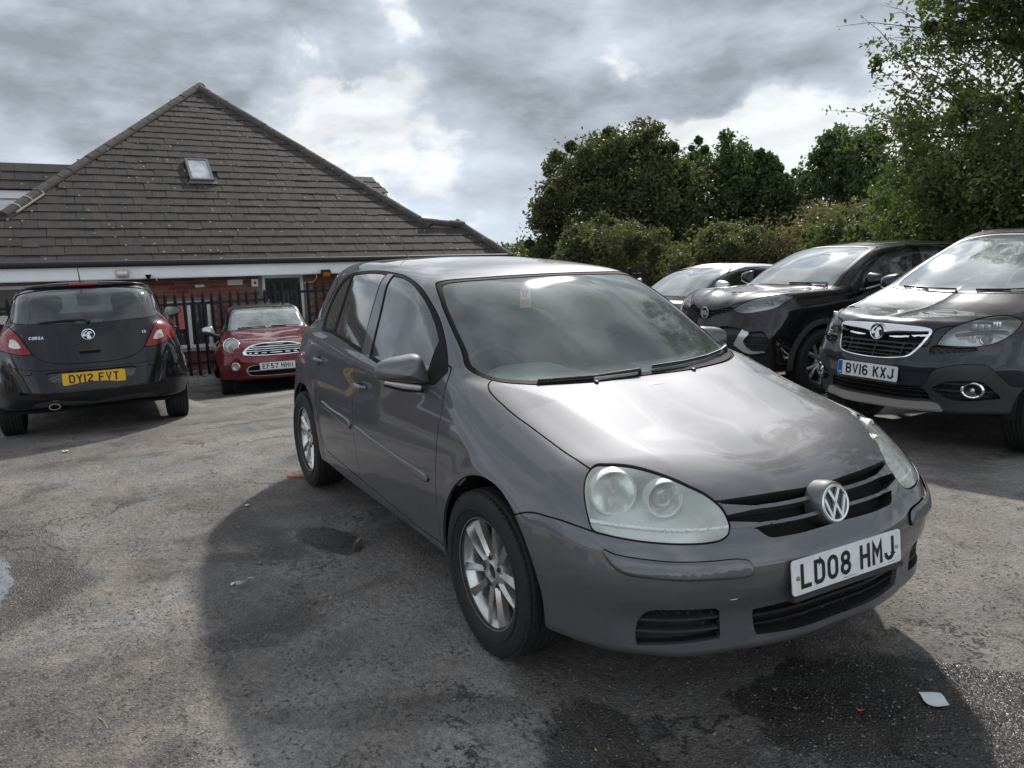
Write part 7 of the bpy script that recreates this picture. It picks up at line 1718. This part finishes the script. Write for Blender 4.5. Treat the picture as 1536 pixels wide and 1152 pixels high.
def on_wall():
    f = lambda y: 1.31 + TILT*(y-1)+.0
    for (nm, lab, cat, y, m_) in (('security_light', 'brown bulkhead light on the white fascia above the black hatchback', 'light', -1.38, 'beige'), ):
        r = empty(nm, (-12.40, y, 1.235+.02), label=lab, category=cat); Geo().box((0, -.10, 0), (.09, .10, .13), bevel=.02).build('housing', MT['beige'], r); Geo().box((.09, -.08, .02), (.11, .08, .10), bevel=.01).build('lamp_lens', MT['clear_rear'], r)
    r = empty('security_camera', (-12.40, -.98, 1.24), label='small dark dome camera under the white fascia left of the door', category='camera'); Geo().lathe([(.0, -.03), (.03, -.02), (.045, .02), (.05, .04), (0, .045)], 20, 'z').build('dome', MT['black_gloss'], r); Geo().box((-.0, -.05, .045), (.08, .05, .06)).build('bracket', MT['upvc'], r); Geo().tube([(0.02, .05, .03), (0.02, .12, -.02), (.02, .13, -.07)], .006, 6).build('cable', MT['upvc'], r)
    r = empty('flood_light', (-12.40, 2.10, 1.17), label='flood light with yellow lamp under the white fascia right of the door', category='light'); Geo().box((0, -.09, .0), (.10, .09, .10), Matrix.Rotation(.5, 4, 'Y'), bevel=.01).build('housing', MT['black_trim'], r); Geo().box((.10, -.07, .01), (.106, .07, .09), Matrix.Rotation(.5, 4, 'Y')).build('lamp_lens', MT['amber'], r)
    r = empty('junction_box', (-12.40, 1.92, 1.19), label='small white junction box with a hanging cable beside the flood light', category='box'); Geo().box((0, -.035, 0), (.04, .035, .08), bevel=.006).build('housing', MT['upvc'], r); Geo().tube([(.02, .0, 0), (.0, .02, -.08), (-.10, -.02, -.16), (-.25, -.18, -.18), (-.35, -.2, -.08)], .005, 6).build('cable', MT['upvc'], r)
on_wall()

# ---------------------------------------------------------------- palisade fence on its kerb
MT['fence'] = simple('black_fence_steel', (.012, .013, .016), .5, .3)
MT['concrete'] = simple('kerb_concrete', (.26, .25, .23), .9, var=.2, vscale=10, bump=.3, bscale=60)
def fence(y0, y1, ztop, label):
    r = empty('palisade_fence', (-12.0, y0, -.5), label=label, category='fence', group='black palisade fence sections')
    g = Geo(); w, H = .027, ztop+.5; V = [(.010, -w, 0), (-.004, 0, 0), (.010, w, 0), (.010, -w, H-.09), (-.004, 0, H-.09), (.010, w, H-.09), (.006, -w*.85, H-.06), (-.004, 0, H), (.006, w*.85, H-.06)]
    V += [(v[0]-.004, v[1], v[2]) for v in V]; F = [(0, 1, 4, 3), (1, 2, 5, 4), (3, 4, 7, 6), (4, 5, 8, 7)]; F += [tuple(i+9 for i in f[::-1]) for f in F] + [(0, 3, 12, 9), (3, 6, 15, 12), (2, 11, 14, 5), (5, 14, 17, 8), (6, 7, 16, 15), (7, 8, 17, 16)]
    g.add(V, F); pale = proto_mesh('pale', g, MT['fence']); y = .06
    while y < y1-y0:
        o = bpy.data.objects.new('pale', pale); COL.objects.link(o); o.parent = r; o.matrix_local = Matrix.Translation((RNG.uniform(-.002, .002), y, RNG.uniform(-.006, .006))) @ Matrix.Rotation(RNG.normal(0, .006), 4, 'X'); y += .150
    for z in (.22, H-.20): Geo().box((-.045, 0, z-.025), (-.005, y1-y0, z+.025)).build('rail', MT['fence'], r)
    for yy in np.arange(.02, y1-y0, 2.7): Geo().box((-.12, yy, -.1), (-.05, yy+.09, H-.05)).build('post', MT['fence'], r)
fence(-7.0, .92, .965, 'black palisade fence section left of the white framed door, behind the small cars')
fence(.98, 9.5, 1.075, 'taller black palisade fence section in front of the white framed door')
kr = empty('kerb', (-11.72, 0, -.62), label='low concrete kerb at the foot of the palisade fence', category='kerb')
for i, y in enumerate(np.arange(-7, 9.2, .915)): Geo().box((-.065, y+.004, -.1), (.065, y+.911, .12+RNG.uniform(-.006, .006)), bevel=.012).build('kerb_stone', MT['concrete'], kr)
def verge():
    n = 2600; x = RNG.uniform(-12.7, -11.8, n); y = RNG.uniform(-4, 4, n); s = RNG.uniform(.015, .035, n)
    base = np.array([(1, 0, 0), (-1, 0, 0), (0, 1, 0), (0, -1, 0), (0, 0, 1), (0, 0, -1)], float); F = np.array([(0, 2, 4), (2, 1, 4), (1, 3, 4), (3, 0, 4), (2, 0, 5), (1, 2, 5), (3, 1, 5), (0, 3, 5)])
    V = base[None]*(.6+.8*RNG.random((n, 6, 1)))*s[:, None, None]*np.array([1, 1, .6]) + np.stack([x, y, -.505+RNG.uniform(0, .01, n)], -1)[:, None, :]
    tri_mesh('pebbles', (V.reshape(-1, 3), None, (F[None]+(np.arange(n)*6)[:, None, None]).reshape(-1, 3)), simple('pebble', (.25, .23, .20), .9, var=.4, vscale=30), smooth=False, kind='stuff')
    Geo().box((-12.75, -7.4, -.8), (-11.79, 9.5, -.512)).build('verge', simple('soil_bed', (.09, .075, .06), .95, var=.3), None, kind='structure')
verge()

# ---------------------------------------------------------------- far house and the unit behind the photographer (seen in the paint)
def far_house():
    c = Vector((-36.5, 16.9, 0)); r = empty('far_house', c, label='distant house with pale grey slate roof and short chimney left of the big tree', category='house')
    Geo().box((-4, -5, -1.5), (4, 1.0, .55)).build('wall', BR[1], r)
    rf = Geo(); rf.add([(4.4, -6, .5), (4.4, 1.5, .5), (0, 1.2, 1.98), (0, -6, 1.98), (-4.4, 1.5, .5), (-4.4, -6, .5)], [(0, 1, 2, 3), (3, 2, 4, 5), (1, 4, 2)]); ro = rf.build('roof', simple('slate', (.13, .125, .125), .8, var=.2, vscale=3), r, smooth=False)
    ch = Geo().box((-.3, -.9, 1.7), (.3, -.3, 2.18)).build('chimney', BR[1], ro); Geo().lathe([(.1, 0), (.12, .25), (.09, .3), (0, .3)], 10, 'z', Matrix.Translation((0, -.6, 2.18))).build('chimney_pot', BR[2], ch)
far_house()
def unit_behind():
    r = empty('workshop', (-2, -15, 0), label='workshop with blue and yellow boards, seen only as a reflection in the grey car', category='building')
    Geo().box((-9, -6, -.1), (9, 0, 3.3)).build('wall', simple('render_wall', (.42, .41, .39), .8, var=.1, vscale=2), r)
    Geo().box((-9, .003, 2.35), (-1, .08, 3.1)).build('sign_board', simple('blue_board', (.02, .09, .32), .5), r); Geo().box((-.6, .003, 1.6), (6, .08, 2.1)).build('sign_board', simple('yellow_board', (.55, .36, .04), .5), r)
    for x in (-7, -3, 1, 5): Geo().box((x, .003, .0), (x+2.6, .06, 1.5)).build('roller_door', simple('shutter', (.10, .11, .13), .5, .3), r)
unit_behind()
# ---------------------------------------------------------------- trees
def leaf_mat(name, dark, light, trans=.35):
    m, nt, b, out = _nodes(name); L = nt.links; N = nt.nodes
    at = N.new('ShaderNodeAttribute'); at.attribute_name = 'tone'; geo = N.new('ShaderNodeNewGeometry')
    n = N.new('ShaderNodeTexNoise'); n.inputs['Scale'].default_value = .9; n.inputs['Detail'].default_value = 3; L.new(geo.outputs['Position'], n.inputs['Vector'])
    ad = N.new('ShaderNodeMath'); ad.operation = 'ADD'; L.new(at.outputs['Fac'], ad.inputs[0])
    mu = N.new('ShaderNodeMath'); mu.operation = 'MULTIPLY_ADD'; L.new(n.outputs[0], mu.inputs[0]); mu.inputs[1].default_value = 1.4; mu.inputs[2].default_value = -.7; L.new(mu.outputs[0], ad.inputs[1]); ad.use_clamp = True
    mx = N.new('ShaderNodeMix'); mx.data_type = 'RGBA'; L.new(ad.outputs[0], mx.inputs[0]); mx.inputs[6].default_value = rgb(dark); mx.inputs[7].default_value = rgb(light)
    L.new(mx.outputs[2], b.inputs['Base Color']); b.inputs['Roughness'].default_value = .55; b.inputs['Specular IOR Level'].default_value = .28
    tr = N.new('ShaderNodeBsdfTranslucent'); sc_ = N.new('ShaderNodeVectorMath'); sc_.operation = 'MULTIPLY'; L.new(mx.outputs[2], sc_.inputs[0]); sc_.inputs[1].default_value = (1.5, 1.7, .7); L.new(sc_.outputs[0], tr.inputs[0])
    ms = N.new('ShaderNodeMixShader'); ms.inputs[0].default_value = trans; L.new(b.outputs[0], ms.inputs[1]); L.new(tr.outputs[0], ms.inputs[2]); L.new(ms.outputs[0], out.inputs[0]); return m
MT['leaf_maple'] = leaf_mat('leaves_dark_maple', (.036, .044, .022), (.104, .108, .052)); MT['leaf_green'] = leaf_mat('leaves_green', (.038, .056, .028), (.096, .126, .058))
MT['leaf_olive'] = leaf_mat('leaves_olive', (.056, .068, .036), (.150, .148, .078)); MT['leaf_near'] = leaf_mat('leaves_near', (.042, .060, .028), (.125, .150, .066), .40)
MT['leaf_brown'] = leaf_mat('leaves_autumn', (.075, .066, .042), (.190, .155, .095)); MT['bark'] = simple('bark', (.055, .045, .036), .9, var=.3, vscale=12, bump=.5, bscale=30)
MT['twig'] = simple('twig', (.11, .085, .065), .9)
def leaves(name, C, N_, size, mat, parent, rng, tone=None, droop=.3, asp=.62, **k):
    """folded leaf blades: four triangles each, tip, base and two sides"""
    n = len(C); a = rng.normal(size=(n, 3)); d = N_*.5 + a*.8; d[:, 2] -= droop; d /= np.linalg.norm(d, axis=1)[:, None]
    b = np.cross(d, rng.normal(size=(n, 3))); b /= np.linalg.norm(b, axis=1)[:, None]; w = np.cross(d, b)
    s = (size*rng.lognormal(0, .28, n))[:, None]
    V = np.stack([C - d*s*.5, C + b*s*asp*.5 - w*s*.10 + d*s*.02, C + d*s*.55 - w*s*.05, C - b*s*asp*.5 - w*s*.10 + d*s*.02], 1).reshape(-1, 3)
    i = np.arange(n)[:, None]*4; T = np.concatenate([i + np.array([[0, 1, 2]]), i + np.array([[0, 2, 3]])])
    o = tri_mesh(name, (V, None, T), mat, parent, smooth=False, **k); me = o.data
    t = (rng.random(n) if tone is None else tone); at = me.attributes.new('tone', 'FLOAT', 'FACE'); at.data.foreach_set('value', np.concatenate([t, t]).astype(np.float32)); return o
def crown_points(rng, centre, rad, nclump, per, clump_r, flat=1.0, low=-.35, fill=.12, rough=.18):
    """clumps spread over a lumpy ellipsoid; points near the shell of every clump"""
    u = rng.normal(size=(nclump*3, 3)); u /= np.linalg.norm(u, axis=1)[:, None]; u = u[u[:, 2] > low][:nclump]; m_ = len(u)
    r = 1 - np.abs(rng.normal(0, rough, m_)); r[: int(m_*fill)] *= rng.uniform(.3, .9, int(m_*fill)); cc = centre + u*np.array(rad)*r[:, None]
    out = rng.random(m_) < .22; cc[out] = centre + u[out]*np.array(rad)*rng.uniform(1.02, 1.17, (out.sum(), 1))
    cr = clump_r*rng.lognormal(0, .38, m_); cr[out] *= .45
    k = rng.integers(0, m_, m_*per); v = rng.normal(size=(len(k), 3)); v /= np.linalg.norm(v, axis=1)[:, None]; v[:, 2] *= flat
    rr = cr[k]*rng.random(len(k))**.45; P = cc[k] + v*rr[:, None]; nrm = v*.6 + u[k]*.6; tone = np.clip(.28 + .22*rng.random(m_)[k] + .28*rng.random(len(k)), 0, 1)
    return P, nrm, tone, cc
def limbs(base, top, tips, r0, rng, n=9):
    g = Geo(); base, top = Vector(base), Vector(top); mid = base.lerp(top, .5) + Vector((rng.normal(0, .15), rng.normal(0, .15), 0))
    g.tube([base, mid, top], [r0, r0*.75, r0*.35], 10)
    for i in range(min(n, len(tips))):
        t = Vector(tips[int(i*len(tips)/n)]); s = base.lerp(top, rng.uniform(.35, .95)); m_ = s.lerp(t, .5) + Vector((0, 0, .12*(t-s).length)); g.tube([s, m_, t], [r0*.32, r0*.18, r0*.04], 6)
    return g
def tree(x, y, rad, zc, zb, mat, size, ncl, per, clr, label, cat='tree', group=None, seed=1, low=-.5, name='tree', trunk_r=.35, **kw):
    rng = np.random.default_rng(seed); r = empty(name, (x, y, zb), label=label, category=cat, group=group or ('trees beyond the yard' if cat == 'tree' else 'bushes and shrubs beyond the cars'))
    P, nr, tone, cc = crown_points(rng, np.array([0, 0, zc-zb]), rad, ncl, per, clr, low=low, **kw)
    ok = P[:, 2] > .05; leaves('crown', P[ok], nr[ok], size, MT[mat], r, rng, tone[ok])
    limbs((0, 0, -.2), (0, 0, (zc-zb)*1.0), cc[np.argsort(rng.random(len(cc)))], trunk_r, rng, 16).build('trunk', MT['bark'], r); return r
tree(-29.76, 22.38, (4.3, 4.5, 5.0), 1.7, -1.2, 'leaf_maple', .17, 380, 300, .80, 'broad dark domed maple, the largest tree in the middle', seed=3, trunk_r=.45, rough=.12)
tree(-28.98, 27.94, (2.2, 2.4, 4.2), 2.5, -1.2, 'leaf_green', .16, 170, 230, .58, 'tall green tree just right of the broad dark maple', seed=5, trunk_r=.3)
tree(-26.57, 28.17, (1.9, 1.9, 3.9), 2.2, -1.2, 'leaf_green', .16, 160, 230, .55, 'green tree with a narrow head, right of the tall green tree', seed=6, trunk_r=.3)
tree(-20.25, 14.77, (1.9, 2.0, 1.5), .85, -1.0, 'leaf_olive', .10, 190, 270, .38, 'rounded olive bush in front of the dark maple', cat='bush', name='bush', seed=7, trunk_r=.12, low=-.6)
tree(-18.96, 25.4, (1.5, 1.5, 1.75), 4.1, -1.0, 'leaf_green', .15, 110, 160, .46, 'loose tree with a rounded head beyond the glossy black SUV', seed=9, fill=.2, trunk_r=.22, low=-.9)
tree(-24.17, 28.38, (1.0, 1.0, 2.2), 2.6, -1.0, 'leaf_green', .17, 60, 110, .40, 'slender small tree between the two green trees and the loose round one', seed=10, fill=.3, trunk_r=.15, low=-.9)
tree(-16.16, 15.98, (1.7, 1.7, 1.3), .75, -1.0, 'leaf_olive', .11, 130, 150, .36, 'olive green shrub behind the SUV with white mirrors', cat='shrub', name='shrub', seed=12, trunk_r=.08, low=-.6)
def bare_shrub(x, y, h, seed, label):
    rng = np.random.default_rng(seed); r = empty('shrub', (x, y, -.95), label=label, category='shrub'); g = Geo(); tips = []
    for i in range(70):
        a = rng.uniform(0, 6.28); d = rng.uniform(.3, 1.0)*h*.62; p0 = Vector((rng.normal(0, .15), rng.normal(0, .15), 0)); p3 = Vector((math.cos(a)*d, math.sin(a)*d, h*rng.uniform(.55, 1.0)))
        p1 = p0.lerp(p3, .4)+Vector((0, 0, .18*h)); g.tube([p0, p1, p3], [.022, .012, .004], 4, False)
        for k in range(5):
            s = p1.lerp(p3, rng.uniform(0, .9)); e = s + Vector((rng.normal(0, .25), rng.normal(0, .25), rng.uniform(.05, .45))); g.tube([s, e], [.006, .003], 3, False); tips.append(e)
    g.build('branches', MT['twig'], r); T = np.array([tuple(t) for t in tips]); T = np.repeat(T, 9, 0) + rng.normal(0, .14, (len(T)*9, 3)); leaves('foliage', T, rng.normal(size=T.shape), .06, MT['leaf_brown'], r, rng)
bare_shrub(-14.46, 16.98, 3.2, 21, 'half bare brownish shrub with thin twigs behind the glossy black SUV')
# hedge line behind the right hand cars: separate bushes that merge
for i, (x, y, rx, rz, zc, m_, lab) in enumerate([(-13.87, 18.07, 1.9, 1.5, .85, 'leaf_brown', 'brownish green bush behind the roof of the black SUV'), (-10.57, 15.77, 1.6, 1.5, .95, 'leaf_olive', 'yellowish green bush next to the big overhanging tree'),
        (-8.05, 14.12, 1.5, 1.7, 1.2, 'leaf_near', 'green bush at the left foot of the big overhanging tree'), (-6.19, 13.34, 1.9, 2.4, 1.8, 'leaf_near', 'dark green bush below the big overhanging tree')]):
    tree(x, y, (rx, rx, rz), zc, -.9, m_, .10, 130, 210, .40, lab, cat='bush', name='bush', seed=30+i, trunk_r=.08, low=-.6)
def near_tree():
    rng = np.random.default_rng(44); r = empty('overhanging_tree', (-4.35, 12.05, -.3), label='big leafy tree at the right reaching over the parked cars out of the picture', category='tree')
    parts = []
    for (c, rad, ncl, per, clr) in (((0, 0, 3.6), (2.9, 2.4, 2.9), 420, 120, .40), ((-1.8, .5, 2.5), (1.9, 1.6, 1.9), 150, 90, .34), ((.4, -.6, 6.4), (2.5, 1.9, 2.2), 260, 100, .40), ((1.6, -.4, 6.6), (3.2, 2.2, 2.9), 240, 110, .45), ((2.6, .2, 3.2), (2.4, 2.4, 2.6), 200, 100, .42), ((3.8, -2.2, 5.9), (2.6, 2.2, 1.7), 190, 90, .38), ((-.4, -1.6, 8.5), (2.0, 1.6, 1.5), 170, 90, .38), ((2.4, -1.8, 8.3), (2.4, 1.7, 1.5), 150, 80, .40), ((6.6, -2.2, 6.0), (3.0, 2.4, 2.2), 210, 70, .42), ((6.4, .4, 3.2), (3.4, 2.0, 3.0), 160, 60, .5)):
        P, nr, tone, cc = crown_points(rng, np.array(c), rad, ncl, per, clr, low=-.8, fill=.2, rough=.2); parts.append((P, nr, tone, cc))
    # leafy shoots standing out of the crown to the left, against the sky
    sh = Geo(); LP, LN = [], []
    for i in range(110):
        a = rng.uniform(0, 1); s = Vector((-2.2+rng.uniform(-.9, .9)+a*1.2, -.4+rng.uniform(-.9, .6), 3.2+a*3.4+rng.uniform(-.5, .5))); d = Vector((-rng.uniform(.5, 1.0), rng.uniform(-.7, .2), rng.uniform(.1, .9))).normalized(); L_ = rng.uniform(.5, 1.25); e = s + d*L_ + Vector((0, 0, -.10*L_)); m_ = s.lerp(e, .5)+Vector((0, 0, .07)); sh.tube([s-d*.8, s, m_, e], [.014, .010, .006, .002], 4, False)
        for k in range(int(15*L_)+6): t = rng.uniform(.0, 1.02); p = (s.lerp(m_, t*2) if t < .5 else m_.lerp(e, t*2-1)) + Vector(rng.normal(0, .045, 3)); LP.append(tuple(p)); LN.append(tuple(rng.normal(size=3)+np.array([-.5, -.4, .3])))
    P = np.concatenate([p[0] for p in parts] + [np.array(LP)]); N_ = np.concatenate([p[1] for p in parts] + [np.array(LN)]); tone = np.concatenate([p[2] for p in parts] + [rng.uniform(.3, .8, len(LP))])
    ok = (P[:, 2] > .7) & ((noise2(P[:, 0]+9, P[:, 2], 1.1, 21) > .30) | (rng.random(len(P)) < .25)); leaves('crown', P[ok], N_[ok], .075, MT['leaf_near'], r, rng, tone[ok], asp=.58)
    sh.build('shoots', MT['twig'], r); cc = np.concatenate([p[3] for p in parts])
    g = limbs((0, .3, -.6), (.3, 0, 5.5), cc[np.argsort(rng.random(len(cc)))], .22, rng, 40); g.build('trunk', MT['bark'], r)
near_tree()
def far_wood():
    rng = np.random.default_rng(77); n = 26000; t = rng.uniform(0, 1, n); x = -62 + 60*t + rng.normal(0, 2, n); y = 34 + 12*np.sin(t*3) + rng.normal(0, 2.2, n) + t*4; h = 2.6 + 1.5*noise2(x, y*0, .22, 5)
    z = -1 + h*rng.random(n)**.7; P = np.stack([x, y, z], 1); leaves('far_wood', P, rng.normal(size=P.shape), .45, MT['leaf_green'], None, rng, kind='stuff')
far_wood()
# ---------------------------------------------------------------- litter on the ground
def gz(x, y): return float(ground_z(x, y) + relief(np.array([x]), np.array([y]))[0]) - .004
def sheet(name, x, y, w, h, rz, mat, label, cat, bend=.012, n=6, lift=.004, round_=0):
    V, F = [], []
    for i in range(n+1):
        for j in range(n+1):
            u, v = i/n-.5, j/n-.5; k = 1-round_*(abs(v)*2)**2
            V.append((u*w*k, v*h, bend*(math.sin(u*5+v*2)*.5+(u*2)**2*.6+.3*math.sin(v*7+u)) + abs(bend)))
    F = [(i*(n+1)+j, (i+1)*(n+1)+j, (i+1)*(n+1)+j+1, i*(n+1)+j+1) for i in range(n) for j in range(n)]
    g = Geo().add(V, F); g.add([(a, b, c-.0008) for a, b, c in V], [f[::-1] for f in F]); o = g.build(name, MT[mat], None, angle=80); o.location = (x, y, gz(x, y)+lift); o.rotation_euler = (0, 0, rz); tag(o, label, cat, 'litter on the asphalt'); return o
MT['litter_white'] = simple('litter_paper', (.62, .64, .66), .6, var=.12, vscale=30); MT['dry_leaf'] = simple('dry_leaf', (.30, .24, .11), .7, var=.3, vscale=60); MT['teal'] = simple('teal_plastic', (.03, .30, .30), .4); MT['red_plastic'] = simple('red_plastic', (.55, .06, .04), .4); MT['straw'] = simple('dry_straw', (.35, .29, .17), .8)
sheet('paper_scrap', 1.062, .236, .068, .078, .9, 'litter_white', 'torn white paper scrap on the asphalt at the lower right', 'paper', bend=.006)
sheet('curled_leaf', -1.35, -.93, .03, .13, .9, 'dry_leaf', 'curled yellowish dry leaf below the sill of the grey hatchback', 'leaf', bend=.02, round_=.8)
sheet('tissue_scrap', -1.17, -1.53, .025, .085, .3, 'litter_white', 'twisted white tissue scrap in the shade left of the front wheel', 'paper', bend=.016, round_=.7)
sheet('paper_scrap', -1.20, -1.58, .018, .03, 1.0, 'litter_white', 'tiny white scrap beside the twisted tissue', 'paper', bend=.005)
sheet('plastic_scrap', -1.38, -1.42, .022, .022, .4, 'teal', 'small teal plastic scrap in the shade beside the grey hatchback', 'plastic', bend=.006)
sheet('paper_scrap', -2.35, -1.30, .03, .02, .6, 'litter_white', 'small white paper bit at the edge of the car shadow', 'paper', bend=.004)
sheet('paper_scrap', -4.9, -2.3, .05, .04, .2, 'litter_white', 'white paper bit on the sunny asphalt behind the black hatchback', 'paper', bend=.006)
sheet('plastic_scrap', .98, -.02, .022, .007, .4, 'red_plastic', 'thin red plastic scrap lying in the wet patch', 'plastic', bend=.006)
o = Geo().tube([(-.07, 0, .006), (.07, 0, .006)], .006, 8).build('drinking_straw', MT['red_plastic']); o.location = (-2.83, -.88, gz(-2.83, -.88)); o.rotation_euler = (0, 0, 1.0); tag(o, 'red drinking straw on the ground by the rear wheel of the grey hatchback', 'straw')
for i, (x, y, a, lab) in enumerate([(-.30, -2.15, .3, 'thin dry stalk on the asphalt at the lower left'), (.70, -1.42, 1.4, 'thin dry stalk on the asphalt near the bottom edge'), (.72, -1.30, 1.2, 'shorter dry stalk right of the one at the bottom edge')]):
    o = Geo().tube([(-.05, 0, .003), (0, .006, .006), (.05, 0, .003)], .0012, 5).build('dry_stalk', MT['straw']); o.location = (x, y, gz(x, y)); o.rotation_euler = (0, 0, a); tag(o, lab, 'stalk', 'dry stalks on the asphalt')
def fallen():
    n = 90; x = np.concatenate([RNG.uniform(-3, 1.4, 60), RNG.uniform(-6, 1.5, 30)]); y = np.concatenate([RNG.uniform(-2.8, .9, 60), RNG.uniform(-3, 4, 30)])
    C = np.stack([x, y, ground_z(x, y)+relief(x, y)+.004], 1); leaves('leaf_litter', C, np.zeros((n, 3)), .014, MT['dry_leaf'], None, RNG, droop=.0, kind='stuff')
fallen()
